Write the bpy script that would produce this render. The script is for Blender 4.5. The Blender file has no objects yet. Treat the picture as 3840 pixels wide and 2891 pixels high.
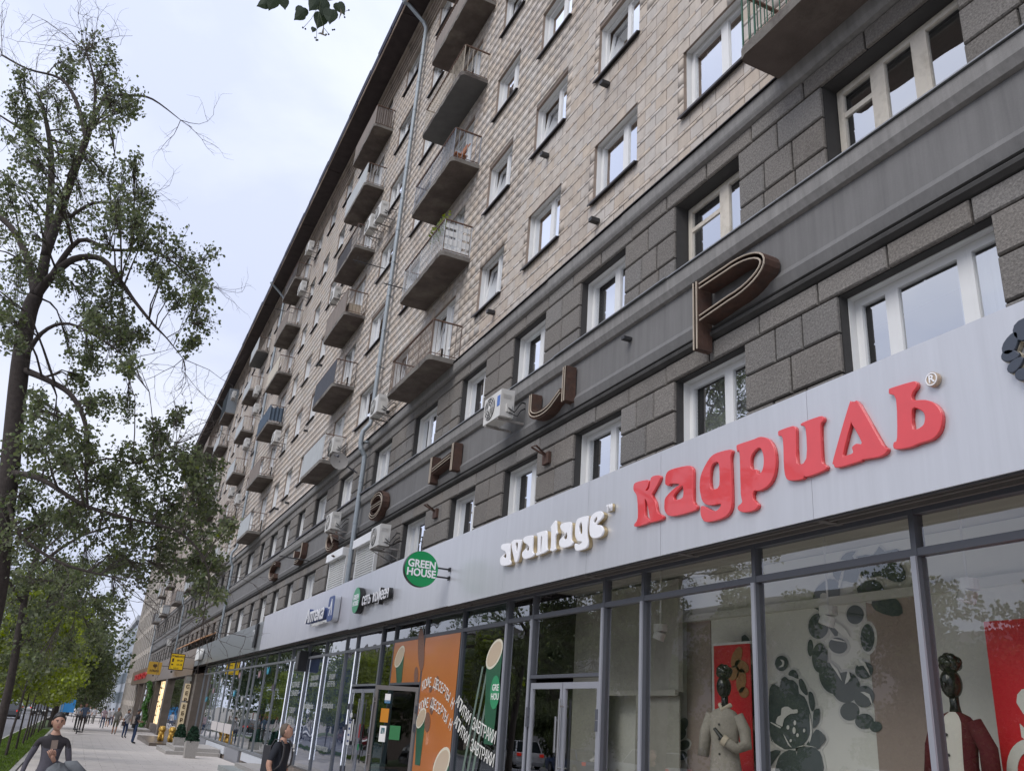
import bpy, bmesh, math, random
import numpy as np
from mathutils import Vector, Matrix

rnd = random.Random(11)
SC = bpy.context.scene
COL = SC.collection
# ------------------------------------------------------------------ camera
CR = [[0.89972598, 0.21968546, 0.37713587], [-0.43066071, 0.30652083, 0.84886768], [0.07088389, -0.9261659, 0.37039465]]
FPX = 3203.6
cam = bpy.data.cameras.new("camera"); cam_o = bpy.data.objects.new("camera", cam); COL.objects.link(cam_o)
cam.sensor_width = 36.0; cam.lens = FPX / 3840 * 36.0; cam.clip_start = 0.05; cam.clip_end = 3000
Mx = Matrix(((CR[0][0], -CR[0][1], -CR[0][2]), (CR[1][0], -CR[1][1], -CR[1][2]), (CR[2][0], -CR[2][1], -CR[2][2])))
cam_o.matrix_world = Mx.to_4x4()
SC.camera = cam_o
# ------------------------------------------------------------------ world and sun
W = bpy.data.worlds.new("World"); SC.world = W; W.use_nodes = True
nt = W.node_tree; nt.nodes.clear()
def N(t, k, **kw):
    n = t.nodes.new(k)
    for a, b in kw.items(): setattr(n, a, b)
    return n
out = N(nt, 'ShaderNodeOutputWorld'); bg = N(nt, 'ShaderNodeBackground')
sky = N(nt, 'ShaderNodeTexSky', sky_type='NISHITA', sun_disc=False, sun_elevation=math.radians(52), sun_rotation=math.radians(250), air_density=1.0, dust_density=3.0)
tc = N(nt, 'ShaderNodeTexCoord'); sep = N(nt, 'ShaderNodeSeparateXYZ')
nt.links.new(tc.outputs['Generated'], sep.inputs[0])
mpn = N(nt, 'ShaderNodeMapping'); mpn.inputs['Scale'].default_value = (1.0, 1.0, 1.9)
nt.links.new(tc.outputs['Generated'], mpn.inputs[0])
ns = N(nt, 'ShaderNodeTexNoise'); ns.inputs['Scale'].default_value = 3.1; ns.inputs['Detail'].default_value = 7; ns.inputs['Roughness'].default_value = 0.5
ns.inputs['Distortion'].default_value = 0.3
nt.links.new(mpn.outputs[0], ns.inputs[0])
cr = N(nt, 'ShaderNodeValToRGB')
cr.color_ramp.elements[0].position = 0.36; cr.color_ramp.elements[0].color = (0.57, 0.62, 0.79, 1)
cr.color_ramp.elements[1].position = 0.66; cr.color_ramp.elements[1].color = (0.76, 0.79, 0.90, 1)
e = cr.color_ramp.elements.new(0.5); e.color = (0.66, 0.705, 0.86, 1)
nt.links.new(ns.outputs[0], cr.inputs[0])
# an overcast sky is brighter overhead than at the horizon
mr = N(nt, 'ShaderNodeMapRange'); mr.inputs['From Min'].default_value = 0.0; mr.inputs['From Max'].default_value = 0.75
mr.inputs['To Min'].default_value = 0.93; mr.inputs['To Max'].default_value = 1.22
nt.links.new(sep.outputs[2], mr.inputs[0])
mul = N(nt, 'ShaderNodeVectorMath', operation='SCALE')
nt.links.new(cr.outputs[0], mul.inputs[0]); nt.links.new(mr.outputs[0], mul.inputs[3])
skm = N(nt, 'ShaderNodeVectorMath', operation='SCALE'); skm.inputs[3].default_value = 0.08
nt.links.new(sky.outputs[0], skm.inputs[0])
mix = N(nt, 'ShaderNodeMix', data_type='RGBA'); mix.inputs[0].default_value = 0.9
nt.links.new(skm.outputs[0], mix.inputs[6]); nt.links.new(mul.outputs[0], mix.inputs[7])
nt.links.new(mix.outputs[2], bg.inputs[0]); bg.inputs[1].default_value = 1.0
nt.links.new(bg.outputs[0], out.inputs[0])
sun = bpy.data.lights.new("sun", 'SUN'); sun.energy = 1.5; sun.angle = math.radians(38); sun.color = (1.0, 0.965, 0.92)
sun_o = bpy.data.objects.new("sun", sun); COL.objects.link(sun_o)
sun_o.rotation_euler = Vector((0.72, 0.30, -0.80)).to_track_quat('-Z', 'Y').to_euler()
SC.view_settings.view_transform = 'Standard'; SC.view_settings.look = 'None'
SC.view_settings.exposure = 0.35; SC.view_settings.gamma = 1.0; SC.view_settings.use_curve_mapping = False

# ------------------------------------------------------------------ helpers
def srgb(r, g, b):
    f = lambda c: ((c / 255 + 0.055) / 1.055) ** 2.4 if c > 10 else c / 255 / 12.92
    return (f(r), f(g), f(b), 1)
MATS = {}
def mat(name, col=(0.5, 0.5, 0.5), rough=0.7, metal=0.0, var=0.0, vscale=3.0, bump=0.0, bscale=20.0, island=0.0, streak=0.0, emit=None, coat=0.0, trans=0.0, spec=0.5, dirt=None, dscale=1.5, damt=0.5):
    if name in MATS: return MATS[name]
    m = bpy.data.materials.new(name); m.use_nodes = True; t = m.node_tree; L = t.links
    b = t.nodes['Principled BSDF']; b.inputs['Roughness'].default_value = rough; b.inputs['Metallic'].default_value = metal
    b.inputs['Coat Weight'].default_value = coat; b.inputs['Specular IOR Level'].default_value = spec
    col = tuple(col[:3]) + (1,)
    c = N(t, 'ShaderNodeRGB'); c.outputs[0].default_value = col; cur = c.outputs[0]
    geo = N(t, 'ShaderNodeNewGeometry'); pos = geo.outputs['Position']
    def val(v_out, lo, hi):
        r = N(t, 'ShaderNodeMapRange'); r.inputs['To Min'].default_value = lo; r.inputs['To Max'].default_value = hi
        L.new(v_out, r.inputs[0]); return r.outputs[0]
    def scale(cur, fac):
        s = N(t, 'ShaderNodeVectorMath', operation='SCALE'); L.new(cur, s.inputs[0]); L.new(fac, s.inputs[3]); return s.outputs[0]
    if dirt is not None:
        n = N(t, 'ShaderNodeTexNoise'); n.inputs['Scale'].default_value = dscale; n.inputs['Detail'].default_value = 6; n.inputs['Roughness'].default_value = 0.65
        L.new(pos, n.inputs[0]); r = N(t, 'ShaderNodeMapRange'); r.inputs['From Min'].default_value = 0.48; r.inputs['From Max'].default_value = 0.66; r.inputs['To Max'].default_value = damt
        L.new(n.outputs[0], r.inputs[0]); mx = N(t, 'ShaderNodeMix', data_type='RGBA'); L.new(r.outputs[0], mx.inputs[0]); L.new(cur, mx.inputs[6]); mx.inputs[7].default_value = tuple(dirt[:3]) + (1,); cur = mx.outputs[2]
    if island:
        oi = N(t, 'ShaderNodeObjectInfo'); ad = N(t, 'ShaderNodeMath', operation='ADD'); L.new(oi.outputs['Random'], ad.inputs[0]); L.new(geo.outputs['Random Per Island'], ad.inputs[1])
        fr = N(t, 'ShaderNodeMath', operation='FRACT'); L.new(ad.outputs[0], fr.inputs[0]); cur = scale(cur, val(fr.outputs[0], 1 - island, 1 + island))
        hs = N(t, 'ShaderNodeHueSaturation'); wn = N(t, 'ShaderNodeTexWhiteNoise', noise_dimensions='1D'); L.new(fr.outputs[0], wn.inputs[1])
        L.new(val(wn.outputs[0], 0.7, 1.35), hs.inputs['Saturation']); L.new(cur, hs.inputs['Color']); cur = hs.outputs[0]
    if var:
        n = N(t, 'ShaderNodeTexNoise'); n.inputs['Scale'].default_value = vscale; n.inputs['Detail'].default_value = 6; L.new(pos, n.inputs[0]); cur = scale(cur, val(n.outputs[0], 1 - 2 * var, 1 + 2 * var))
    if streak:
        mp = N(t, 'ShaderNodeMapping'); mp.inputs['Scale'].default_value = (9, 9, 0.5); L.new(pos, mp.inputs[0])
        n = N(t, 'ShaderNodeTexNoise'); n.inputs['Scale'].default_value = 1.0; n.inputs['Detail'].default_value = 6; n.inputs['Roughness'].default_value = 0.7; L.new(mp.outputs[0], n.inputs[0]); cur = scale(cur, val(n.outputs[0], 1 - 2 * streak, 1 + 2 * streak))
    L.new(cur, b.inputs['Base Color'])
    if bump:
        n = N(t, 'ShaderNodeTexNoise'); n.inputs['Scale'].default_value = bscale; n.inputs['Detail'].default_value = 4; n.inputs['Roughness'].default_value = 0.7; L.new(pos, n.inputs[0])
        bp = N(t, 'ShaderNodeBump'); bp.inputs['Strength'].default_value = bump; bp.inputs['Distance'].default_value = 0.02; L.new(n.outputs[0], bp.inputs['Height']); L.new(bp.outputs[0], b.inputs['Normal'])
    if emit:
        b.inputs['Emission Color'].default_value = tuple(emit[:3]) + (1,); b.inputs['Emission Strength'].default_value = emit[3]
    if trans:
        tr = N(t, 'ShaderNodeBsdfTranslucent'); L.new(cur, tr.inputs[0]); ms = N(t, 'ShaderNodeMixShader'); ms.inputs[0].default_value = trans
        o = t.nodes['Material Output']; L.new(b.outputs[0], ms.inputs[1]); L.new(tr.outputs[0], ms.inputs[2]); L.new(ms.outputs[0], o.inputs[0])
    MATS[name] = m; return m
def glass(name, tint=(0.8, 0.85, 0.84), boost=1.6, bias=0.03, wave=0.0, rough=0.0):
    if name in MATS: return MATS[name]
    m = bpy.data.materials.new(name); m.use_nodes = True; t = m.node_tree; L = t.links; t.nodes.clear()
    o = N(t, 'ShaderNodeOutputMaterial'); g = N(t, 'ShaderNodeBsdfGlossy'); g.inputs['Roughness'].default_value = rough; g.inputs['Color'].default_value = (0.95, 0.97, 1, 1)
    tr = N(t, 'ShaderNodeBsdfTransparent'); tr.inputs[0].default_value = tuple(tint) + (1,)
    fr = N(t, 'ShaderNodeFresnel'); gb = N(t, 'ShaderNodeNewGeometry'); io = N(t, 'ShaderNodeMapRange'); io.inputs['To Min'].default_value = 1.5; io.inputs['To Max'].default_value = 1 / 1.5
    L.new(gb.outputs['Backfacing'], io.inputs[0]); L.new(io.outputs[0], fr.inputs[0])   # same reflectance seen from either side of the pane
    ma = N(t, 'ShaderNodeMath', operation='MULTIPLY_ADD', use_clamp=True); ma.inputs[1].default_value = boost; ma.inputs[2].default_value = bias; L.new(fr.outputs[0], ma.inputs[0])
    mx = N(t, 'ShaderNodeMixShader'); L.new(ma.outputs[0], mx.inputs[0]); L.new(tr.outputs[0], mx.inputs[1]); L.new(g.outputs[0], mx.inputs[2]); L.new(mx.outputs[0], o.inputs[0])
    if wave:
        ge = N(t, 'ShaderNodeNewGeometry'); n = N(t, 'ShaderNodeTexNoise'); n.inputs['Scale'].default_value = 1.1; n.inputs['Detail'].default_value = 1
        L.new(ge.outputs['Position'], n.inputs[0]); bp = N(t, 'ShaderNodeBump'); bp.inputs['Strength'].default_value = wave; bp.inputs['Distance'].default_value = 0.05
        L.new(n.outputs[0], bp.inputs['Height']); L.new(bp.outputs[0], g.inputs['Normal'])
    MATS[name] = m; return m

class MB:
    def __init__(s): s.v = []; s.f = []; s.m = []
    def poly(s, pts, m=0):
        i = len(s.v); s.v += [tuple(p) for p in pts]; s.f.append(tuple(range(i, i + len(pts)))); s.m.append(m); return s
    def box(s, x0, x1, y0, y1, z0, z1, m=0):
        i = len(s.v); s.v += [(x, y, z) for x in (x0, x1) for y in (y0, y1) for z in (z0, z1)]
        for q in ((0, 1, 3, 2), (4, 6, 7, 5), (0, 4, 5, 1), (2, 3, 7, 6), (0, 2, 6, 4), (1, 5, 7, 3)):
            s.f.append(tuple(i + a for a in q)); s.m.append(m)
        return s
    def obox(s, c, ax, ay, az, m=0):
        """box from centre and three half-axis vectors"""
        c, ax, ay, az = map(Vector, (c, ax, ay, az)); i = len(s.v)
        s.v += [tuple(c + a * ax + b * ay + d * az) for a in (-1, 1) for b in (-1, 1) for d in (-1, 1)]
        for q in ((0, 1, 3, 2), (4, 6, 7, 5), (0, 4, 5, 1), (2, 3, 7, 6), (0, 2, 6, 4), (1, 5, 7, 3)):
            s.f.append(tuple(i + a for a in q)); s.m.append(m)
        return s
    def extr(s, prof, y0, y1, m=0, axis='y'):
        """closed profile (x,z) extruded along y"""
        i = len(s.v); n = len(prof)
        g = (lambda p, t: (p[0], t, p[1])) if axis == 'y' else ((lambda p, t: (t, p[0], p[1])) if axis == 'x' else (lambda p, t: (p[0], p[1], t)))
        s.v += [g(p, y0) for p in prof] + [g(p, y1) for p in prof]
        for k in range(n):
            s.f.append((i + k, i + (k + 1) % n, i + n + (k + 1) % n, i + n + k)); s.m.append(m)
        s.f.append(tuple(i + k for k in range(n))); s.m.append(m); s.f.append(tuple(i + n + k for k in reversed(range(n)))); s.m.append(m); return s
    def tube(s, pts, r, n=8, m=0, cap=True):
        pts = [Vector(p) for p in pts]; rs = [float(q) for q in r] if isinstance(r, (list, tuple)) else [float(r)] * len(pts); i = len(s.v); up = None
        for k, p in enumerate(pts):
            d = (pts[min(k + 1, len(pts) - 1)] - pts[max(k - 1, 0)])
            if d.length < 1e-9: d = Vector((0, 0, 1))
            d.normalize()
            if up is None: up = d.orthogonal().normalized()
            up = (up - up.dot(d) * d)
            if up.length < 1e-6: up = d.orthogonal()
            up.normalize(); w = d.cross(up)
            for a in range(n):
                t = 2 * math.pi * a / n; s.v.append(tuple(p + rs[k] * (math.cos(t) * up + math.sin(t) * w)))
        for k in range(len(pts) - 1):
            for a in range(n):
                b = (a + 1) % n; s.f.append((i + k * n + a, i + k * n + b, i + (k + 1) * n + b, i + (k + 1) * n + a)); s.m.append(m)
        if cap and n > 3:
            s.f.append(tuple(i + a for a in reversed(range(n)))); s.m.append(m); j = i + (len(pts) - 1) * n; s.f.append(tuple(j + a for a in range(n))); s.m.append(m)
        return s
    def ball(s, c, r, m=0, nu=10, nv=7, sc=(1, 1, 1), rot=None):
        i = len(s.v)
        for a in range(nv + 1):
            th = math.pi * a / nv
            for b in range(nu):
                ph = 2 * math.pi * b / nu; p = Vector((r * sc[0] * math.sin(th) * math.cos(ph), r * sc[1] * math.sin(th) * math.sin(ph), r * sc[2] * math.cos(th)))
                if rot: p = rot @ p
                s.v.append(tuple(Vector(c) + p))
        for a in range(nv):
            for b in range(nu):
                s.f.append((i + a * nu + b, i + (a + 1) * nu + b, i + (a + 1) * nu + (b + 1) % nu, i + a * nu + (b + 1) % nu)); s.m.append(m)
        return s
    def mesh(s, name, mats, smooth=False):
        me = bpy.data.meshes.new(name); me.from_pydata(s.v, [], s.f)
        for m in mats: me.materials.append(m)
        if len(mats) > 1: me.polygons.foreach_set('material_index', s.m)
        if smooth: me.polygons.foreach_set('use_smooth', [True] * len(s.f))
        me.update(); return me
    def build(s, name, mats, parent=None, smooth=False):
        if not isinstance(mats, (list, tuple)): mats = [mats]
        return obj(name, s.mesh(name, mats, smooth), parent)
WORLDTH = set()
def obj(name, me, parent=None):
    o = bpy.data.objects.new(name, me); COL.objects.link(o)
    if parent: o.parent = parent
    if parent and parent.name in WORLDTH: o.matrix_parent_inverse = Matrix.Translation(-parent.location)
    return o
def tag(o, label=None, cat=None, group=None, kind=None):
    if label: o['label'] = label
    if cat: o['category'] = cat
    if group: o['group'] = group
    if kind: o['kind'] = kind
    return o
def thing(name, label, cat, loc=(0, 0, 0), group=None, world=True, rot=None):
    """world=True: parts are written in world coordinates"""
    o = bpy.data.objects.new(name, None); COL.objects.link(o); o.location = loc; o.empty_display_size = 0.3
    if rot is not None: o.rotation_euler = rot
    if world: WORLDTH.add(o.name)
    return tag(o, label, cat, group)
def quads_np(name, V, mats, parent=None, midx=None):
    """V (n,4,3) array of separate quads"""
    n = len(V); me = bpy.data.meshes.new(name); me.vertices.add(n * 4); me.vertices.foreach_set('co', V.reshape(-1).astype(np.float32))
    me.loops.add(n * 4); me.loops.foreach_set('vertex_index', np.arange(n * 4, dtype=np.int32)); me.polygons.add(n)
    me.polygons.foreach_set('loop_start', np.arange(0, n * 4, 4, dtype=np.int32))
    for m in (mats if isinstance(mats, (list, tuple)) else [mats]): me.materials.append(m)
    if midx is not None: me.polygons.foreach_set('material_index', midx.astype(np.int32))
    me.update(calc_edges=True); return obj(name, me, parent)
def boxes_np(name, B, mats, parent=None):
    """B (n,6): x0,x1,y0,y1,z0,z1 ; front (x0) and four sides, back left out"""
    B = np.asarray(B, float); n = len(B); x0, x1, y0, y1, z0, z1 = B.T
    c = np.stack([np.stack(q, -1) for q in ((x0, y0, z0), (x0, y1, z0), (x0, y1, z1), (x0, y0, z1), (x1, y0, z0), (x1, y1, z0), (x1, y1, z1), (x1, y0, z1))], 1)
    F = np.array([(0, 3, 2, 1), (0, 1, 5, 4), (2, 3, 7, 6), (0, 4, 7, 3), (1, 2, 6, 5)], np.int32)
    me = bpy.data.meshes.new(name); me.vertices.add(n * 8); me.vertices.foreach_set('co', c.reshape(-1).astype(np.float32))
    idx = (F[None] + (np.arange(n) * 8)[:, None, None]).reshape(-1).astype(np.int32)
    me.loops.add(len(idx)); me.loops.foreach_set('vertex_index', idx); me.polygons.add(n * 5); me.polygons.foreach_set('loop_start', np.arange(0, n * 20, 4, dtype=np.int32))
    for m in (mats if isinstance(mats, (list, tuple)) else [mats]): me.materials.append(m)
    me.update(calc_edges=True); return obj(name, me, parent)
def smooth_pts(p, k=3):
    n = len(p); o = []
    for i in range(n):
        p0, p1, p2, p3 = (Vector(p[(i + j) % n]) for j in (-1, 0, 1, 2))
        for a in range(k):
            t = a / k; o.append(0.5 * ((2 * p1) + (-p0 + p2) * t + (2 * p0 - 5 * p1 + 4 * p2 - p3) * t * t + (-p0 + 3 * p1 - 3 * p2 + p3) * t ** 3))
    return o
WALL = Matrix(((0, 0, -1, 0), (-1, 0, 0, 0), (0, 1, 0, 0), (0, 0, 0, 1)))      # local x -> -Y, y -> Z, z -> -X (reads from the street)
BLADE = Matrix(((1, 0, 0, 0), (0, 0, -1, 0), (0, 1, 0, 0), (0, 0, 0, 1)))     # local x -> X, y -> Z, z -> -Y (reads from the camera side)
def curve_mesh(cu, name, mats, mw, parent=None):
    o = bpy.data.objects.new('tmp', cu); me = bpy.data.meshes.new_from_object(o); bpy.data.objects.remove(o); bpy.data.curves.remove(cu)
    me.transform(mw); me.materials.clear()
    for m in (mats if isinstance(mats, (list, tuple)) else [mats]): me.materials.append(m)
    me.name = name; return obj(name, me, parent)
def shape(name, loops, mats, mw, depth=0.02, bevel=0.0, parent=None, k=3, bres=2):
    cu = bpy.data.curves.new(name, 'CURVE'); cu.dimensions = '2D'; cu.fill_mode = 'BOTH'; cu.extrude = depth / 2; cu.bevel_depth = bevel; cu.bevel_resolution = bres; cu.offset = -bevel
    for lp in loops:
        P = smooth_pts(lp, k) if k > 1 else [Vector(q) for q in lp]
        sp = cu.splines.new('POLY'); sp.points.add(len(P) - 1); sp.use_cyclic_u = True
        for i, q in enumerate(P): sp.points[i].co = (q[0], q[1], 0, 1)
    return curve_mesh(cu, name, mats, mw, parent)
def text(name, body, size, mats, mw, depth=0.01, parent=None, offset=0.0, align='CENTER', sx=1.0, bevel=0.0, spacing=1.0):
    cu = bpy.data.curves.new(name, 'FONT'); cu.body = body; cu.size = size; cu.extrude = depth / 2; cu.offset = offset; cu.align_x = align; cu.align_y = 'CENTER'; cu.bevel_depth = bevel
    cu.space_character = spacing; cu.resolution_u = 3
    return curve_mesh(cu, name, mats, mw @ Matrix.Diagonal((sx, 1, 1, 1)), parent)
def at(m, x, y, z): return Matrix.Translation((x, y, z)) @ m
def gz(y): return -1.82 - 0.009 * min(max(y, -20), 420)

# measured outlines
LIME_BLOBS= [(-3.43, 21.08, 15.87, 0.27), (-3.66, 21.93, 15.93, 0.26), (-2.8, 20.08, 14.78, 0.28), (-3.86, 21.71, 15.34, 0.24), (-3.25, 22.85, 15.91, 0.35), (-3.74, 21.82, 14.84, 0.26), (-4.62, 24.12, 16.27, 0.26), (-2.21, 19.23, 13.25, 0.33), (-2.72, 21.13, 14.74, 0.27), (-1.9, 19.59, 13.36, 0.28), (-2.56, 19.43, 12.72, 0.34), (-4.59, 20.63, 13.68, 0.2), (-4.78, 21.44, 13.77, 0.23), (-4.11, 21.84, 14.08, 0.38), (-4.43, 22.02, 13.6, 0.26), (-4.37, 25.47, 16.25, 0.44), (-3.45, 22.73, 14.07, 0.32), (-2.06, 17.81, 11.41, 0.21), (-4.18, 21.41, 12.74, 0.3), (-3.99, 19.75, 11.31, 0.28), (-2.91, 19.97, 11.87, 0.37), (-2.94, 23.61, 13.92, 0.38), (-3.35, 20.55, 11.55, 0.45), (-3.16, 17.1, 9.79, 0.24), (-2.3, 21.62, 12.47, 0.38), (-1.7, 20.42, 11.65, 0.4), (-1.48, 18.65, 11.13, 0.22), (-1.69, 19.16, 10.41, 0.44), (-1.23, 19.96, 11.33, 0.22), (-1.22, 20.11, 10.84, 0.35), (-3.02, 24.67, 13.27, 0.48), (-2.85, 19.4, 10.02, 0.42), (-3.5, 19.39, 10.03, 0.38), (-4.04, 20.5, 10.61, 0.33), (-4.37, 23.19, 11.22, 0.45), (-3.17, 19.59, 9.41, 0.38), (-2.91, 23.87, 11.79, 0.44), (-1.72, 18.38, 9.2, 0.44), (-1.13, 18.94, 9.6, 0.43), (-0.64, 18.7, 9.54, 0.36), (-0.23, 20.68, 10.34, 0.4), (-0.69, 20.17, 9.78, 0.33), (0.12, 22.02, 10.67, 0.43), (0.45, 19.65, 9.23, 0.32), (0.47, 18.65, 8.21, 0.3), (0.78, 20.99, 8.79, 0.27), (0.54, 19.14, 7.48, 0.21), (0.08, 19.19, 8.45, 0.21), (-0.36, 18.47, 8.57, 0.24), (-1.08, 23.61, 9.42, 0.2), (-0.58, 21.73, 8.49, 0.14), (-1.97, 21.76, 9.63, 0.31), (-1.44, 20.48, 9.04, 0.29), (-2.07, 22.34, 9.21, 0.39), (-1.56, 21.54, 8.86, 0.33), (-2.43, 21.26, 8.98, 0.25), (-1.41, 18.25, 7.05, 0.32), (-1.15, 21.14, 8.3, 0.37), (-0.7, 22.79, 8.56, 0.37), (-1.13, 21.97, 7.88, 0.43), (-1.7, 22.99, 8.11, 0.35), (-2.26, 23.98, 8.6, 0.34), (-3.72, 21.82, 9.64, 0.43), (-3.96, 24.95, 10.21, 0.49), (-2.84, 17.97, 6.73, 0.35), (-2.99, 20.52, 7.06, 0.31), (-0.44, 15.95, 5.56, 0.16), (-1.76, 22.64, 7.21, 0.27), (-0.9, 21.19, 6.34, 0.32), (-0.51, 24.38, 7.25, 0.33), (-1.16, 20.27, 6.02, 0.24), (-1.8, 16.95, 4.74, 0.31), (-1.97, 23.56, 6.08, 0.51), (-1.93, 18.32, 4.36, 0.4), (-1.02, 18.46, 4.68, 0.29), (0.25, 20.94, 5.87, 0.33), (0.67, 20.28, 6.07, 0.2), (0.46, 22.6, 5.96, 0.38), (0.09, 20.87, 4.98, 0.48), (0.59, 20.88, 5.08, 0.48), (1.01, 20.3, 5.25, 0.35), (1.32, 19.83, 4.87, 0.36), (1.77, 21.57, 5.38, 0.21), (-0.32, 20.76, 4.58, 0.48), (-0.74, 21.18, 4.36, 0.54), (-1.33, 21.68, 4.79, 0.55), (-1.75, 22.14, 4.49, 0.62), (-2.09, 21.41, 4.06, 0.6), (0.26, 20.49, 4.07, 0.57), (0.88, 21.69, 4.41, 0.61), (1.34, 20.03, 4.38, 0.44), (1.8, 21.32, 4.27, 0.44), (1.3, 20.23, 3.67, 0.56), (0.84, 21.7, 3.63, 0.61), (0.24, 20.82, 3.39, 0.58), (-0.37, 21.11, 3.55, 0.59), (-1.02, 23.05, 3.89, 0.64), (-1.53, 23.04, 3.47, 0.64), (-1.93, 21.48, 3.06, 0.6), (2.03, 23.15, 3.81, 0.51), (1.93, 18.46, 3.22, 0.22), (2.08, 20.23, 2.86, 0.34), (1.66, 21.02, 2.9, 0.43), (1.31, 23.01, 2.99, 0.47), (1.99, 20.38, 2.39, 0.27), (2.13, 19.15, 2.07, 0.16), (1.94, 19.91, 1.81, 0.15), (0.67, 23.37, 2.94, 0.48)]
BACK_BLOBS= [(-2.95, 28.45, 3.75, 0.62), (-2.09, 32.26, 0.92, 0.7), (-1.04, 26.2, 0.7, 0.57), (-0.54, 29.68, 1.24, 0.64), (0.02, 31.05, 1.64, 0.61), (0.37, 32.48, 2.35, 0.53), (-2.31, 36.92, 2.53, 0.88), (0.46, 36.51, 3.5, 0.59), (-0.59, 26.98, 2.98, 0.59), (0.16, 28.73, 3.67, 0.62), (-0.71, 34.75, 4.31, 0.87), (-1.45, 32.32, 3.74, 0.81), (-1.92, 26.9, 2.77, 0.67), (-2.65, 32.46, 2.56, 0.81), (-1.42, 27.62, 2.03, 0.6), (-0.7, 28.43, 2.44, 0.68), (-0.07, 27.23, 2.43, 0.53), (-2.74, 30.22, 3.45, 0.66), (-2.83, 37.75, 2.0, 0.82), (-1.71, 32.14, 1.52, 0.7), (-1.46, 30.68, 2.83, 0.67)]
LIME_LIMBS= [[(-2.39, 22.2, 3.44, 0.23), (-2.52, 22.0, 4.55, 0.21), (-2.92, 21.8, 7.02, 0.2), (-3.04, 21.6, 8.24, 0.18), (-3.0, 21.5, 8.7, 0.17)], [(-3.0, 21.5, 8.7, 0.19), (-3.03, 21.4, 9.65, 0.14), (-3.29, 21.6, 11.12, 0.11), (-3.69, 22.0, 12.82, 0.09), (-4.16, 22.3, 14.09, 0.06), (-4.56, 22.6, 14.91, 0.03)], [(-3.05, 21.4, 9.71, 0.14), (-2.99, 21.2, 10.86, 0.13), (-2.95, 21.0, 11.57, 0.12), (-2.87, 20.8, 12.85, 0.1), (-2.84, 20.7, 13.43, 0.07), (-2.67, 20.6, 14.09, 0.05), (-2.14, 20.5, 14.29, 0.04), (-1.64, 20.3, 14.24, 0.03), (-0.88, 20.2, 13.83, 0.01)], [(-2.87, 20.8, 12.85, 0.08), (-3.36, 21.0, 13.94, 0.06), (-3.91, 21.3, 14.66, 0.04), (-4.72, 21.6, 14.84, 0.03), (-5.45, 22.0, 15.28, 0.03)], [(-2.84, 20.7, 13.43, 0.05), (-3.03, 20.6, 14.37, 0.04), (-3.45, 20.6, 15.23, 0.02)], [(-3.0, 21.5, 8.7, 0.15), (-2.76, 21.1, 9.08, 0.12), (-2.37, 20.8, 9.56, 0.1), (-1.77, 20.5, 9.6, 0.08), (-1.22, 20.2, 9.0, 0.07), (-0.84, 20.0, 8.54, 0.05), (-0.33, 19.8, 8.0, 0.04), (0.02, 19.8, 7.74, 0.02), (0.47, 19.8, 7.33, 0.01)], [(-2.76, 21.1, 9.08, 0.1), (-2.37, 20.7, 10.02, 0.07), (-1.63, 20.5, 9.9, 0.05), (-0.63, 20.2, 10.01, 0.03), (0.21, 20.0, 9.47, 0.02)], [(-2.77, 21.2, 10.81, 0.06), (-2.35, 21.0, 11.24, 0.05), (-1.84, 20.8, 11.31, 0.03)], [(-3.0, 21.5, 8.7, 0.14), (-3.46, 21.9, 9.76, 0.1), (-3.99, 22.3, 10.59, 0.09), (-4.43, 22.6, 11.01, 0.08)], [(-2.77, 21.7, 6.9, 0.1), (-2.25, 21.2, 6.63, 0.08), (-1.68, 20.8, 6.29, 0.07), (-1.27, 20.6, 5.76, 0.06), (-1.03, 20.5, 5.13, 0.05), (-0.95, 20.4, 4.59, 0.04), (-0.72, 20.4, 3.8, 0.03)], [(-0.95, 20.4, 4.59, 0.04), (-0.58, 20.2, 4.82, 0.03), (0.08, 20.0, 4.8, 0.03), (0.73, 19.8, 5.31, 0.01)], [(-2.52, 22.0, 4.55, 0.1), (-1.77, 21.0, 4.31, 0.07), (-0.8, 20.3, 3.77, 0.05), (0.16, 19.8, 3.53, 0.04), (1.2, 19.5, 3.35, 0.03), (1.89, 19.3, 2.63, 0.02), (1.97, 19.2, 1.68, 0.01)], [(-2.46, 22.0, 4.13, 0.08), (-1.96, 21.5, 3.18, 0.05), (-0.98, 21.0, 2.6, 0.04), (0.07, 20.5, 2.38, 0.02)], [(-3.69, 22.0, 12.82, 0.05), (-4.39, 22.3, 13.4, 0.04), (-5.18, 22.6, 13.88, 0.03)], [(-2.92, 21.8, 7.02, 0.1), (-2.63, 21.3, 7.74, 0.06), (-2.1, 21.0, 8.01, 0.04), (-1.22, 20.7, 7.64, 0.03), (-0.63, 20.5, 7.25, 0.01)]]
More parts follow.
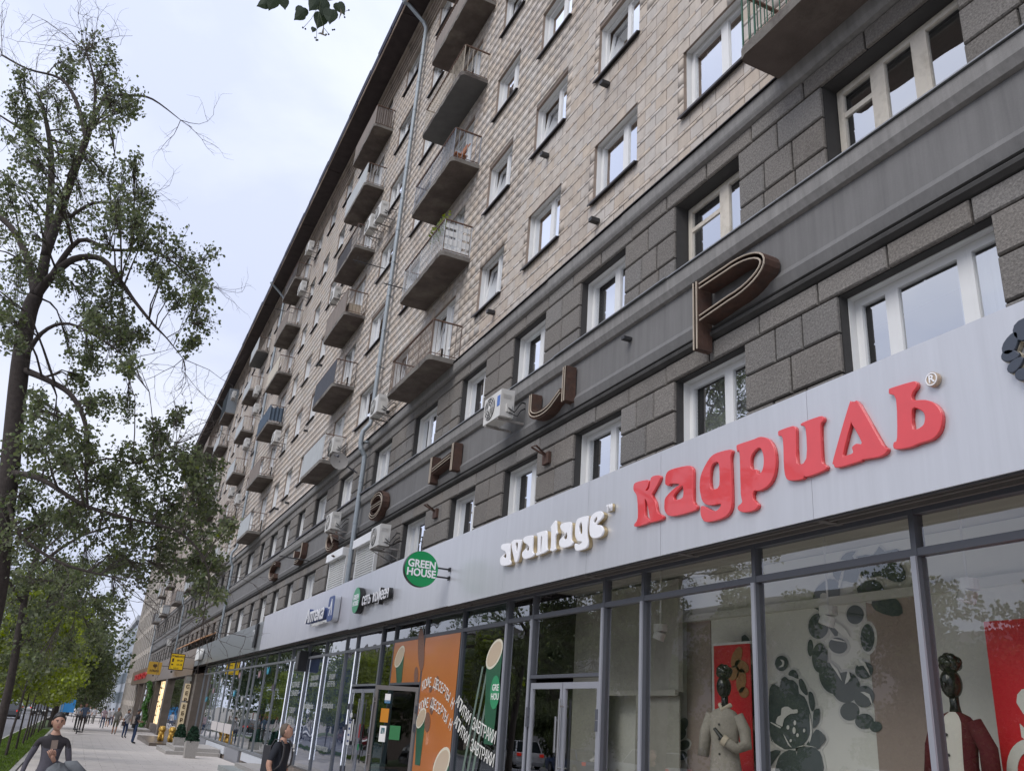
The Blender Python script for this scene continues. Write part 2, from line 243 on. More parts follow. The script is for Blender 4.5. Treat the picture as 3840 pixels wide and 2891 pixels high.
GLYPHS= {'red': [('k', [[(-9.475, 3.12), (-9.419, 3.163), (-9.158, 3.141), (-9.112, 3.104), (-9.129, 3.047), (-9.182, 2.997), (-9.101, 3.015), (-9.059, 3.151), (-8.899, 3.147), (-8.85, 3.112), (-8.872, 3.062), (-8.989, 2.957), (-9.037, 2.909), (-8.956, 2.803), (-8.919, 2.681), (-8.875, 2.634), (-8.803, 2.604), (-8.794, 2.552), (-9.026, 2.552), (-9.084, 2.567), (-9.081, 2.633), (-9.152, 2.841), (-9.198, 2.876), (-9.184, 2.665), (-9.107, 2.617), (-9.101, 2.56), (-9.392, 2.555), (-9.44, 2.597), (-9.358, 2.67), (-9.385, 2.953), (-9.463, 3.05)]]), ('a', [[(-8.742, 3.016), (-8.725, 3.115), (-8.624, 3.157), (-8.277, 3.127), (-8.187, 3.08), (-8.16, 3.0), (-8.165, 2.66), (-8.101, 2.6), (-8.102, 2.548), (-8.244, 2.536), (-8.5, 2.542), (-8.664, 2.571), (-8.748, 2.649), (-8.757, 2.739), (-8.728, 2.822), (-8.549, 2.898), (-8.439, 2.925), (-8.624, 2.972), (-8.665, 2.953), (-8.729, 2.982)], [(-8.549, 2.761), (-8.557, 2.812), (-8.439, 2.875), (-8.37, 2.886), (-8.371, 2.75), (-8.52, 2.743)]]), ('g', [[(-7.478, 3.13), (-7.434, 3.096), (-7.461, 3.027), (-7.459, 2.887), (-7.458, 2.567), (-7.476, 2.435), (-7.574, 2.364), (-7.784, 2.351), (-7.946, 2.372), (-8.018, 2.455), (-8.023, 2.55), (-7.967, 2.563), (-7.798, 2.473), (-7.71, 2.468), (-7.652, 2.525), (-7.851, 2.547), (-7.977, 2.612), (-8.031, 2.753), (-8.028, 2.897), (-7.969, 3.005), (-7.836, 3.119), (-7.708, 3.148)], [(-7.842, 2.88), (-7.802, 3.015), (-7.711, 3.036), (-7.669, 2.983), (-7.673, 2.749), (-7.774, 2.724), (-7.827, 2.747)]]), ('p', [[(-7.353, 3.141), (-7.305, 3.152), (-7.123, 3.146), (-7.058, 3.144), (-6.946, 3.142), (-6.825, 3.082), (-6.746, 2.962), (-6.729, 2.805), (-6.765, 2.662), (-6.855, 2.574), (-6.995, 2.543), (-7.088, 2.558), (-7.102, 2.474), (-7.034, 2.406), (-7.045, 2.365), (-7.131, 2.345), (-7.274, 2.358), (-7.354, 2.401), (-7.352, 2.445), (-7.285, 2.477), (-7.304, 2.581), (-7.304, 3.035), (-7.343, 3.068)], [(-7.117, 2.943), (-7.049, 3.006), (-6.969, 3.019), (-6.92, 2.939), (-6.917, 2.828), (-6.953, 2.748), (-7.016, 2.736), (-7.035, 2.789), (-7.117, 2.819)]]), ('i', [[(-6.674, 3.112), (-6.653, 3.133), (-6.468, 3.13), (-6.425, 3.107), (-6.411, 3.049), (-6.42, 2.717), (-6.288, 2.735), (-6.274, 3.045), (-6.332, 3.095), (-6.316, 3.124), (-6.075, 3.124), (-6.024, 3.098), (-6.028, 3.058), (-6.067, 3.02), (-6.08, 2.764), (-6.075, 2.635), (-6.033, 2.601), (-6.041, 2.556), (-6.282, 2.539), (-6.33, 2.558), (-6.358, 2.532), (-6.51, 2.549), (-6.586, 2.591), (-6.612, 2.713), (-6.609, 3.026), (-6.669, 3.076)]]), ('l', [[(-5.61, 3.14), (-5.554, 3.094), (-5.333, 2.634), (-5.286, 2.592), (-5.294, 2.55), (-5.381, 2.525), (-5.577, 2.546), (-5.606, 2.538), (-5.883, 2.539), (-5.932, 2.585), (-5.928, 2.647), (-5.69, 3.12), (-5.652, 3.143)], [(-5.667, 2.923), (-5.569, 2.711), (-5.634, 2.72), (-5.69, 2.696), (-5.684, 2.641), (-5.776, 2.637), (-5.801, 2.659), (-5.687, 2.913)]]), ('b', [[(-5.204, 3.123), (-5.179, 3.138), (-4.942, 3.123), (-4.9, 3.098), (-4.904, 3.055), (-4.95, 3.018), (-4.961, 2.953), (-4.83, 2.912), (-4.743, 2.851), (-4.692, 2.765), (-4.692, 2.674), (-4.731, 2.588), (-4.815, 2.541), (-4.942, 2.539), (-5.04, 2.529), (-5.188, 2.548), (-5.218, 2.582), (-5.205, 2.622), (-5.167, 2.656), (-5.137, 3.011), (-5.203, 3.085)], [(-4.973, 2.868), (-4.903, 2.843), (-4.861, 2.794), (-4.86, 2.737), (-4.891, 2.688), (-4.988, 2.687)]])], 'white': [('a1', [[(-13.581, 2.911), (-13.512, 2.938), (-13.253, 2.912), (-13.216, 2.867), (-13.186, 2.629), (-13.146, 2.588), (-13.171, 2.538), (-13.468, 2.558), (-13.574, 2.626), (-13.569, 2.716), (-13.378, 2.781), (-13.562, 2.853)], [(-13.453, 2.719), (-13.354, 2.76), (-13.341, 2.686), (-13.405, 2.685)]]), ('v', [[(-13.163, 2.922), (-12.824, 2.911), (-12.78, 2.882), (-12.788, 2.803), (-12.872, 2.57), (-12.95, 2.554), (-12.995, 2.586)], [(-12.998, 2.867), (-12.904, 2.86), (-12.932, 2.701)]]), ('a2', [[(-12.704, 2.905), (-12.611, 2.931), (-12.397, 2.913), (-12.363, 2.878), (-12.344, 2.652), (-12.29, 2.611), (-12.313, 2.563), (-12.557, 2.554), (-12.691, 2.598), (-12.704, 2.686), (-12.51, 2.762), (-12.675, 2.839)], [(-12.561, 2.718), (-12.483, 2.758), (-12.473, 2.688), (-12.537, 2.68)]]), ('n', [[(-12.229, 2.917), (-11.956, 2.915), (-11.88, 2.878), (-11.841, 2.631), (-11.812, 2.585), (-11.985, 2.56), (-12.025, 2.59), (-12.017, 2.824), (-12.07, 2.815), (-12.061, 2.596), (-12.021, 2.565), (-12.164, 2.551), (-12.214, 2.592), (-12.156, 2.626), (-12.186, 2.868)]]), ('t', [[(-11.747, 2.94), (-11.6, 3.02), (-11.569, 2.951), (-11.549, 2.857), (-11.526, 2.804), (-11.573, 2.771), (-11.565, 2.59), (-11.529, 2.569), (-11.635, 2.547), (-11.749, 2.584), (-11.704, 2.619), (-11.724, 2.894)]]), ('a3', [[(-11.429, 2.911), (-11.338, 2.931), (-11.14, 2.914), (-11.088, 2.869), (-11.068, 2.644), (-11.018, 2.605), (-11.045, 2.554), (-11.268, 2.547), (-11.411, 2.592), (-11.43, 2.684), (-11.272, 2.755), (-11.396, 2.84)], [(-11.3, 2.712), (-11.208, 2.769), (-11.2, 2.68), (-11.274, 2.676)]]), ('g', [[(-10.932, 2.89), (-10.857, 2.925), (-10.642, 2.915), (-10.595, 2.886), (-10.609, 2.665), (-10.569, 2.521), (-10.608, 2.451), (-10.818, 2.439), (-10.928, 2.467), (-10.945, 2.562), (-10.825, 2.529), (-10.736, 2.554), (-10.86, 2.589), (-10.945, 2.672), (-10.956, 2.799)], [(-10.846, 2.797), (-10.773, 2.847), (-10.74, 2.686), (-10.807, 2.684)]]), ('e', [[(-10.519, 2.865), (-10.405, 2.921), (-10.246, 2.915), (-10.186, 2.866), (-10.197, 2.808), (-10.35, 2.744), (-10.219, 2.707), (-10.158, 2.622), (-10.21, 2.556), (-10.381, 2.55), (-10.501, 2.602), (-10.538, 2.714)], [(-10.426, 2.803), (-10.357, 2.851), (-10.326, 2.823), (-10.381, 2.772)]])]}
MURAL= {'bloom': ([[(-9.328, 0.713), (-9.222, 0.77), (-9.137, 0.731), (-9.102, 0.826), (-9.028, 0.863), (-8.96, 0.824), (-8.877, 0.813), (-8.799, 0.747), (-8.792, 0.655), (-8.7, 0.618), (-8.631, 0.492), (-8.603, 0.35), (-8.626, 0.225), (-8.687, 0.117), (-8.798, 0.042), (-8.908, 0.01), (-9.157, -0.011), (-9.295, 0.055), (-9.348, 0.127), (-9.362, 0.388)], [(-8.78, 0.812), (-8.725, 0.83), (-8.664, 0.746), (-8.631, 0.655), (-8.672, 0.636), (-8.761, 0.71)], [(-8.616, 0.673), (-8.552, 0.655), (-8.521, 0.547), (-8.54, 0.475), (-8.582, 0.448), (-8.621, 0.546)], [(-8.542, 0.458), (-8.45, 0.48), (-8.448, 0.406), (-8.476, 0.318), (-8.572, 0.253), (-8.569, 0.351)], [(-8.591, 0.174), (-8.521, 0.243), (-8.434, 0.214), (-8.371, 0.139), (-8.46, 0.058), (-8.514, 0.024), (-8.705, 0.05), (-8.634, 0.12)], [(-8.868, 0.003), (-8.72, 0.032), (-8.54, 0.02), (-8.458, -0.062), (-8.47, -0.282), (-8.851, -0.311)], [(-8.896, -0.016), (-8.891, -0.314), (-9.263, -0.341), (-9.237, -0.16), (-9.132, -0.055)], [(-9.389, -0.06), (-9.158, -0.029), (-9.279, -0.145), (-9.371, -0.241), (-9.458, -0.247)], [(-8.956, 0.88), (-8.924, 0.933), (-8.826, 0.934), (-8.779, 0.83), (-8.887, 0.86)], [(-9.841, 0.957), (-9.694, 1.034), (-9.604, 0.952), (-9.607, 0.577), (-9.666, 0.325), (-9.854, 0.32), (-9.89, 0.576)], [(-9.888, 0.261), (-9.732, 0.246), (-9.645, 0.153), (-9.634, -0.11), (-9.758, -0.286), (-9.879, -0.237)], [(-9.853, 1.411), (-9.709, 1.382), (-9.669, 1.216), (-9.724, 1.056), (-9.855, 0.998)], [(-9.613, 0.773), (-9.383, 0.791), (-9.377, 0.388), (-9.379, 0.107), (-9.617, 0.097)], [(-9.626, 0.04), (-9.411, 0.05), (-9.449, -0.355), (-9.627, -0.369)], [(-8.954, 1.023), (-8.966, 0.987), (-8.994, 0.956), (-9.034, 0.937), (-9.081, 0.93), (-9.127, 0.939), (-9.165, 0.961), (-9.189, 0.993), (-9.197, 1.03), (-9.185, 1.067), (-9.156, 1.098), (-9.115, 1.117), (-9.068, 1.123), (-9.022, 1.114), (-8.985, 1.092), (-8.961, 1.06)]], [[(-9.217, 0.298), (-9.175, 0.373), (-9.116, 0.393), (-9.097, 0.477), (-8.983, 0.497), (-8.902, 0.461), (-8.82, 0.468), (-8.823, 0.421), (-8.947, 0.409), (-9.063, 0.348), (-9.097, 0.261), (-9.139, 0.267)], [(-9.309, 0.305), (-9.14, 0.254), (-9.147, 0.235), (-9.295, 0.287)], [(-8.61, 0.421), (-8.584, 0.262), (-8.6, 0.156), (-8.642, 0.084), (-8.613, 0.226)], [(-9.319, 0.128), (-9.266, 0.056), (-9.047, -0.024), (-9.157, -0.011), (-9.267, 0.038)], [(-8.866, 0.021), (-8.719, 0.046), (-8.513, 0.035), (-8.718, 0.056)], [(-9.089, 0.173), (-8.986, 0.051), (-8.948, 0.017), (-9.014, 0.05)], [(-9.34, 0.771), (-9.247, 0.828), (-9.191, 0.798), (-9.251, 0.774)], [(-9.748, 0.895), (-9.803, 0.735), (-9.75, 0.518), (-9.774, 0.675)], [(-9.086, 1.075), (-9.015, 1.054), (-9.034, 0.987), (-9.121, 0.979), (-9.061, 1.007), (-9.053, 1.039)], [(-8.975, 0.25), (-8.978, 0.24), (-8.984, 0.232), (-8.992, 0.226), (-9.002, 0.224), (-9.011, 0.225), (-9.019, 0.23), (-9.024, 0.239), (-9.025, 0.248), (-9.022, 0.258), (-9.016, 0.267), (-9.008, 0.272), (-8.998, 0.275), (-8.989, 0.273), (-8.981, 0.268), (-8.976, 0.26)], [(-8.851, 0.308), (-8.853, 0.297), (-8.858, 0.287), (-8.866, 0.281), (-8.875, 0.278), (-8.883, 0.28), (-8.889, 0.286), (-8.893, 0.296), (-8.894, 0.307), (-8.892, 0.318), (-8.886, 0.327), (-8.879, 0.334), (-8.87, 0.336), (-8.862, 0.334), (-8.855, 0.328), (-8.851, 0.319)], [(-8.942, 0.098), (-8.944, 0.091), (-8.949, 0.085), (-8.955, 0.081), (-8.962, 0.079), (-8.97, 0.08), (-8.976, 0.084), (-8.979, 0.089), (-8.98, 0.096), (-8.978, 0.103), (-8.974, 0.109), (-8.967, 0.113), (-8.96, 0.115), (-8.953, 0.114), (-8.947, 0.11), (-8.943, 0.105)], [(-8.815, 0.165), (-8.818, 0.157), (-8.823, 0.15), (-8.83, 0.145), (-8.839, 0.143), (-8.847, 0.144), (-8.853, 0.149), (-8.858, 0.156), (-8.859, 0.164), (-8.856, 0.172), (-8.851, 0.179), (-8.844, 0.184), (-8.835, 0.186), (-8.827, 0.185), (-8.821, 0.18), (-8.816, 0.174)], [(-8.699, 0.223), (-8.701, 0.215), (-8.706, 0.208), (-8.712, 0.203), (-8.72, 0.201), (-8.727, 0.202), (-8.732, 0.207), (-8.736, 0.213), (-8.736, 0.222), (-8.734, 0.23), (-8.73, 0.237), (-8.723, 0.242), (-8.716, 0.244), (-8.709, 0.242), (-8.704, 0.238), (-8.7, 0.231)], [(-8.865, 0.217), (-8.869, 0.202), (-8.875, 0.189), (-8.885, 0.18), (-8.896, 0.177), (-8.906, 0.179), (-8.914, 0.188), (-8.919, 0.2), (-8.92, 0.215), (-8.917, 0.231), (-8.91, 0.244), (-8.9, 0.253), (-8.89, 0.256), (-8.88, 0.253), (-8.871, 0.245), (-8.866, 0.232)]]), 'tall': ([[(-7.948, 2.226), (-7.853, 2.296), (-7.692, 2.296), (-7.758, 2.248), (-7.738, 2.204)], [(-7.711, 2.227), (-7.542, 2.233), (-7.425, 2.217), (-7.335, 2.3), (-7.262, 2.235), (-7.083, 2.236), (-7.067, 2.189), (-7.289, 2.198), (-7.524, 2.179)], [(-8.088, 2.1), (-7.914, 2.189), (-7.673, 2.124), (-7.718, 1.925), (-7.886, 1.958), (-8.034, 1.988)], [(-8.215, 1.999), (-8.135, 2.009), (-8.012, 1.957), (-8.003, 1.787), (-8.161, 1.726), (-8.393, 1.776), (-8.442, 1.829), (-8.381, 1.92), (-8.296, 1.969)], [(-7.651, 2.103), (-7.319, 2.133), (-7.04, 2.043), (-6.996, 1.88), (-7.149, 1.862), (-7.339, 1.955), (-7.594, 1.966)], [(-7.725, 1.852), (-7.551, 1.925), (-7.37, 1.887), (-7.318, 1.739), (-7.438, 1.679), (-7.643, 1.716)], [(-8.507, 1.699), (-8.321, 1.683), (-8.176, 1.558), (-8.067, 1.366), (-8.122, 1.315), (-8.259, 1.49), (-8.377, 1.65)], [(-7.506, 1.685), (-7.274, 1.735), (-7.13, 1.651), (-7.083, 1.51), (-7.237, 1.488), (-7.472, 1.576)], [(-8.217, 1.44), (-8.235, 1.383), (-8.276, 1.336), (-8.333, 1.306), (-8.398, 1.298), (-8.463, 1.314), (-8.516, 1.35), (-8.55, 1.402), (-8.558, 1.463), (-8.54, 1.521), (-8.498, 1.569), (-8.439, 1.599), (-8.373, 1.606), (-8.308, 1.589), (-8.257, 1.551), (-8.225, 1.499)], [(-8.263, 1.066), (-8.279, 1.0), (-8.312, 0.944), (-8.356, 0.908), (-8.407, 0.896), (-8.455, 0.91), (-8.494, 0.949), (-8.518, 1.007), (-8.523, 1.075), (-8.507, 1.143), (-8.474, 1.199), (-8.428, 1.236), (-8.377, 1.247), (-8.328, 1.231), (-8.29, 1.191), (-8.267, 1.133)], [(-8.497, 1.195), (-8.504, 1.156), (-8.518, 1.123), (-8.536, 1.102), (-8.556, 1.095), (-8.574, 1.103), (-8.589, 1.126), (-8.598, 1.16), (-8.598, 1.199), (-8.591, 1.239), (-8.578, 1.272), (-8.559, 1.293), (-8.539, 1.3), (-8.52, 1.291), (-8.506, 1.268), (-8.498, 1.234)], [(-7.65, 1.537), (-7.665, 1.495), (-7.696, 1.462), (-7.741, 1.441), (-7.791, 1.436), (-7.841, 1.448), (-7.881, 1.475), (-7.907, 1.513), (-7.913, 1.557), (-7.898, 1.599), (-7.866, 1.633), (-7.82, 1.654), (-7.769, 1.658), (-7.72, 1.645), (-7.68, 1.618), (-7.656, 1.58)], [(-8.079, 0.87), (-8.064, 0.8), (-8.076, 0.736), (-8.112, 0.685), (-8.168, 0.657), (-8.236, 0.654), (-8.305, 0.679), (-8.365, 0.727), (-8.407, 0.792), (-8.424, 0.864), (-8.413, 0.931), (-8.375, 0.983), (-8.317, 1.011), (-8.247, 1.011), (-8.178, 0.984), (-8.119, 0.935)], [(-7.789, 0.722), (-7.811, 0.657), (-7.862, 0.602), (-7.935, 0.565), (-8.018, 0.551), (-8.1, 0.563), (-8.167, 0.601), (-8.21, 0.657), (-8.221, 0.725), (-8.198, 0.792), (-8.144, 0.849), (-8.069, 0.886), (-7.984, 0.898), (-7.903, 0.883), (-7.838, 0.844), (-7.798, 0.787)], [(-7.586, 0.621), (-7.602, 0.576), (-7.638, 0.538), (-7.689, 0.512), (-7.747, 0.503), (-7.804, 0.511), (-7.851, 0.536), (-7.881, 0.574), (-7.888, 0.62), (-7.871, 0.666), (-7.834, 0.704), (-7.782, 0.73), (-7.723, 0.739), (-7.666, 0.729), (-7.62, 0.703), (-7.592, 0.665)], [(-7.827, 0.46), (-7.842, 0.421), (-7.877, 0.388), (-7.926, 0.365), (-7.982, 0.356), (-8.038, 0.362), (-8.084, 0.383), (-8.113, 0.416), (-8.121, 0.455), (-8.106, 0.495), (-8.07, 0.529), (-8.019, 0.552), (-7.962, 0.56), (-7.907, 0.553), (-7.862, 0.531), (-7.834, 0.498)], [(-7.628, 0.356), (-7.642, 0.325), (-7.674, 0.297), (-7.719, 0.278), (-7.772, 0.27), (-7.823, 0.275), (-7.866, 0.292), (-7.894, 0.318), (-7.901, 0.35), (-7.887, 0.382), (-7.854, 0.41), (-7.807, 0.429), (-7.754, 0.436), (-7.703, 0.431), (-7.661, 0.414), (-7.635, 0.388)], [(-7.514, 0.303), (-7.523, 0.281), (-7.544, 0.262), (-7.573, 0.249), (-7.607, 0.243), (-7.641, 0.246), (-7.668, 0.258), (-7.686, 0.276), (-7.69, 0.297), (-7.681, 0.32), (-7.66, 0.339), (-7.629, 0.352), (-7.595, 0.357), (-7.562, 0.354), (-7.535, 0.342), (-7.518, 0.324)], [(-7.948, 1.161), (-7.977, 1.133), (-8.022, 1.115), (-8.077, 1.111), (-8.133, 1.121), (-8.181, 1.144), (-8.215, 1.176), (-8.229, 1.212), (-8.22, 1.248), (-8.19, 1.276), (-8.144, 1.294), (-8.088, 1.297), (-8.032, 1.286), (-7.984, 1.263), (-7.952, 1.231), (-7.939, 1.195)], [(-7.573, 0.906), (-7.587, 0.87), (-7.618, 0.841), (-7.663, 0.821), (-7.714, 0.815), (-7.765, 0.823), (-7.807, 0.844), (-7.833, 0.875), (-7.84, 0.912), (-7.825, 0.948), (-7.793, 0.978), (-7.747, 0.998), (-7.695, 1.003), (-7.645, 0.994), (-7.604, 0.973), (-7.579, 0.942)], [(-7.518, 1.264), (-7.532, 1.205), (-7.56, 1.156), (-7.596, 1.124), (-7.637, 1.114), (-7.675, 1.127), (-7.705, 1.162), (-7.723, 1.214), (-7.725, 1.275), (-7.71, 1.335), (-7.682, 1.385), (-7.645, 1.417), (-7.604, 1.427), (-7.565, 1.412), (-7.536, 1.376), (-7.519, 1.324)]], [[(-7.923, 2.089), (-7.886, 2.085), (-7.967, 1.896), (-8.004, 1.903)], [(-8.308, 1.835), (-8.228, 1.846), (-8.169, 1.784), (-8.225, 1.732), (-8.301, 1.767)], [(-8.206, 1.505), (-7.986, 1.434), (-7.877, 1.301), (-7.951, 1.287), (-8.089, 1.395)], [(-8.276, 1.305), (-8.102, 1.259), (-7.908, 1.231), (-8.1, 1.281)], [(-7.812, 0.998), (-7.762, 1.031), (-7.673, 0.994), (-7.609, 0.839), (-7.699, 0.96), (-7.77, 0.953)], [(-7.939, 0.914), (-7.912, 0.827), (-8.002, 0.758), (-7.97, 0.845)], [(-7.776, 0.671), (-7.642, 0.646), (-7.612, 0.505), (-7.657, 0.604)], [(-8.225, 1.011), (-8.107, 0.936), (-8.047, 0.794), (-8.135, 0.901)], [(-7.897, 2.073), (-7.899, 2.069), (-7.902, 2.065), (-7.906, 2.063), (-7.911, 2.063), (-7.916, 2.065), (-7.919, 2.067), (-7.922, 2.071), (-7.922, 2.076), (-7.921, 2.08), (-7.918, 2.083), (-7.914, 2.085), (-7.909, 2.086), (-7.904, 2.084), (-7.9, 2.081), (-7.898, 2.077)], [(-7.916, 2.032), (-7.918, 2.027), (-7.921, 2.024), (-7.925, 2.022), (-7.93, 2.022), (-7.935, 2.023), (-7.938, 2.026), (-7.941, 2.03), (-7.941, 2.034), (-7.94, 2.039), (-7.937, 2.042), (-7.933, 2.044), (-7.928, 2.044), (-7.923, 2.043), (-7.919, 2.04), (-7.917, 2.036)], [(-7.938, 1.987), (-7.94, 1.983), (-7.943, 1.979), (-7.947, 1.977), (-7.952, 1.977), (-7.956, 1.978), (-7.96, 1.981), (-7.963, 1.985), (-7.963, 1.99), (-7.962, 1.994), (-7.959, 1.997), (-7.954, 1.999), (-7.95, 1.999), (-7.945, 1.998), (-7.941, 1.995), (-7.939, 1.991)]]), 'berr': ([[(-11.605, 0.384), (-11.597, 0.349), (-11.608, 0.316), (-11.636, 0.29), (-11.677, 0.276), (-11.726, 0.275), (-11.774, 0.288), (-11.815, 0.313), (-11.841, 0.345), (-11.85, 0.381), (-11.839, 0.415), (-11.81, 0.441), (-11.768, 0.455), (-11.719, 0.455), (-11.67, 0.442), (-11.631, 0.417)], [(-11.383, 0.38), (-11.383, 0.345), (-11.401, 0.313), (-11.434, 0.29), (-11.477, 0.278), (-11.524, 0.281), (-11.567, 0.297), (-11.601, 0.324), (-11.619, 0.358), (-11.619, 0.394), (-11.601, 0.426), (-11.568, 0.449), (-11.524, 0.46), (-11.477, 0.457), (-11.434, 0.441), (-11.401, 0.414)], [(-11.528, 0.213), (-11.544, 0.178), (-11.575, 0.149), (-11.618, 0.13), (-11.665, 0.124), (-11.71, 0.132), (-11.746, 0.153), (-11.767, 0.184), (-11.769, 0.22), (-11.753, 0.255), (-11.721, 0.284), (-11.678, 0.303), (-11.631, 0.309), (-11.586, 0.3), (-11.551, 0.279), (-11.531, 0.248)], [(-11.315, 0.211), (-11.338, 0.178), (-11.375, 0.151), (-11.42, 0.135), (-11.466, 0.133), (-11.508, 0.144), (-11.537, 0.167), (-11.55, 0.198), (-11.545, 0.234), (-11.522, 0.268), (-11.484, 0.294), (-11.439, 0.31), (-11.392, 0.312), (-11.351, 0.301), (-11.323, 0.277), (-11.31, 0.246)], [(-11.11, 0.209), (-11.139, 0.178), (-11.18, 0.154), (-11.227, 0.142), (-11.272, 0.142), (-11.309, 0.156), (-11.332, 0.18), (-11.338, 0.213), (-11.325, 0.247), (-11.295, 0.279), (-11.254, 0.303), (-11.207, 0.315), (-11.161, 0.314), (-11.125, 0.3), (-11.102, 0.275), (-11.097, 0.243)], [(-11.612, 0.039), (-11.649, 0.009), (-11.697, -0.013), (-11.749, -0.023), (-11.796, -0.02), (-11.833, -0.004), (-11.852, 0.023), (-11.85, 0.056), (-11.829, 0.091), (-11.791, 0.121), (-11.742, 0.143), (-11.69, 0.153), (-11.643, 0.149), (-11.608, 0.133), (-11.59, 0.106), (-11.591, 0.073)], [(-11.402, 0.041), (-11.445, 0.013), (-11.496, -0.006), (-11.548, -0.012), (-11.593, -0.006), (-11.623, 0.012), (-11.636, 0.04), (-11.627, 0.073), (-11.599, 0.106), (-11.555, 0.133), (-11.504, 0.152), (-11.452, 0.158), (-11.408, 0.151), (-11.378, 0.133), (-11.366, 0.105), (-11.375, 0.073)], [(-11.2, 0.042), (-11.247, 0.018), (-11.3, 0.003), (-11.351, -0.0), (-11.392, 0.009), (-11.418, 0.029), (-11.423, 0.057), (-11.408, 0.089), (-11.373, 0.12), (-11.326, 0.144), (-11.272, 0.159), (-11.222, 0.161), (-11.181, 0.152), (-11.156, 0.132), (-11.151, 0.104), (-11.167, 0.072)], [(-11.566, -0.124), (-11.619, -0.146), (-11.677, -0.159), (-11.73, -0.159), (-11.771, -0.147), (-11.793, -0.125), (-11.792, -0.096), (-11.769, -0.064), (-11.727, -0.035), (-11.673, -0.013), (-11.615, -0.002), (-11.562, -0.002), (-11.522, -0.014), (-11.501, -0.036), (-11.502, -0.065), (-11.525, -0.096)], [(-11.363, -0.119), (-11.419, -0.137), (-11.477, -0.146), (-11.528, -0.142), (-11.564, -0.128), (-11.58, -0.105), (-11.572, -0.076), (-11.543, -0.046), (-11.496, -0.021), (-11.44, -0.002), (-11.382, 0.005), (-11.332, 0.002), (-11.296, -0.013), (-11.281, -0.036), (-11.289, -0.064), (-11.317, -0.093)], [(-11.166, -0.113), (-11.223, -0.128), (-11.28, -0.132), (-11.328, -0.125), (-11.36, -0.109), (-11.37, -0.084), (-11.356, -0.057), (-11.322, -0.029), (-11.271, -0.007), (-11.213, 0.007), (-11.156, 0.011), (-11.109, 0.004), (-11.079, -0.013), (-11.07, -0.036), (-11.083, -0.064), (-11.116, -0.091)], [(-11.674, -0.288), (-11.737, -0.3), (-11.798, -0.301), (-11.847, -0.291), (-11.876, -0.272), (-11.881, -0.247), (-11.861, -0.219), (-11.818, -0.193), (-11.761, -0.172), (-11.697, -0.161), (-11.637, -0.161), (-11.589, -0.171), (-11.561, -0.19), (-11.557, -0.215), (-11.576, -0.242), (-11.617, -0.268)], [(-11.471, -0.278), (-11.534, -0.286), (-11.592, -0.283), (-11.636, -0.27), (-11.66, -0.249), (-11.659, -0.223), (-11.633, -0.197), (-11.587, -0.174), (-11.528, -0.158), (-11.465, -0.151), (-11.407, -0.154), (-11.364, -0.167), (-11.342, -0.188), (-11.343, -0.213), (-11.368, -0.239), (-11.413, -0.262)], [(-11.274, -0.268), (-11.335, -0.271), (-11.39, -0.264), (-11.43, -0.248), (-11.447, -0.226), (-11.44, -0.201), (-11.41, -0.176), (-11.361, -0.157), (-11.301, -0.145), (-11.239, -0.142), (-11.185, -0.149), (-11.147, -0.165), (-11.13, -0.187), (-11.137, -0.212), (-11.167, -0.236), (-11.214, -0.256)]], [])}
# ------------------------------------------------------------------ materials
M_stone = mat('rough grey stone', (0.205, 0.192, 0.178), 0.95, var=0.34, vscale=38, bump=1.0, bscale=32, island=0.08, dirt=(0.13, 0.12, 0.112), dscale=0.8, damt=0.4, spec=0.2)
M_mortar = mat('dark recessed joint', (0.018, 0.017, 0.017), 0.95)
M_plaster = mat('smooth grey render', (0.165, 0.162, 0.16), 0.85, var=0.08, vscale=1.4, streak=0.16, bump=0.15, bscale=30, spec=0.3)
M_cornice = mat('weathered cornice render', (0.235, 0.228, 0.22), 0.85, var=0.08, vscale=3, streak=0.22, bump=0.2, bscale=25, spec=0.3)
M_tile = mat('beige facing tile', (0.50, 0.445, 0.39), 0.85, var=0.08, vscale=4, island=0.055, streak=0.07, bump=0.25, bscale=60, dirt=(0.36, 0.305, 0.265), dscale=0.55, damt=0.55, spec=0.25)
M_tilejoint = mat('tile joint', (0.19, 0.15, 0.125), 0.95, var=0.1)
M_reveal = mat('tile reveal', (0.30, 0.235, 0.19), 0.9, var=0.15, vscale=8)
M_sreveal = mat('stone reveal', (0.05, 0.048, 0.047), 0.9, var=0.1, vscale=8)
M_pvc = mat('white window plastic', (0.74, 0.74, 0.73), 0.35, var=0.03)
M_cream = mat('old cream painted timber', (0.62, 0.57, 0.49), 0.6, var=0.06, vscale=12, dirt=(0.3, 0.26, 0.2), dscale=5, damt=0.4)
M_dark = mat('dark painted metal', (0.03, 0.03, 0.032), 0.55)
M_seal = mat('dark gasket', (0.02, 0.021, 0.023), 0.6)
M_flash = mat('dark sheet metal flashing', (0.055, 0.05, 0.052), 0.5, metal=0.3, var=0.15, vscale=6)
M_mouldshade = mat('shade darkened moulding', (0.06, 0.058, 0.056), 0.9, var=0.25, vscale=4, bump=0.3, bscale=25)  # near-black colour paints the underside shade into the frieze moulding
M_greyflash = mat('galvanised flashing', (0.28, 0.29, 0.30), 0.5, metal=0.4, var=0.1)
M_pipe = mat('galvanised drainpipe', (0.30, 0.335, 0.36), 0.5, metal=0.35, var=0.08, vscale=6, streak=0.08)
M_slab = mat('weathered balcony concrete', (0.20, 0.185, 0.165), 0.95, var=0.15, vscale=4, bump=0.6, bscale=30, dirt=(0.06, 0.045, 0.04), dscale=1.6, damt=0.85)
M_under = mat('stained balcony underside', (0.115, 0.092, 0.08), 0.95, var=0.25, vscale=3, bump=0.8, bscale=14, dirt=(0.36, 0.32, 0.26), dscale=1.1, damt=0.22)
M_undergrey = mat('grey painted underside', (0.13, 0.13, 0.128), 0.9, var=0.12, vscale=4, bump=0.3)
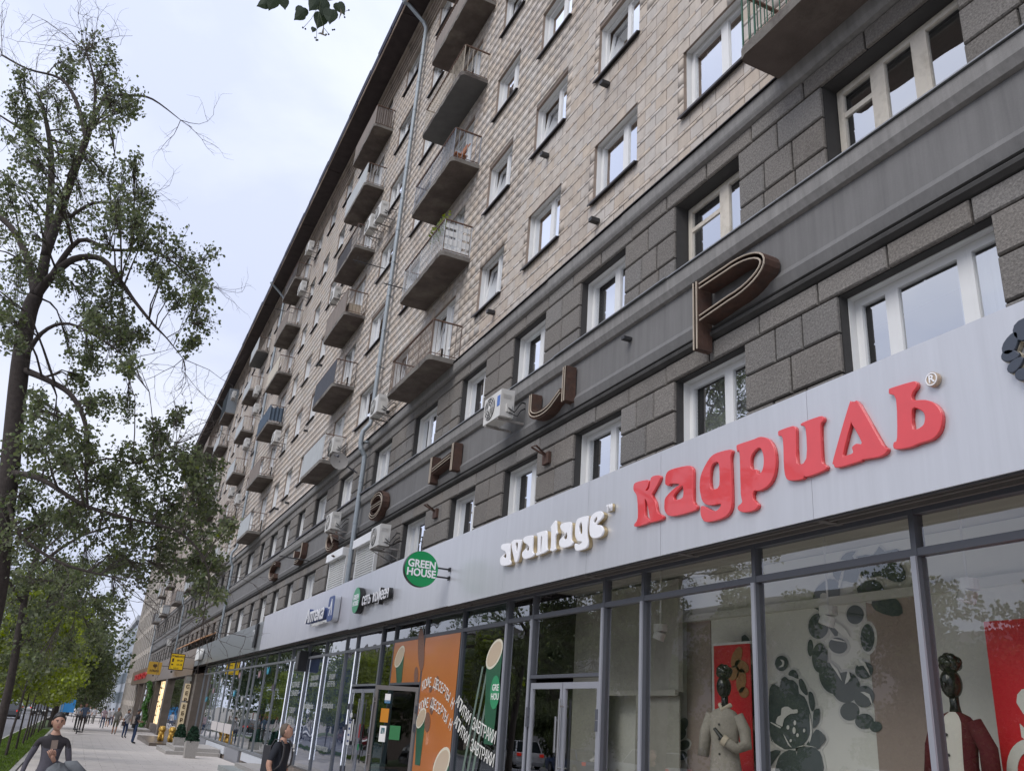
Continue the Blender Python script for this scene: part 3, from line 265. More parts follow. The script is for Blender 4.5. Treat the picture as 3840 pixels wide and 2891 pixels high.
M_soffit = mat('dark stained eaves', (0.048, 0.036, 0.036), 0.9, var=0.25, vscale=2.5, bump=0.3)
M_rust = mat('rusty steel', (0.085, 0.045, 0.032), 0.85, var=0.3, vscale=14, dirt=(0.05, 0.035, 0.03), dscale=7, damt=0.8, bump=0.3)
M_win = glass('window glass', (0.80, 0.83, 0.84), 4.2, 0.30, wave=0.12)
M_shopglass = glass('shop glass', (0.92, 0.93, 0.90), 2.3, 0.03, wave=0.02)
M_shopglass2 = glass('greenish shop glass', (0.40, 0.55, 0.54), 1.7, 0.05, wave=0.10)
M_blueglass = glass('blue filmed shop glass', (0.75, 0.8, 0.9), 1.7, 0.05, wave=0.15)
M_room = mat('room wall', (0.24, 0.22, 0.20), 0.9)
M_ceiling = mat('room ceiling', (0.6, 0.6, 0.58), 0.9)
M_curtain = mat('net curtain', (0.66, 0.66, 0.65), 0.9, streak=0.12)
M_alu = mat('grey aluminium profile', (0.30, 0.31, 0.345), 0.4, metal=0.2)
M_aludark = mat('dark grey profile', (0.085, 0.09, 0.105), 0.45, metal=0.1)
M_silver = mat('silver composite panel', (0.53, 0.54, 0.57), 0.34, metal=0.3, streak=0.06, var=0.02, vscale=0.8, spec=0.5)
M_silver2 = mat('pale silver composite panel', (0.60, 0.60, 0.645), 0.35, metal=0.3, streak=0.06, var=0.04, vscale=1.2, dirt=(0.44, 0.44, 0.5), dscale=1.2, damt=0.35)
M_granite = mat('polished grey granite', (0.19, 0.20, 0.205), 0.33, var=0.08, vscale=20, spec=0.8)
M_brown = mat('bronze panel', (0.235, 0.17, 0.125), 0.3, metal=0.2, var=0.05)
M_soft = mat('shop canopy soffit', (0.11, 0.10, 0.092), 0.85, var=0.1)
M_red = mat('red acrylic', (0.66, 0.045, 0.05), 0.28, coat=0.7, var=0.05, vscale=6)
M_redside = mat('red letter edge', (0.45, 0.02, 0.02), 0.35)
M_whiteacr = mat('white acrylic', (0.83, 0.83, 0.85), 0.3)
M_gold = mat('brass letter edge', (0.50, 0.40, 0.24), 0.35, metal=0.7)
M_green = mat('green sign acrylic', (0.0, 0.26, 0.075), 0.35)
M_black = mat('black plastic', (0.012, 0.012, 0.013), 0.45)
M_white = mat('matt white paint', (0.75, 0.75, 0.73), 0.6, var=0.03)
M_asphalt = mat('asphalt', (0.16, 0.16, 0.17), 0.75, var=0.1, vscale=2, bump=0.2, bscale=60)
M_pave = None
M_kerb = mat('kerb stone', (0.36, 0.35, 0.33), 0.9, var=0.1, vscale=4, bump=0.3)
M_leaf = mat('linden leaf', (0.18, 0.21, 0.105), 0.5, var=0.14, vscale=1.0, island=0.30, trans=0.48)
M_leafy = mat('young yellowish leaf', (0.20, 0.24, 0.06), 0.55, var=0.16, vscale=1.2, island=0.3, trans=0.4)
M_leafd = mat('dark leaf', (0.10, 0.13, 0.06), 0.55, var=0.16, vscale=1.2, island=0.35, trans=0.3)
M_bark = mat('dark bark', (0.062, 0.050, 0.045), 0.95, var=0.25, vscale=12, bump=0.8, bscale=40)
M_bark2 = mat('grey twig bark', (0.10, 0.085, 0.075), 0.95, var=0.2)

# ------------------------------------------------------------------ ground
def sheet(name, x0, x1, ys, dz, m, kind='structure'):
    b = MB()
    for a, c in zip(ys[:-1], ys[1:]): b.poly([(x0, a, gz(a) + dz), (x1, a, gz(a) + dz), (x1, c, gz(c) + dz), (x0, c, gz(c) + dz)])
    return tag(b.build(name, m), kind=kind)
M_ground = mat('bare ground', (0.22, 0.20, 0.17), 0.95, var=0.1)
b = MB(); b.poly([(-1500, -300, gz(-300) - .25), (1500, -300, gz(-300) - .25), (1500, 420, gz(420) - .25), (-1500, 420, gz(420) - .25)]); b.poly([(-1500, 420, gz(420) - .25), (1500, 420, gz(420) - .25), (1500, 2400, gz(420) - .25), (-1500, 2400, gz(420) - .25)])
tag(b.build('ground', M_ground), kind='structure')
M_pave = mat('pale paving', (0.55, 0.51, 0.475), 0.8, var=0.05, vscale=1.5, bump=0.15, bscale=40, dirt=(0.34, 0.32, 0.30), dscale=1.3, damt=0.3)
sheet('pavement_base', -1.1, 7.4, [-12, 60, 130, 420], -0.03, mat('paving joint', (0.20, 0.185, 0.17), 0.95))
# paving slabs: rows of 0.6 m slabs laid on the bed, the nearest as objects
slabs = []
y = -2.0; r = 0
while y < 62:
    x = -1.08 - (0.45 if r % 2 else 0)
    while x < 6.3:
        a, c = max(x, -1.08), min(x + 0.888, 6.38)
        if c - a > 0.1: slabs.append((a, c, y, y + 0.588))
        x += 0.9
    y += 0.6; r += 1
def inview(x, y, z, pad=60):
    d = [x * CR[0][k] + y * CR[1][k] + z * CR[2][k] for k in range(3)]
    if d[2] <= 0.1: return False
    u = 1920 + FPX * d[0] / d[2]; v = 1445.5 + FPX * d[1] / d[2]
    return -pad < u < 3840 + pad and -pad < v < 2891 + pad
pav = tag(MB().box(-1.1, -1.08, -2, 62, gz(20) - .6, gz(20) - .5).build('pavement', M_pave), kind='structure')
near = [s for s in slabs if inview((s[0] + s[1]) / 2, (s[2] + s[3]) / 2, gz(s[2]), 20)]
near.sort(key=lambda s: s[2]); nearset = set(near[:290])
sm = MB().box(0, 1, 0, 1, -0.03, 0).mesh('paving_slab', [M_pave])
for s in near[:290]:
    o = obj('paving_slab', sm, pav); o.location = (s[0], s[2], gz(s[2])); o.scale = (s[1] - s[0], s[3] - s[2], 1); o.rotation_euler = (-math.atan(0.009), 0, 0)
b = MB()
for s in slabs:
    if s in nearset: continue
    z0, z1 = gz(s[2]), gz(s[3]); b.poly([(s[0], s[2], z0), (s[1], s[2], z0), (s[1], s[3], z1), (s[0], s[3], z1)])
o = b.build('paving_slab_field', M_pave, pav); tag(o, kind='stuff')
sheet('far_pavement', -1.08, 7.4, [62, 130, 200, 420], -0.004, M_pave)
sheet('lawn', -2.78, -1.24, [-15, 60, 110], 0.02, mat('lawn soil', (0.05, 0.075, 0.02), 0.95, var=0.2, vscale=4))
sheet('kerb', -1.24, -1.1, [-15, 60, 110], 0.03, M_kerb)
b = MB()
for a, c in ((-15, 60), (60, 420)):
    i = len(b.v)
    pr = [(-2.95, -.16), (-2.95, 0.02), (-2.78, 0.02), (-2.78, -.16)]
    b.v += [(p[0], a, gz(a) + p[1]) for p in pr] + [(p[0], c, gz(c) + p[1]) for p in pr]
    for k in range(3): b.f.append((i + k, i + k + 1, i + 5 + k, i + 4 + k)); b.m.append(0)
tag(b.build('road_kerb', M_kerb), kind='structure')
sheet('road', -16.5, -2.95, [-40, 60, 200, 420], -0.13, M_asphalt)
sheet('far_verge', -24, -16.5, [-40, 60, 200, 420], 0.0, mat('verge', (0.07, 0.10, 0.03), 0.95, var=0.2))
b = MB()
for k in range(40):
    y = 6 + k * 9
    for x in (-6.4, -9.7, -13.1): b.poly([(x - .06, y, gz(y) - .125), (x + .06, y, gz(y) - .125), (x + .06, y + 3, gz(y + 3) - .125), (x - .06, y + 3, gz(y + 3) - .125)])
tag(b.build('road_marking', M_white), kind='structure')
# grass blades
g = np.random.default_rng(3); n = 46000
yy = 9 + 62 * g.random(n) ** 1.35; xx = -2.76 + 1.5 * g.random(n); zz = -1.82 - 0.009 * yy + 0.02
a = g.random(n) * 6.28; h = 0.035 + 0.05 * g.random(n); w = 0.010 + yy * 0.0004
dx, dy = np.cos(a) * w, np.sin(a) * w; lx, ly = (g.random(n) - .5) * .05, (g.random(n) - .5) * .05
V = np.stack([np.stack([xx - dx, yy - dy, zz], -1), np.stack([xx + dx, yy + dy, zz], -1), np.stack([xx + lx + dx * .3, yy + ly + dy * .3, zz + h], -1), np.stack([xx + lx - dx * .3, yy + ly - dy * .3, zz + h], -1)], 1)
M_grass = mat('grass', (0.13, 0.20, 0.035), 0.7, var=0.25, vscale=1.5, island=0.25, trans=0.3)
tag(quads_np('grass', V, M_grass), 'bright green mown grass on the verge between pavement and road', 'grass', kind='stuff')
# ------------------------------------------------------------------ apartment building
XW = 6.92
BY0, BY1 = -4.0, 117.4
LV = [8.45 + 3.02 * k for k in range(6)]
bld = thing('apartment_building', 'long apartment block with grey stone lower floors, beige tiled upper floors and rusty balconies', 'building', (6.92, 50, gz(50)))
PIPES = [-1.6, 26.4, 54.5, 82.5, 115.6]
OPEN = []     # y0,y1,z0,z1,kind,row
r3 = [(0.7, 2.6), (4.5, 6.45), (8.08, 9.62), (11.08, 12.62), (14.04, 15.57), (17.02, 18.55), (20.21, 22.05), (24.1, 25.95), (28.3, 30.2), (32.0, 34.0), (35.75, 37.15), (38.75, 40.2), (41.55, 43.4), (44.85, 46.1), (48.0, 50.2), (52.0, 54.1)]
r3 += [(a, a + 1.5) for a in (56.0, 58.9, 62.0, 65.1, 68.2, 71.3, 74.4, 77.4, 80.4, 84, 87, 90.2, 93.4, 96.5, 99.6, 102.7, 105.8, 109, 112.2)]
for i, (a, c) in enumerate(r3):
    OPEN.append([a, c, 6.68, 7.925, 'stone', 3]); OPEN.append([a, c, 3.45, 4.89, 'stone', 2])
BALC = [(2.0, 7.05), (18.95, 22.4), (30.3, 33.75), (46.2, 49.95), (58.7, 62.2), (74.5, 78.4), (86.5, 90.3), (101.0, 104.8), (112.0, 115.2)]
tw = [(7.9, 9.42), (10.82, 12.38), (13.76, 15.36), (16.65, 18.15), (23.65, 25.2), (27.35, 29.2), (34.6, 36.0), (37.5, 39.0), (40.8, 42.3), (43.95, 45.4), (51.3, 53.1), (55.7, 57.5), (65.3, 66.8), (68.6, 70.1), (71.7, 73.2), (79.5, 81.2), (84.0, 85.7), (93.0, 94.5), (96.3, 97.8), (107.4, 109.0)]
for k in range(6):
    zs = 9.55 + 3.02 * k
    for a, c in tw: OPEN.append([a, c, zs, zs + 1.4, 'tile', 4 + k])
    for j, (a, c) in enumerate(BALC):
        w = c - a; d0 = a + 0.25 * w
        OPEN.append([d0, d0 + 0.75, LV[k] + 0.17, LV[k] + 2.45, 'door', 4 + k]); OPEN.append([d0 + 0.75, d0 + 1.75, zs, LV[k] + 2.45, 'tile', 4 + k])
ZTOP = 26.62
# backing wall with real openings and reveals
zs = sorted({5.0, 3.2, 8.3, ZTOP} | {round(o[2], 3) for o in OPEN} | {round(o[3], 3) for o in OPEN})
zs = [z for z in zs if 3.2 <= z <= ZTOP]
bw = MB()
for z0, z1 in zip(zs[:-1], zs[1:]):
    zc = (z0 + z1) / 2; iv = sorted((o[0], o[1]) for o in OPEN if o[2] - 1e-4 < zc < o[3] + 1e-4); y = BY0; m = 0 if zc < 8.3 else 1
    for a, c in iv:
        if a > y: bw.poly([(XW, y, z0), (XW, y, z1), (XW, a, z1), (XW, a, z0)], m)
        y = max(y, c)
    bw.poly([(XW, y, z0), (XW, y, z1), (XW, BY1, z1), (XW, BY1, z0)], m)
for a, c, z0, z1, kd, rw in OPEN:
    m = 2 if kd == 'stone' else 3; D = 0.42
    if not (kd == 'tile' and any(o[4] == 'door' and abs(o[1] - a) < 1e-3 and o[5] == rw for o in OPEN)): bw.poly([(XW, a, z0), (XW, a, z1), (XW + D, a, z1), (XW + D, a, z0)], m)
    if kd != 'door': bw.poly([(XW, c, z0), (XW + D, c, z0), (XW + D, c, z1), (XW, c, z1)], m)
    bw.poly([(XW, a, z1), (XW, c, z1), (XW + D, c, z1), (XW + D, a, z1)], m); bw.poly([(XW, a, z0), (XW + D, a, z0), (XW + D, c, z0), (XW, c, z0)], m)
bw.poly([(XW, BY1, -4), (XW, BY1, ZTOP), (XW + 14, BY1, ZTOP), (XW + 14, BY1, -4)], 1)
bw.poly([(XW, BY0, -4), (XW + 14, BY0, -4), (XW + 14, BY0, ZTOP), (XW, BY0, ZTOP)], 1)
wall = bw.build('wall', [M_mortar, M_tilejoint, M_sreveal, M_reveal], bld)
# rooms behind the windows
b = MB()
b.box(XW + 3.2, XW + 3.3, BY0, BY1, 3.2, ZTOP, 0)
for z in [3.25, 6.3] + [l + 0.02 for l in LV] + [ZTOP - .3]: b.box(XW + 0.05, XW + 3.2, BY0 + .1, BY1 - .1, z, z + 0.12, 1)
for y in range(10, 116, 9): b.box(XW + 0.45, XW + 3.2, y + .1, y + 0.2, 3.3, ZTOP, 0)
b.build('room_partition', [M_room, M_ceiling], bld)

# ---- facing tiles
def free(ops, z, a, c):
    iv = sorted((o[0], o[1]) for o in ops if o[2] < z < o[3]); y = a; out = []
    for p, q in iv:
        if p > y + .02: out.append((y, p))
        y = max(y, q)
    if c > y + .02: out.append((y, c))
    return out
T = []; PW, PH = 0.33, 0.325
z = 8.62; row = 0
rr = random.Random(5)
while z < 26.0:
    for (h0, hh, off) in ((0.0, 0.236, 0.0), (0.245, 0.071, PW / 2)):
        za, zb = z + h0, z + h0 + hh; zc = (za + zb) / 2
        for a, c in free([o for o in OPEN if o[4] != 'stone'], zc, BY0, BY1):
            k0 = math.floor((a - off) / PW)
            y = k0 * PW + off
            while y < c:
                p, q = max(y + .006, a), min(y + PW - .006, c)
                if q - p > 0.03: T.append((XW - 0.009 - rr.random() * 0.004, XW, p + rr.uniform(-.003, .003), q + rr.uniform(-.003, .003), za + rr.uniform(-.004, .004), zb + rr.uniform(-.004, .004)))
                y += PW
    z += PH
    row += 1
T = np.array(T)
def pxsize(t): return (t[3] - t[2]) * (t[5] - t[4]) / (t[2] ** 2 + t[4] ** 2 + 49) ** 1.2
sc = np.array([pxsize(t) if inview(6.9, (t[2] + t[3]) / 2, (t[4] + t[5]) / 2, -5) and t[2] > 2 else 0 for t in T])
idx = np.argsort(-sc)[:295]
um = MB().box(0, 1, 0, 1, 0, 1).mesh('tile', [M_tile])
for i in idx:
    t = T[i]; o = obj('tile', um, bld); o.location = (t[0], t[2], t[4]); o.scale = (t[1] - t[0] - .001, t[3] - t[2], t[5] - t[4])
mask = np.ones(len(T), bool); mask[idx] = False
tag(boxes_np('tile_field', T[mask], M_tile, bld), kind='stuff')

# ---- rusticated stone blocks
S = []
def course(z0, z1, ops, lens, ph):
    for a, c in free(ops, (z0 + z1) / 2, BY0, BY1):
        w = c - a; n = max(1, round(w / lens[ph % 2])); cuts = [a + w * i / n + (rr.uniform(-.05, .05) if 0 < i < n else 0) for i in range(n + 1)]
        if w > 20:
            cuts = []; y = math.floor(a / 1.03) * 1.03 + .56
            while y < c: cuts.append(y); y += 1.03
        for p, q in zip(cuts[:-1], cuts[1:]):
            if q - p > .04: S.append((XW - rr.uniform(.045, .06), XW, p + .013, q - .013, z0 + .013, z1 - .013))
so = [o for o in OPEN if o[4] == 'stone']
for i, (a, c) in enumerate(((6.58, 6.975), (6.975, 7.45), (7.45, 7.925))): course(a, c, so, (0.58, 0.82), (i + 1) % 2 if i else 0)
course(7.925, 8.22, [], (1.03, 1.03), 0)
for i, (a, c) in enumerate(((3.2, 3.5), (3.5, 3.93), (3.93, 4.42), (4.42, 4.89))): course(a, c, so, (0.58, 0.82), (i + 1) % 2)
course(4.89, 5.19, [], (1.03, 1.03), 0)
sc = [(pxsize(t) if inview(6.9, (t[2] + t[3]) / 2, (t[4] + t[5]) / 2, 0) and t[2] > 1 else 0) for t in S]
order = sorted(range(len(S)), key=lambda i: -sc[i]); big = set(order[:290])
def stone_mesh(t):
    x0, x1, a, c, z0, z1 = t; e = .016; b = MB(); P = [(x1, a, z0), (x1, c, z0), (x1, c, z1), (x1, a, z1)]; m = [(x0 + e, a, z0), (x0 + e, c, z0), (x0 + e, c, z1), (x0 + e, a, z1)]; f = [(x0, a + e, z0 + e), (x0, c - e, z0 + e), (x0, c - e, z1 - e), (x0, a + e, z1 - e)]
    b.v = P + m + f; b.f = [(11, 10, 9, 8)]
    for k in range(4):
        j = (k + 1) % 4; b.f += [(k, j, 4 + j, 4 + k), (4 + k, 4 + j, 8 + j, 8 + k)]
    b.m = [0] * len(b.f); return b
fb = MB()
for i, t in enumerate(S):
    s = stone_mesh(t)
    if i in big: s.build('stone_block', M_stone, bld)
    else:
        o = len(fb.v); fb.v += s.v; fb.f += [tuple(o + a for a in f) for f in s.f]; fb.m += s.m
tag(fb.build('stone_block_field', M_stone, bld), kind='stuff')

# ---- frieze and cornices
b = MB()
b.extr([(6.98, 5.32), (6.845, 5.34), (6.80, 5.50), (6.855, 5.60), (6.855, 6.22), (6.98, 6.24)], BY0, BY1); b.build('frieze', M_plaster, bld)
b = MB()
b.extr([(6.98, 5.19), (6.86, 5.195), (6.80, 5.23), (6.79, 5.27), (6.83, 5.31), (6.795, 5.325), (6.98, 5.335)], BY0, BY1); b.build('frieze_moulding', M_mouldshade, bld)
b = MB()
b.extr([(6.98, 6.21), (6.79, 6.235), (6.755, 6.30), (6.735, 6.335), (6.725, 6.52), (6.98, 6.56)], BY0, BY1); b.build('sill_cornice', M_cornice, bld)
b = MB()
y = BY0; k = 0
while y < BY1:
    l = rr.uniform(2.2, 4.5); y2 = min(y + l, BY1); dx = rr.choice((0, 0, .02)); t = rr.choice((.03, .04))
    dk = rr.random() < .55; h_ = .045 if dk else .012; b.extr([(6.88, 6.575), (6.70 - dx - h_ * .6, 6.53), (6.70 - dx - h_ * .6, 6.535 + h_), (6.88, 6.60)], y, y2 - .01, 0 if dk else 1); y = y2
b.build('cornice_flashing', [M_flash, M_greyflash], bld)
b = MB()
b.extr([(6.98, 8.20), (6.80, 8.225), (6.775, 8.27), (6.765, 8.30), (6.755, 8.47), (6.98, 8.52)], BY0, BY1); b.build('belt_cornice', M_cornice, bld)
b = MB(); y = BY0
while y < BY1:
    y2 = min(y + rr.uniform(2, 5), BY1); a0, a1 = rr.uniform(0, .05), rr.uniform(0, .05)
    i = len(b.v)
    for yy, t in ((y, a0), (y2, a1)): b.v += [(6.9, yy, 8.62), (6.73 - t * .6, yy, 8.50 - t), (6.73 - t * .6, yy, 8.515 - t), (6.9, yy, 8.635)]
    for k in range(4): b.f.append((i + k, i + (k + 1) % 4, i + 4 + (k + 1) % 4, i + 4 + k)); b.m.append(0)
    b.f += [(i, i + 1, i + 2, i + 3), (i + 7, i + 6, i + 5, i + 4)]; b.m += [0, 0]; y = y2 + .01
b.build('belt_flashing', M_flash, bld)
# stepped cornice under the eaves
b = MB()
for i, (z0, z1, x) in enumerate(((26.0, 26.1, 6.84), (26.17, 26.27, 6.80), (26.34, 26.44, 6.76), (26.5, 26.62, 6.70), (26.66, 26.84, 6.6))):
    b.box(x, 7.0, BY0, BY1, z0, z1, 0)
b.box(6.88, 7.0, BY0, BY1, 26.62, 26.9, 0)
b.build('eaves_cornice', mat('pale cornice tile', (0.36, 0.30, 0.25), .9, var=.15, vscale=3, dirt=(.05, .05, .05), dscale=1.5, damt=.6), bld)
b = MB(); y = BY0; b2 = MB(); b3 = MB(); b4 = MB()
while y < BY1:
    y2 = min(y + 3.1, BY1); dz = rr.uniform(-.02, .02)
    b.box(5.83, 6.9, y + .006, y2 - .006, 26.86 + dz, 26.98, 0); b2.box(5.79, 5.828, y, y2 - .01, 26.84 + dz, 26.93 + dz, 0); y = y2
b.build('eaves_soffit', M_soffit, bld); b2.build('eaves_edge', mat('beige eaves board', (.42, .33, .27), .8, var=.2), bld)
M_gutter = mat('dark blue roof edge', (.02, .022, .05), .5, var=.2)
y = BY0
while y < BY1:
    y2 = min(y + rr.uniform(1.2, 2.6), BY1); dz = rr.uniform(-.04, .05); dx = rr.uniform(-.03, .02)
    b3.extr([(5.76 + dx, 26.9 + dz), (5.70 + dx, 27.02 + dz), (5.70 + dx, 27.08 + dz), (5.79, 27.1 + dz), (5.79, 26.9 + dz)], y, y2 + .02); y = y2
b3.build('roof_edge', M_gutter, bld)
b = MB(); b.poly([(5.72, BY0, 27.07), (13, BY0, 29.6), (13, BY1, 29.6), (5.72, BY1, 27.07)]); b.poly([(13, BY0, 29.6), (20, BY0, 27.1), (20, BY1, 27.1), (13, BY1, 29.6)]); b.poly([(20.9, BY0, -4), (20.9, BY0, 27.1), (20.9, BY1, 27.1), (20.9, BY1, -4)]); b.build('roof', mat('roof sheet', (.12, .11, .11), .6), bld)

# ---- windows
def window(a, c, z0, z1, kd, rw, near):
    s = MB(); xo = XW + (0.22 if kd == 'stone' else 0.16); m = 0; R = rr.random()
    old = kd == 'stone' and (a < 7 or (7 < a < 10 and rw == 3)) and rw == 3
    fm = 1 if old else 0
    # light lining of the inner half of the reveal
    lw = 0.012
    if not old:
        s.box(xo - .10, xo + .1, a + .001, a + lw, z0, z1, 0); s.box(xo - .10, xo + .1, c - lw, c - .001, z0, z1, 0); s.box(xo - .10, xo + .1, a + lw, c - lw, z1 - lw, z1 - .001, 0)
        if kd != 'door': s.box(xo - .05, xo + .1, a + lw, c - lw, z0 + .001, z0 + .02, 0)
    f = 0.055; xa, xb = xo, xo + .07; a2, c2, za, zb = a + lw, c - lw, z0 + (.02 if kd != 'door' else .02), z1 - lw
    s.box(xa, xb, a2, a2 + f, za, zb, fm); s.box(xa, xb, c2 - f, c2, za, zb, fm); s.box(xa, xb, a2 + f, c2 - f, za, za + f, fm); s.box(xa, xb, a2 + f, c2 - f, zb - f, zb, fm)
    W_ = c - a; panes = []
    if kd == 'door': cuts = []; rail = [za + .85]
    elif W_ > 1.75: cuts = [a2 + W_ * .345, a2 + W_ * .655] if rw == 3 else [a2 + W_ * .25, a2 + W_ * .72]
    elif W_ > 1.2: cuts = [a2 + W_ * .40]
    else: cuts = []
    mw = 0.06 if old else 0.04
    for y in cuts: s.box(xa - .012, xb, y - mw, y + mw, za + f, zb - f, fm)
    ys = [a2 + f] + cuts + [c2 - f]
    tilt = (not old) and R < .38 and kd == 'tile'
    for i in range(len(ys) - 1):
        p = ys[i] + (mw if i > 0 else 0); q = ys[i + 1] - (mw if i < len(ys) - 2 else 0)
        if kd == 'door': s.box(xa, xb, p, q, za + .85, za + .93, fm)
        if old and i == len(ys) - 2: s.box(xa, xb, p, q, za + .62 * (zb - za), za + .68 * (zb - za), fm)
        ti = tilt and i == len(ys) - 2; e = .045; g = MB()
        off = .16 if ti else 0
        # sash frame (leaning inwards when ajar)
        def P(x, y, z): return (x + off * (z - za - f) / (zb - za), y, z)
        if near:
            for (y0, y1, w0, w1) in ((p, p + e, za + f, zb - f), (q - e, q, za + f, zb - f), (p + e, q - e, za + f, za + f + e), (p + e, q - e, zb - f - e, zb - f)):
                i0 = len(s.v); xs0, xs1 = xa - .01, xa + .03
                s.v += [P(x, y, z) for x in (xs0, xs1) for y in (y0, y1) for z in (w0, w1)]
                for qd in ((0, 1, 3, 2), (4, 6, 7, 5), (0, 4, 5, 1), (2, 3, 7, 6), (0, 2, 6, 4), (1, 5, 7, 3)): s.f.append(tuple(i0 + t for t in qd)); s.m.append(fm)
        g.poly([P(xa + .02, p, za + f), P(xa + .02, q, za + f), P(xa + .02, q, zb - f), P(xa + .02, p, zb - f)])
        panes.append(g)
    o = s.build('balcony_door' if kd == 'door' else 'window', [M_pvc, M_cream], bld)
    for g in panes: g.build('pane', M_win, o)
    if R > .45 or near and R > .3:
        x = xo + .22; cu = MB(); n = 14; y0, y1 = a + .06, a + W_ * rr.uniform(.35, .95)
        if rr.random() < .5: y0, y1 = c - (y1 - a), c - .06
        pts = [(x + .02 * math.sin(i * 2.1 + R * 9), y0 + (y1 - y0) * i / n) for i in range(n + 1)]
        for u, v in zip(pts[:-1], pts[1:]): cu.poly([(u[0], u[1], z0 + .05), (v[0], v[1], z0 + .05), (v[0], v[1], z1 - .02), (u[0], u[1], z1 - .02)])
        cu.build('curtain', M_curtain, o)
    if kd == 'tile' and not any(x[4] == 'door' and abs(x[1] - a) < 1e-3 for x in OPEN):
        k = MB(); t = rr.uniform(-.01, .02); k.extr([(XW + .1, z0 + .015), (XW - .10, z0 - .035 - t), (XW - .10, z0 - .075 - t), (XW - .085, z0 - .075 - t), (XW - .085, z0 - .045 - t), (XW + .1, z0 + .005)], a - .05, c + .05); k.build('sill', M_flash, o)
for o in OPEN: window(*o, near=o[0] < 45)
# hot patches of exposed brick and small vents
for y, z in ((11.9, 12.1), (11.2, 15.2), (14.5, 12.05), (12.1, 9.0), (13.1, 18.2), (16.9, 9.1), (25.0, 9.0), (42.8, 9.2), (38.5, 12.1), (40.2, 9.0), (37.6, 15.1)): MB().box(XW - .2, XW - .02, y - .06, y + .06, z - .05, z + .03).build('vent_spout', M_dark, bld)
MB().box(6.70, 6.86, 10.75, 10.85, 5.98, 6.03).build('vent_spout', M_dark, bld)

# ---- drainpipes
def pipe(y):
    p = MB(); r = .078
    P = [(5.86, y + .1, 26.9), (6.0, y + .08, 26.75), (6.62, y, 26.15), (6.74, y, 25.9), (6.74, y, 9.1), (6.72, y, 8.95), (6.52, y + .02, 8.66), (6.5, y + .02, 8.5), (6.5, y + .02, 8.2), (6.54, y, 8.05), (6.68, y, 7.85), (6.69, y, 7.7), (6.69, y, 3.3)]
    p.tube(P, r, 10)
    z = 24.5
    while z > 3.6:
        x = 6.74 if z > 9 else 6.69
        p.tube([(x, y, z), (x, y, z + .05)], r * 1.14, 10)
        if int(z * 2) % 3 == 0: p.box(x, XW, y - .015, y + .015, z, z + .03); p.box(x - .02, x + .02, y - .14, y + .14, z + .01, z + .03)
        z -= 1.35
    p.tube([(5.76, y + .1, 27.05), (5.8, y + .1, 26.92), (5.88, y + .1, 26.85)], [.17, .14, .08], 10)
    o = p.build('drainpipe', M_pipe, bld, smooth=False); return o
for y in PIPES[1:]: pipe(y)

# ---- balconies
M_sheet = mat('pale corrugated sheet', (0.40, 0.42, 0.43), .6, var=.06, streak=.12)
M_sheetb = mat('brown corrugated sheet', (0.20, 0.17, 0.15), .7, var=.1, streak=.2)
M_sheetk = mat('dark slate sheet', (0.055, 0.06, 0.075), .6, var=.1)
M_sheetc = mat('cream fibre sheet', (0.50, 0.46, 0.39), .8, var=.06, streak=.15)
M_sheetbl = mat('blue grey cloth', (0.07, 0.10, 0.14), .8, var=.15)
M_sheetg = mat('green sheet', (0.03, 0.16, 0.12), .6, var=.1)
M_rail = mat('rusted rail', (0.16, 0.10, 0.075), .8, var=.2)
M_bar_cream = mat('cream bars', (0.50, 0.44, 0.35), .6, var=.1)
M_bar_blue = mat('blue grey bars', (0.27, 0.30, 0.35), .6, var=.1)
M_bar_white = mat('white bars', (0.52, 0.54, 0.56), .6, var=.1)
M_bar_brown = mat('brown bars', (0.15, 0.11, 0.09), .8, var=.15)
M_bar_green = mat('green bars', (0.035, 0.11, 0.07), .6, var=.1)
M_bar_grey = mat('dark grey bars', (0.12, 0.11, 0.11), .7, var=.1)
STY = {}   # (col, level): bars, front panel, side panel, slab underside
def sty(c, k, bar=None, front=None, side=None, under=None, box=False, label=None): STY[(c, k)] = dict(bar=bar or M_bar_grey, front=front, side=side, under=under, box=box, label=label)
sty(0, 0, M_bar_green); sty(0, 1, M_bar_green)
sty(1, 0, M_bar_brown, label='brown barred balcony'); sty(1, 1, M_bar_white, side='white', label='white barred balcony with white boards on its side'); sty(1, 2, M_bar_blue, label='blue grey barred balcony'); sty(1, 3, M_bar_cream, under='grey', label='cream barred balcony'); sty(1, 4, M_bar_brown, front='brownlow'); sty(1, 5, M_bar_brown)
sty(2, 0, M_bar_white, front='sheet', label='balcony fronted with pale corrugated sheet'); sty(2, 1, M_bar_grey, front='sheetk', label='balcony fronted with dark slate sheet'); sty(2, 2, M_bar_brown, front='sheetb'); sty(2, 3, M_bar_grey, front='darkhalf'); sty(2, 4, M_bar_white, front='sheet'); sty(2, 5, M_bar_brown, front='sheetb', side='sheetb')
for c in range(3, 9):
    for k in range(6):
        q = rr.random(); sty(c, k, rr.choice((M_bar_grey, M_bar_brown, M_bar_white, M_bar_grey)), front=rr.choice((None, 'sheet', 'sheetb', 'sheetc', 'sheet')), side=rr.choice((None, None, None, 'sheet')))
sty(3, 5, M_bar_grey, front=None); sty(3, 4, M_bar_grey, front='sheetb'); sty(3, 3, M_bar_brown, front='sheetc'); sty(3, 2, M_bar_blue, front='cloth', side='cloth', label='balcony draped with blue grey cloth'); sty(3, 1, M_bar_brown, front='sheetb'); sty(3, 0, M_bar_grey, front='sheet')
sty(4, 5, M_bar_grey, front='sheet', under='grey'); sty(4, 4, M_bar_brown, front='sheet'); sty(4, 3, M_bar_brown, front='sheet'); sty(4, 2, M_bar_brown, front='sheet'); sty(4, 0, M_bar_white, front='sheet', side='white')
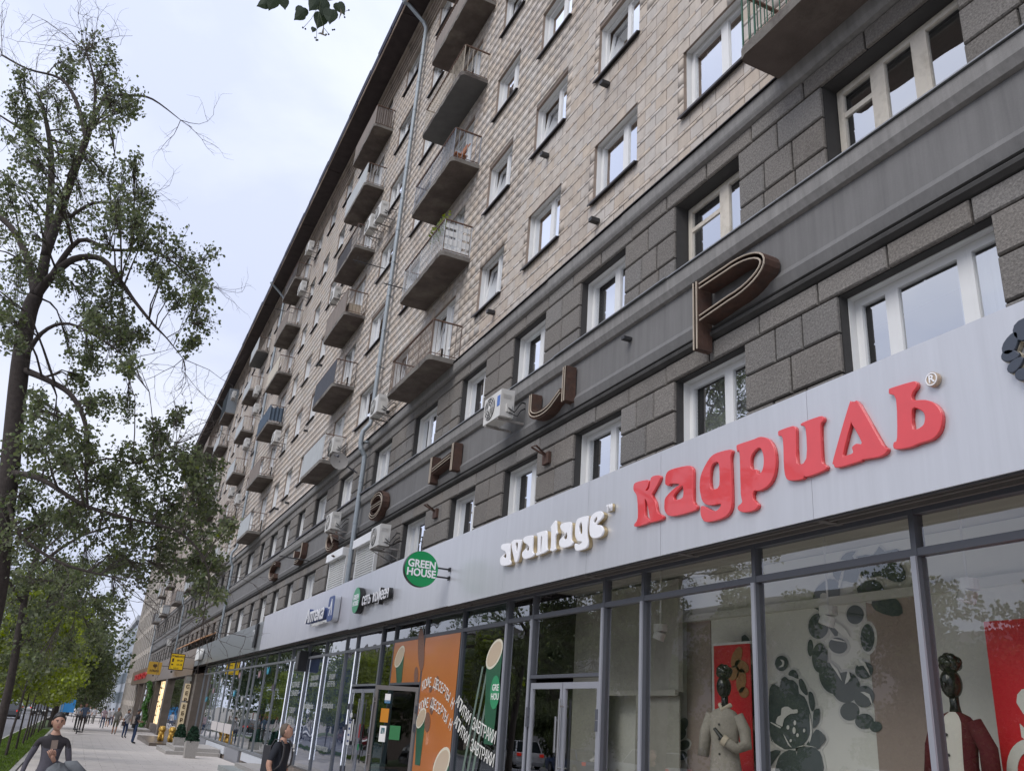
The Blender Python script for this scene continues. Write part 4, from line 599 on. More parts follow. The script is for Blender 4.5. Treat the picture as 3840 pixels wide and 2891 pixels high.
sty(5, 5, M_bar_grey, box=True, label='balcony boxed in with grey metal siding'); sty(6, 5, M_bar_brown, front='sheetb'); sty(5, 4, M_bar_brown, front='sheet')
FM = dict(sheet=M_sheet, sheetb=M_sheetb, sheetk=M_sheetk, sheetc=M_sheetc, cloth=M_sheetbl, white=M_white, brownlow=M_sheetb, darkhalf=M_sheetk)
def corr(b, p0, p1, z0, z1, amp=.012, pitch=.09, wob=0):
    p0, p1 = Vector(p0), Vector(p1); L = (p1 - p0).length; n = max(4, int(L / pitch * 2)); d = (p1 - p0).normalized(); nn = Vector((-d.y, d.x))
    P = [p0 + d * L * i / n + nn * (amp if i % 2 else -amp) for i in range(n + 1)]
    for u, v in zip(P[:-1], P[1:]): b.poly([(u.x, u.y, z0), (v.x, v.y, z0), (v.x, v.y, z1 + (rr.uniform(-wob, wob))), (u.x, u.y, z1 + (rr.uniform(-wob, wob)))])
def balcony(ci, k):
    a, c = BALC[ci]; z = LV[k]; st = STY.get((ci, k), dict(bar=M_bar_grey, front=None, side=None, under=None, box=False, label=None)); xo = 6.06
    s = MB(); r = .13; th = .13
    # slab with rounded lower outer edge, crumbling rim
    n = 14; ring = []
    outl = [(XW, a), (xo + r, a)] + [(xo + r - r * math.sin(t), a + r - r * math.cos(t)) for t in (0.4, 0.8, 1.2)] + [(xo, a + r)] + [(xo, a + r + (c - a - 2 * r) * i / n) for i in range(1, n)] + [(xo, c - r)] + [(xo + r - r * math.cos(t), c - r + r * math.sin(t)) for t in (0.4, 0.8, 1.2)] + [(xo + r, c), (XW, c)]
    m = len(outl); i0 = len(s.v); jj = [(rr.uniform(-.012, .012), rr.uniform(-.012, .012)) for _ in outl]
    s.v += [(x + (j[0] if x < XW else 0), y, z) for (x, y), j in zip(outl, jj)] + [(x - (.012 if x < XW else 0), y, z + th) for (x, y) in outl]
    for q in range(m): s.f.append((i0 + q, i0 + (q + 1) % m, i0 + m + (q + 1) % m, i0 + m + q)); s.m.append(0)
    s.f.append(tuple(i0 + m + q for q in range(m))); s.m.append(0); s.f.append(tuple(i0 + q for q in reversed(range(m)))); s.m.append(1)
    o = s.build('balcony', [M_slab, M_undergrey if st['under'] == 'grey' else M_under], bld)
    if st['label']: o['label'] = st['label']
    zt = z + 1.13; zb = z + th; R = MB(); x1 = xo + .05; far = a > 50; br = .008 if not far else .012; a1, c1 = a + .06, c - .06
    for (p, q) in (((XW - .02, a1), (x1, a1)), ((x1, a1), (x1, c1)), ((x1, c1), (XW - .02, c1))):
        pp, qq = Vector(p), Vector(q); L = (qq - pp).length; d = (qq - pp) / L
        R.obox(((pp.x + qq.x) / 2, (pp.y + qq.y) / 2, zt), (d.x * L / 2 + d.y * .0, d.y * L / 2, 0), (-d.y * .028, d.x * .028, 0), (0, 0, .012), 1)
        R.tube([(p[0], p[1], zb + .08), (q[0], q[1], zb + .08)], .012, 4, 1)
        nb = int(L / (.115 if not far else .16))
        for i in range(nb + 1):
            u = pp + d * L * i / nb; t = rr.uniform(-.004, .004); R.tube([(u.x + t, u.y, zb), (u.x, u.y, zt)], br if i % 8 else .014, 4, 0, cap=False)
    R.build('railing', [st['bar'], M_rail], o)
    if st['front']:
        f = MB(); lo = zb + .02; hi = zt - .03
        if st['front'] == 'brownlow': hi = zt - .25
        if st['front'] == 'darkhalf': corr(f, (x1 + .03, a1 + 1.1), (x1 + .03, c1), lo, hi)
        elif st['front'] == 'cloth': corr(f, (x1 - .03, a1), (x1 - .03, c1), lo + .1, hi, .03, .25, .06)
        else: corr(f, (x1 - .025, a1), (x1 - .025, c1), lo, hi)
        f.build('front_panel', FM[st['front']], o)
    if st['side']:
        f = MB()
        if st['side'] == 'white' and ci == 1:
            for w0, w1 in ((.05, .2), (.28, .5), (.56, .76), (.82, 1.0)): f.box(x1 + .05, XW - .06, a1 + .02, a1 + .03, zb + w0 * .95, zb + w1 * .92)
        elif st['side'] == 'cloth': corr(f, (XW - .1, a1 - .02), (x1, a1 - .02), zb + .1, zt - .1, .03, .2, .08)
        else: corr(f, (XW - .1, a1 + .02), (x1, a1 + .02), zb + .04, zt - .28 if st['side'] == 'white' else zt - .04)
        f.build('side_panel', FM.get(st['side'], M_white), o)
    if st['box']:
        f = MB(); H = z + 2.3
        zz = z + .1
        while zz < H:
            f.extr([(xo + .0, zz), (xo + .03, zz + .1), (XW, zz + .1), (XW, zz)], a - .01, c + .01); zz += .105
        f.build('siding', mat('grey siding', (.22, .25, .28), .5), o)
    return o
for ci in range(len(BALC)):
    for k in range(6): balcony(ci, k)
# ------------------------------------------------------------------ fascia boards
FX = 6.15
def fascia(name, label, y0, y1, z0, z1, x, m, seams, dx=0.0):
    t = thing(name, label, 'fascia', (x, (y0 + y1) / 2, z0)); cuts = [y0] + list(seams) + [y1]
    for a, c in zip(cuts[:-1], cuts[1:]):
        MB().box(x + rr.uniform(0, .002), x + .04, a + .003, c - .003, z0, z1).build('panel', m, t)
    b = MB(); b.box(x + .045, XW, y0, y1, z1 - .03, z1 - .005); b.box(x + .02, x + .05, y0, y1, z0 - .015, z0 - .002)
    b.build('top_cover', M_dark, t)
    s = MB(); s.box(x + .055, 6.58, y0, y1, z0 + .05, z0 + .07)
    # recessed grooves and battens of the canopy soffit
    for u, h in ((x + .06, .035), (x + .16, .02), (x + .21, .035), (x + .33, .045)): s.box(u, u + .035, y0, y1, z0 + .05 - h, z0 + .05)
    yy = y0 + .4
    while yy < y1: s.box(x + .08, 6.57, yy, yy + .09, z0 + .012, z0 + .05); yy += 2.35
    s.build('soffit', M_soft, t)
    return t
fascia('fascia_board', 'long silver fascia board carrying the red and the white raised lettering', -3.5, 16.13, 2.115, 3.475, 6.15, M_silver, [-1.2, 1.3, 3.6, 6.28, 8.9, 10.75, 13.6])
fascia('fascia_board', 'bluish silver fascia board behind the round green sign', 16.14, 23.5, 2.13, 3.49, 6.165, M_silver, [19.8])
fascia('fascia_board', 'pale blotchy silver fascia board behind the pharmacy lettering', 23.51, 36.9, 2.15, 3.49, 6.165, M_silver2, [30.4])
fascia('fascia_board', 'dark polished granite fascia board in the middle of the street front', 36.91, 60.0, 2.15, 3.3, 6.16, M_granite, [40.0, 47.6, 53.5])
fascia('fascia_board', 'bronze brown fascia board above the jewellery shops', 60.01, 135.0, 1.66, 3.3, 6.14, M_brown, [69, 78, 88, 98, 110, 122])

# ---- lettering
red = thing('shop_lettering', 'large glossy red raised letters on the silver fascia board', 'lettering', (6.12, 7.1, 2.5))
for n, loops in GLYPHS['red']:
    o = shape('letter', loops, [M_red], at(WALL, 6.125, 0, 0), .03, .006, red, 3); 
    shape('letter_edge', loops, [M_redside], at(WALL, 6.14, 0, 0), .02, .004, o, 2)
wh = thing('shop_lettering', 'white raised letters with brass edges left of the red letters', 'lettering', (6.12, 11.8, 2.5))
for n, loops in GLYPHS['white']:
    o = shape('letter', loops, [M_whiteacr], at(WALL, 6.075, 0, 0), .02, .006, wh, 3)
    shape('letter_edge', loops, [M_gold], at(WALL, 6.115, 0, 0), .06, .0, o, 2)
o = text('letter', 'TM', .13, M_whiteacr, at(WALL, 6.09, 10.05, 2.925), .02, wh, .006, sx=.75); text('letter_edge', 'TM', .13, M_gold, at(WALL, 6.12, 10.05, 2.925), .04, o, .008, sx=.75)
t = thing('registered_mark', 'small round beige registered mark above the last red letter', 'sign', (6.12, 4.74, 3.07))
M_tan = mat('tan acrylic', (.42, .32, .23), .4)
b = MB(); b.tube([(6.145, 4.74, 3.075), (6.10, 4.74, 3.075)], .066, 20); b.build('disc', M_tan, t)
text('letter', 'R', .1, M_whiteacr, at(WALL, 6.096, 4.74, 3.075), .006, t, .002); shape('ring', [[(math.cos(a) * .06, math.sin(a) * .06) for a in [i * .3927 for i in range(16)]], [(math.cos(a) * .05, math.sin(a) * .05) for a in [i * .3927 for i in range(16)]]], M_whiteacr, at(WALL, 6.096, 4.74, 3.075), .006, 0, t, 1)
# dark flower emblem at the right end of the silver fascia
t = thing('flower_emblem', 'dark blue petal emblem at the right end of the silver fascia board', 'sign', (6.1, 3.8, 3.0))
M_petal = mat('dark blue petal', (.045, .055, .075), .35); M_petaledge = mat('petal edge', (.5, .45, .35), .4)
def petal(cy, cz, ly, lz, ang, parent, k=0):
    P = [(math.cos(u) * ly, math.sin(u) * lz * (1 - .25 * math.cos(u))) for u in [i * 6.283 / 14 for i in range(14)]]
    c, s_ = math.cos(ang), math.sin(ang); Q = [(-cy + p[0] * c - p[1] * s_, cz + p[0] * s_ + p[1] * c) for p in P]
    o = shape('petal', [Q], M_petal, at(WALL, 6.09, 0, 0), .02, .006, parent, 1); Q2 = [(-cy + (q[0] + cy) * 1.07, cz + (q[1] - cz) * 1.07) for q in Q]
    shape('petal_edge', [Q2], M_petaledge, at(WALL, 6.125, 0, 0), .04, 0, o, 1)
for cy, cz, l, w, a in ((3.83, 3.20, .11, .09, 0.3), (3.97, 3.12, .10, .06, .9), (3.99, 3.02, .08, .05, -.3), (3.96, 2.93, .08, .045, .5), (3.90, 2.83, .08, .05, -.2), (3.72, 3.08, .16, .11, 1.2), (3.66, 2.9, .13, .09, .3), (3.76, 2.78, .1, .06, -.4), (3.6, 3.25, .12, .08, -.5)): petal(cy, cz, l, w, a, t)

# ---- round green blade sign
def disc(r, n=40): return [(math.cos(2 * math.pi * i / n) * r, math.sin(2 * math.pi * i / n) * r) for i in range(n)]
t = thing('round_green_sign', 'large round green projecting sign on two black arms', 'sign', (5.52, 16.2, 2.77))
cx, cy, cz = 5.535, 16.2, 2.765
shape('disc', [disc(.345)], M_green, at(BLADE, cx, cy - .045, cz), .012, 0, t, 1); shape('case', [disc(.35)], mat('black sign case', (.015, .02, .018), .4), at(BLADE, cx, cy + .02, cz), .10, .004, t, 1)
for body, dz in (('GREEN', .085), ('HOUSE', -.085)): text('letter', body, .205, M_whiteacr, at(BLADE, cx, cy - .056, cz + dz), .006, t, .006, sx=.92)
b = MB()
for dz in (.07, -.1): b.box(cx + .33, 6.14, cy - .012, cy + .012, cz + dz - .015, cz + dz + .015); b.box(6.13, 6.15, cy - .05, cy + .05, cz + dz - .04, cz + dz + .04)
b.build('bracket', M_black, t)
# flat round green sign + wording
t = thing('coffee_sign', 'small flat round green sign with white Cyrillic wording beside it', 'sign', (6.05, 22.4, 2.45))
M_greenl = mat('lit green acrylic', (.05, .33, .15), .4)
shape('disc', [disc(.33)], M_greenl, at(WALL, 5.99, 22.45, 2.79), .01, 0, t, 1); shape('case', [disc(.335)], M_black, at(WALL, 6.07, 22.45, 2.79), .14, .003, t, 1)
for body, dz in (('GREEN', .075), ('HOUSE', -.085)): text('letter', body, .18, M_whiteacr, at(WALL, 5.982, 22.45, 2.79 + dz), .005, t, .006, sx=.9)
for i, (body, y) in enumerate((('сеть', 21.62), ('кофеен', 20.42))):
    o = text('letter', body, .42, M_whiteacr, at(WALL, 6.03, y, 2.745), .012, t, .001, sx=.86 if i else .84); text('letter_edge', body, .42, M_black, at(WALL, 6.09, y, 2.745), .10, o, .004, sx=.86 if i else .84)
# pharmacy
t = thing('pharmacy_sign', 'white slanted pharmacy lettering with a dark blue rounded badge', 'sign', (6.05, 27, 2.4))
SH = Matrix(((1, .18, 0, 0), (0, 1, 0, 0), (0, 0, 1, 0), (0, 0, 0, 1)))
o = text('letter', 'Аптека', .56, M_whiteacr, at(WALL, 6.0, 27.1, 2.77) @ SH, .015, t, .012, sx=1.24); text('letter_edge', 'Аптека', .56, mat('blue letter edge', (.04, .07, .2), .4), at(WALL, 6.08, 27.1, 2.77) @ SH, .12, o, .012, sx=1.24)
def rrect(w, h, r, n=4):
    P = []
    for cx_, cy_, a0 in ((w / 2 - r, h / 2 - r, 0), (-w / 2 + r, h / 2 - r, 90), (-w / 2 + r, -h / 2 + r, 180), (w / 2 - r, -h / 2 + r, 270)):
        for i in range(n + 1): a = math.radians(a0 + 90 * i / n); P.append((cx_ + r * math.cos(a), cy_ + r * math.sin(a)))
    return P
M_navy = mat('navy acrylic', (.025, .06, .22), .4)
o = shape('badge', [rrect(.66, .70, .12)], M_navy, at(WALL, 5.97, 25.0, 2.79), .012, 0, t, 1); shape('badge_case', [rrect(.67, .71, .12)], mat('pale case', (.5, .52, .55), .4), at(WALL, 6.06, 25.0, 2.79), .16, .003, t, 1)
text('letter', 'А', .58, M_whiteacr, at(WALL, 5.962, 24.97, 2.79), .006, t, .02, sx=.8); text('letter', '- -', .3, M_whiteacr, at(WALL, 5.962, 25.2, 2.85), .006, t, .012, sx=.6)
text('small_lettering', 'государственная', .13, M_white, at(WALL, 6.06, 26.5, 2.50), .04, t, .004, sx=1.9)
# small worn dark sign and blank white box sign on the granite
t = thing('old_sign', 'narrow dark worn sign with pale letters on the granite fascia', 'sign', (6.1, 38.2, 2.4)); shape('board', [rrect(.5, .95, .05)], M_black, at(WALL, 6.1, 38.0, 2.78), .08, 0, t, 1); text('letter', 'П', .62, mat('worn pale letter', (.45, .46, .47), .7), at(WALL, 6.05, 38.3, 2.75), .02, t, .01)
t = thing('blank_box_sign', 'blank white box sign on the granite fascia', 'sign', (6.08, 56.6, 2.45)); shape('box', [[(-1.2, -.32), (1.1, -.28), (1.25, .3), (.2, .32), (.1, .22), (-.6, .22), (-.7, .36), (-1.15, .34)]], M_white, at(WALL, 6.02, 56.7, 2.72), .16, .01, t, 1)
# yellow pawn shop blade sign and gold diamond shop blade sign
M_yel = mat('yellow acrylic', (.80, .52, .005), .4); M_ink = mat('dark brown print', (.07, .035, .01), .5)
t = thing('yellow_blade_sign', 'bright yellow projecting pawnshop sign in a black frame', 'sign', (4.95, 58, 1.8))
cx, cy, cz = 4.95, 58, 2.25
tl = Matrix.Rotation(0.0, 4, 'Z')
shape('frame', [rrect(.84, .96, .02)], M_ink, at(BLADE, cx, cy + .08, cz), .16, 0, t, 1); shape('face', [rrect(.75, .87, .02)], M_yel, at(BLADE, cx, cy - .012, cz), .012, 0, t, 1)
text('letter', 'ЛОМБАРД', .15, M_ink, at(BLADE, cx, cy - .02, cz + .31), .004, t, .006, sx=.95)
for dz, s_ in ((.08, '09-20'), (-.16, '10-18')): text('letter', s_, .14, M_ink, at(BLADE, cx + .15, cy - .02, cz + dz), .004, t, .004)
b = MB(); b.box(cx - .30, cx - .19, cy - .022, cy - .019, cz - .02, cz + .19); b.box(cx - .30, cx - .19, cy - .022, cy - .019, cz - .21, cz - .12); b.build('print_block', M_ink, t)
text('letter', 'золото', .09, M_ink, at(BLADE, cx, cy - .02, cz - .36), .004, t, .002)
b = MB(); [b.box(cx + .4, 6.15, cy, cy + .04, cz + dz, cz + dz + .03) for dz in (.3, -.35)]; b.ball((cx - .2, cy + .05, cz - .58), .07); b.build('bracket', M_dark, t)
M_gold2 = mat('ochre sign face', (.50, .30, .035), .4)
t = thing('ochre_blade_sign', 'square ochre projecting sign with a dark rose emblem', 'sign', (5.0, 76, 1.9)); cx, cy, cz = 4.93, 76, 2.33
shape('face', [rrect(.98, .94, .02)], M_gold2, at(BLADE, cx, cy, cz), .14, 0, t, 1); text('letter', 'АЛМАЗ', .2, M_ink, at(BLADE, cx, cy - .08, cz - .2), .004, t, .006, sx=.95)
b = MB(); [b.ball((cx + .11 * math.cos(a), cy - .075, cz + .18 + .08 * math.sin(a)), .065, 0, 8, 5, (1, .1, 1)) for a in (0, 1.05, 2.1, 3.1, 4.2, 5.2)]; b.ball((cx, cy - .08, cz + .18), .07, 0, 8, 5, (1, .1, 1)); b.tube([(cx, cy - .08, cz + .08), (cx + .06, cy - .08, cz + .02), (cx, cy - .08, cz - .02)], .015, 5); b.build('emblem', M_ink, t)
b = MB(); b.box(cx + .49, 6.14, cy - .02, cy + .02, cz + .2, cz + .24); b.ball((cx, cy, cz - .55), .06); b.build('bracket', M_dark, t)
t = thing('red_lettering', 'red raised lettering at the far end of the bronze fascia', 'lettering', (6.1, 116, 2.2)); text('letter', 'золото', 1.15, M_redside, at(WALL, 6.08, 116, 2.5), .1, t, .03, sx=6)
# vertical silver shop sign
t = thing('vertical_sign', 'tall vertical cream sign with black letters on a brown pillar', 'sign', (6.1, 60.6, gz(60) + .6)); 
M_signcream = mat('backlit cream panel', (.60, .50, .33), .4, emit=(1, .78, .5, .12))
b = MB(); b.box(5.93, 6.28, 60.50, 60.58, -1.62, .0); b.box(5.93, 6.28, 60.50, 60.58, .1, 1.12); b.build('panel', M_signcream, t); MB().box(5.95, 6.26, 60.5, 60.58, 1.28, 1.55).build('cap_panel', mat('grey cap', (.3, .3, .27), .5), t)
for i, ch in enumerate('СЕРЕБРО'): text('letter', ch, .30, M_ink, at(BLADE, 6.105, 60.47, .93 - i * .395), .03, t, .008)

# ------------------------------------------------------------------ shopfronts
GX = 6.6
def shopfront(name, label, posts, z0, z1, trans, post_m, glass_m, doors=(), rail_z=None, pw=.03):
    t = thing(name, label, 'shopfront', (GX, (posts[0] + posts[-1]) / 2, z0)); pm = MB()
    for y in posts: 
        MB().box(GX - pw, GX + .09, y - pw, y + pw, z0, z1).build('mullion', post_m, t)
    for a, c in zip(posts[:-1], posts[1:]):
        pm.box(GX - .025, GX + .08, a + .03, c - .03, trans - .035, trans + .035); pm.box(GX - .025, GX + .08, a + .03, c - .03, z1 - .05, z1)
        dd = [d for d in doors if abs(d[0] - a) < .01]
        if rail_z is not None and not dd: pm.box(GX - .035, GX + .09, a + .03, c - .03, rail_z - .05, rail_z + .05)
        MB().poly([(GX + .02, a + .03, trans + .035), (GX + .02, c - .03, trans + .035), (GX + .02, c - .03, z1 - .05), (GX + .02, a + .03, z1 - .05)]).build('pane', glass_m, t)
        lo = (rail_z + .05) if rail_z is not None else z0
        if dd: lo = dd[0][1] + .05; pm.box(GX - .035, GX + .085, a + .03, c - .03, lo - .05, lo)
        e = rr.uniform(-.004, .004)
        MB().poly([(GX + .02 + e, a + .03, lo), (GX + .02, c - .03, lo), (GX + .02, c - .03, trans - .035), (GX + .02 + e, a + .03, trans - .035)]).build('pane', glass_m, t)
    pm.build('transom', post_m, t); return t
def door(name, label, a, c, z0, z1, m, gm, leaves=2, open_ang=(0, 0), extra=None):
    t = thing(name, label, 'door', (GX, (a + c) / 2, z0)); n = leaves; w = (c - a) / n
    for i in range(n):
        y0 = a + i * w; hinge = y0 if i == 0 else y0 + w; ang = open_ang[i]; sgn = 1 if i == 0 else -1; f = .075
        def T(u, d): # u along door from hinge, d thickness
            uu = u; return (GX - .02 - math.sin(ang) * uu + d * math.cos(ang), hinge + sgn * math.cos(ang) * uu + sgn * d * math.sin(ang) * 0)
        s = MB()
        def seg(u0, u1, w0, w1, t0=0, t1=.05):
            P = [T(u, d) for u, d in ((u0, t0), (u1, t0), (u1, t1), (u0, t1))]; i0 = len(s.v)
            s.v += [(p[0], p[1], w0) for p in P] + [(p[0], p[1], w1) for p in P]
            for q in ((0, 1, 2, 3), (7, 6, 5, 4), (0, 4, 5, 1), (1, 5, 6, 2), (2, 6, 7, 3), (3, 7, 4, 0)): s.f.append(tuple(i0 + z for z in q)); s.m.append(0)
        seg(.01, f, z0, z1 - .01); seg(w - f, w - .01, z0, z1 - .01); seg(f, w - f, z1 - .01 - f * 1.2, z1 - .01); seg(f, w - f, z0, z0 + .12)
        o = s.build('door_leaf', m, t)
        p, q = T(f, .025), T(w - f, .025); MB().poly([(p[0], p[1], z0 + .12), (q[0], q[1], z0 + .12), (q[0], q[1], z1 - f * 1.2 - .01), (p[0], p[1], z1 - f * 1.2 - .01)]).build('pane', gm, o)
        h = MB(); u = T(w - .05, -.07); h.tube([(u[0], u[1], z0 + .5), (u[0], u[1], z1 - .25)] if i == 0 else [(u[0], u[1], z0 + .9), (u[0], u[1], z0 + 1.4)], .018, 8); u2 = T(w - .05, 0)
        for zz in ((z0 + .7, z1 - .35) if i == 0 else (z0 + .95, z0 + 1.35)): h.tube([(u[0], u[1], zz), (u2[0], u2[1], zz)], .012, 6)
        h.build('handle', mat('brushed steel', (.4, .4, .4), .3, metal=.9), o)
        h = MB(); u = T(0.0, -.02)
        for zz in (z1 - .45, z0 + .3, z0 + 1.3): h.box(u[0] - .025, u[0] + .025, u[1] - .03, u[1] + .03, zz - .07, zz + .07)
        h.build('hinge', M_aludark, o)
    return t
FL = -1.2
M_alu2 = mat('dull aluminium profile', (0.20, 0.21, 0.225), 0.45, metal=0.1)
shopfront('shopfront', 'grey framed display windows of the clothes shop under the silver fascia', [-3.4, -1.2, 1.1, 3.3, 5.5, 7.68, 9.92, 10.93, 13.2, 14.2], FL, 2.14, 1.74, M_aludark, M_shopglass, doors=[(10.93, .76)])
# the street faces of the posts carry paler grey strips
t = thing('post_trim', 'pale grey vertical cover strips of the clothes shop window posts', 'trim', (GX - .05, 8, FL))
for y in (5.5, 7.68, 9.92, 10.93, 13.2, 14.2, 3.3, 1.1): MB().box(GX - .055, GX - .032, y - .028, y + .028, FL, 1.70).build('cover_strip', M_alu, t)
door('double_door', 'grey glazed double door of the clothes shop with a long steel handle', 10.98, 13.15, FL, .70, M_alu, M_shopglass)
shopfront('shopfront', 'cafe shopfront windows covered with printed coffee graphics', [14.26, 16.3, 18.45, 20.6, 21.6], -1.45, 2.14, 1.72, M_aludark, M_shopglass2, doors=[(18.45, .72)])
door('open_door', 'dark grey cafe door standing open against the street', 18.5, 19.6, -1.45, .67, mat('warm grey profile', (.14, .13, .125), .5), M_shopglass2, leaves=1, open_ang=(.72,))
shopfront('shopfront', 'blue filmed pharmacy shopfront with bright vertical edges', [21.66, 23.95, 25.05, 27.45, 29.8, 32.3], -1.60, 2.12, 1.66, M_alu2, M_blueglass, doors=[(21.66, .72)], rail_z=None)
door('pharmacy_door', 'grey glazed pharmacy double door with blue stickers', 21.75, 23.85, -1.6, .66, M_alu, M_blueglass)
shopfront('shopfront', 'long row of greenish glass shop windows under the granite fascia', [32.36, 34.85, 37.35, 39.8, 40.9, 43.3, 45.6, 47.9, 50.2, 52.3, 54.9, 57.2], -2.35, 2.12, 1.66, M_alu2, M_shopglass2, rail_z=-1.66, pw=.022)
# LED edges of the pharmacy windows
M_led = mat('white light strip', (.9, .92, 1), .4, emit=(.85, .9, 1, .5)); M_ledy = mat('yellowish light strip', (.8, .85, .6), .4, emit=(.9, .95, .6, .5))
t = thing('light_strips', 'bright white light strips along the pharmacy window posts', 'light strip', (GX - .05, 27, -1.6))
for y in (23.87, 27.4, 29.76, 32.28): MB().box(GX - .06, GX - .035, y - .006, y + .006, -1.3, 1.62).build('light_strip', M_led if y != 25.0 else M_ledy, t)

# ---- interior of the clothes shop
M_iwall = mat('display wall', (.72, .72, .66), .9, var=.02); M_iceil = mat('shop ceiling', (.55, .54, .49), .9, var=.05); M_ibrown = mat('brown display column', (.36, .29, .25), .8)
def room(y0, y1, depth, fl, mw=M_iwall, mc=M_iceil, mf=None, ztop=2.35):
    r = MB(); r.box(GX + depth, GX + depth + .1, y0, y1, fl, ztop, 0); r.box(GX + .1, GX + depth, y0 - .05, y0, fl, ztop, 0); r.box(GX + .1, GX + depth, y1, y1 + .05, fl, ztop, 0); r.box(GX + .12, GX + depth, y0, y1, ztop, ztop + .1, 1); r.box(GX + .1, GX + depth, y0, y1, fl - .1, fl, 2)
    return r.build('shop_interior', [mw, mc, mf or M_room], bld)
room(-3.4, 14.2, 4.2, FL); 
t = thing('display_wall', 'white display wall with large grey painted flowers behind the shop window', 'display wall', (8.2, 7, FL))
b = MB(); b.box(8.2, 8.28, -3.3, 6.75, FL, 2.34); b.box(8.2, 8.28, 7.62, 10.55, FL, 2.34); b.box(8.2, 8.28, 11.15, 14.1, FL, 2.34); b.box(8.2, 8.28, 6.75, 7.62, 1.72, 2.34); b.box(8.2, 8.28, 10.55, 11.15, 1.72, 2.34); b.build('wall_panel', M_iwall, t)
MB().box(8.12, 8.2, -3.3, 14.1, 1.68, 1.78).build('top_rail', mat('pale rail', (.6, .6, .55), .6), t)
MB().box(8.19, 8.6, 6.76, 7.61, FL, 1.68).build('column', M_ibrown, t); MB().box(8.19, 8.6, 10.56, 11.14, FL, 1.68).build('column', M_ibrown, t)
M_flow = mat('slate green flower', (.07, .095, .09), .7, var=.1); M_halo = mat('pale flower outline', (.62, .62, .58), .8)
def mural(key, parent):
    dark, light = MURAL[key]
    for i, Q in enumerate(dark):
        c = Vector((sum(q[0] for q in Q) / len(Q), sum(q[1] for q in Q) / len(Q)))
        o = shape('petal', [Q], M_flow, at(WALL, 8.184 - (i % 5) * .0015, 0, 0), .002, 0, parent, 2); H = [(c.x + (q[0] - c.x) * 1.0 + (q[0] - c.x) / max(.01, (Vector(q) - c).length) * .035, c.y + (q[1] - c.y) + (q[1] - c.y) / max(.01, (Vector(q) - c).length) * .035) for q in Q]
        shape('petal_outline', [H], M_halo, at(WALL, 8.1905 + (i % 5) * .001, 0, 0), .002, 0, o, 2)
    for i, Q in enumerate(light): shape('painted_vein', [Q], M_iwall, at(WALL, 8.170, 0, 0), .002, 0, parent, 2)
m1 = thing('painted_flower', 'tall slate green painted flower reaching up to the display wall top', 'mural', (8.18, 8, .4)); mural('tall', m1)
m2 = thing('painted_flower', 'open slate green painted bloom low on the display wall', 'mural', (8.18, 9, -.3)); mural('bloom', m2)
m3 = thing('painted_flower', 'cluster of slate green painted berries at the left of the display wall', 'mural', (8.18, 11.5, -.5)); mural('berr', m3)
M_red2 = mat('red poster', (.62, .022, .03), .5)
t = thing('red_poster', 'hanging red sale poster with a gold flower behind the mannequin', 'poster', (7.95, 9.6, -1)); MB().box(7.95, 7.965, 9.42, 10.18, FL, 1.27).build('sheet', M_red2, t)
MB().box(7.93, 7.98, 9.4, 10.2, 1.27, 1.30).build('hanger', M_white, t)
M_goldp = mat('dull gold print', (.33, .16, .06), .5)
for cy, cz, l, w, a in ((9.68, 1.1, .16, .09, .9), (9.58, .98, .15, .08, -.3), (9.75, .9, .13, .09, .4), (9.6, .8, .16, .1, 1.4), (9.55, .65, .1, .07, 0)):
    P = [(-cy + math.cos(u) * l * math.cos(a) - math.sin(u) * w * math.sin(a), cz + math.cos(u) * l * math.sin(a) + math.sin(u) * w * math.cos(a)) for u in [i * 6.283 / 12 for i in range(12)]]
    shape('printed_petal', [P], M_goldp, at(WALL, 7.942, 0, 0), .004, 0, t, 1)
text('letter', 'Sale', .48, M_iwall, at(WALL, 7.94, 9.78, .12), .006, t, .012, sx=.8)
t = thing('red_poster', 'wide red poster with white script in the rightmost shop window', 'poster', (7.6, 4.8, -1)); MB().box(7.6, 7.615, 3.6, 5.66, FL, 1.25).build('sheet', M_red2, t)
text('letter', 'Sale', .62, M_iwall, at(WALL, 7.59, 4.95, .40), .006, t, .012); text('letter', 'Ок', .85, M_iwall, at(WALL, 7.59, 5.1, -.15), .006, t, .012)
t = thing('vestibule', 'pale glazed vestibule screen inside the clothes shop door', 'partition', (7.7, 12.2, FL))
M_vest = mat('olive grey wall', (.40, .39, .34), .85, var=.08, vscale=2, dirt=(.25, .24, .21), dscale=2, damt=.5)
MB().box(7.9, 7.98, 10.95, 14.1, .66, 2.3).box(7.9, 7.98, 13.0, 14.1, FL, .66).build('wall_panel', M_vest, t)
MB().box(7.84, 7.9, 10.95, 13.0, .60, .68).box(7.84, 7.9, 11.9, 11.98, FL, .60).box(7.84, 7.9, 12.9, 12.98, FL, .60).build('frame', M_vest, t)
MB().box(7.95, 7.97, 11.0, 11.9, FL, .6).build('panel', M_vest, t)
# spotlights under the shop ceiling
M_lampw = mat('white spotlight', (.65, .65, .62), .5)
for i, (x, y, z, lab) in enumerate(((7.3, 10.55, 1.42, 'white ceiling spotlight nearest the shop door'), (7.4, 7.42, 1.42, 'white tilted ceiling spotlight before the tall painted flower'), (7.3, 5.55, 1.5, 'white round ceiling spotlight in the rightmost shop window'))):
    t = thing('spotlight', lab, 'spotlight', (x, y, z), group='spotlights in the clothes shop'); MB().tube([(x, y, z + .1), (x, y, z)], .10, 16).build('ring', M_lampw, t); MB().tube([(x, y, z - .01), (x - .02, y + .03, z - .11)], .085, 16).build('lamp_head', M_lampw, t); MB().tube([(x, y, 2.34), (x, y, z + .1)], .012, 6).build('rod', M_lampw, t)
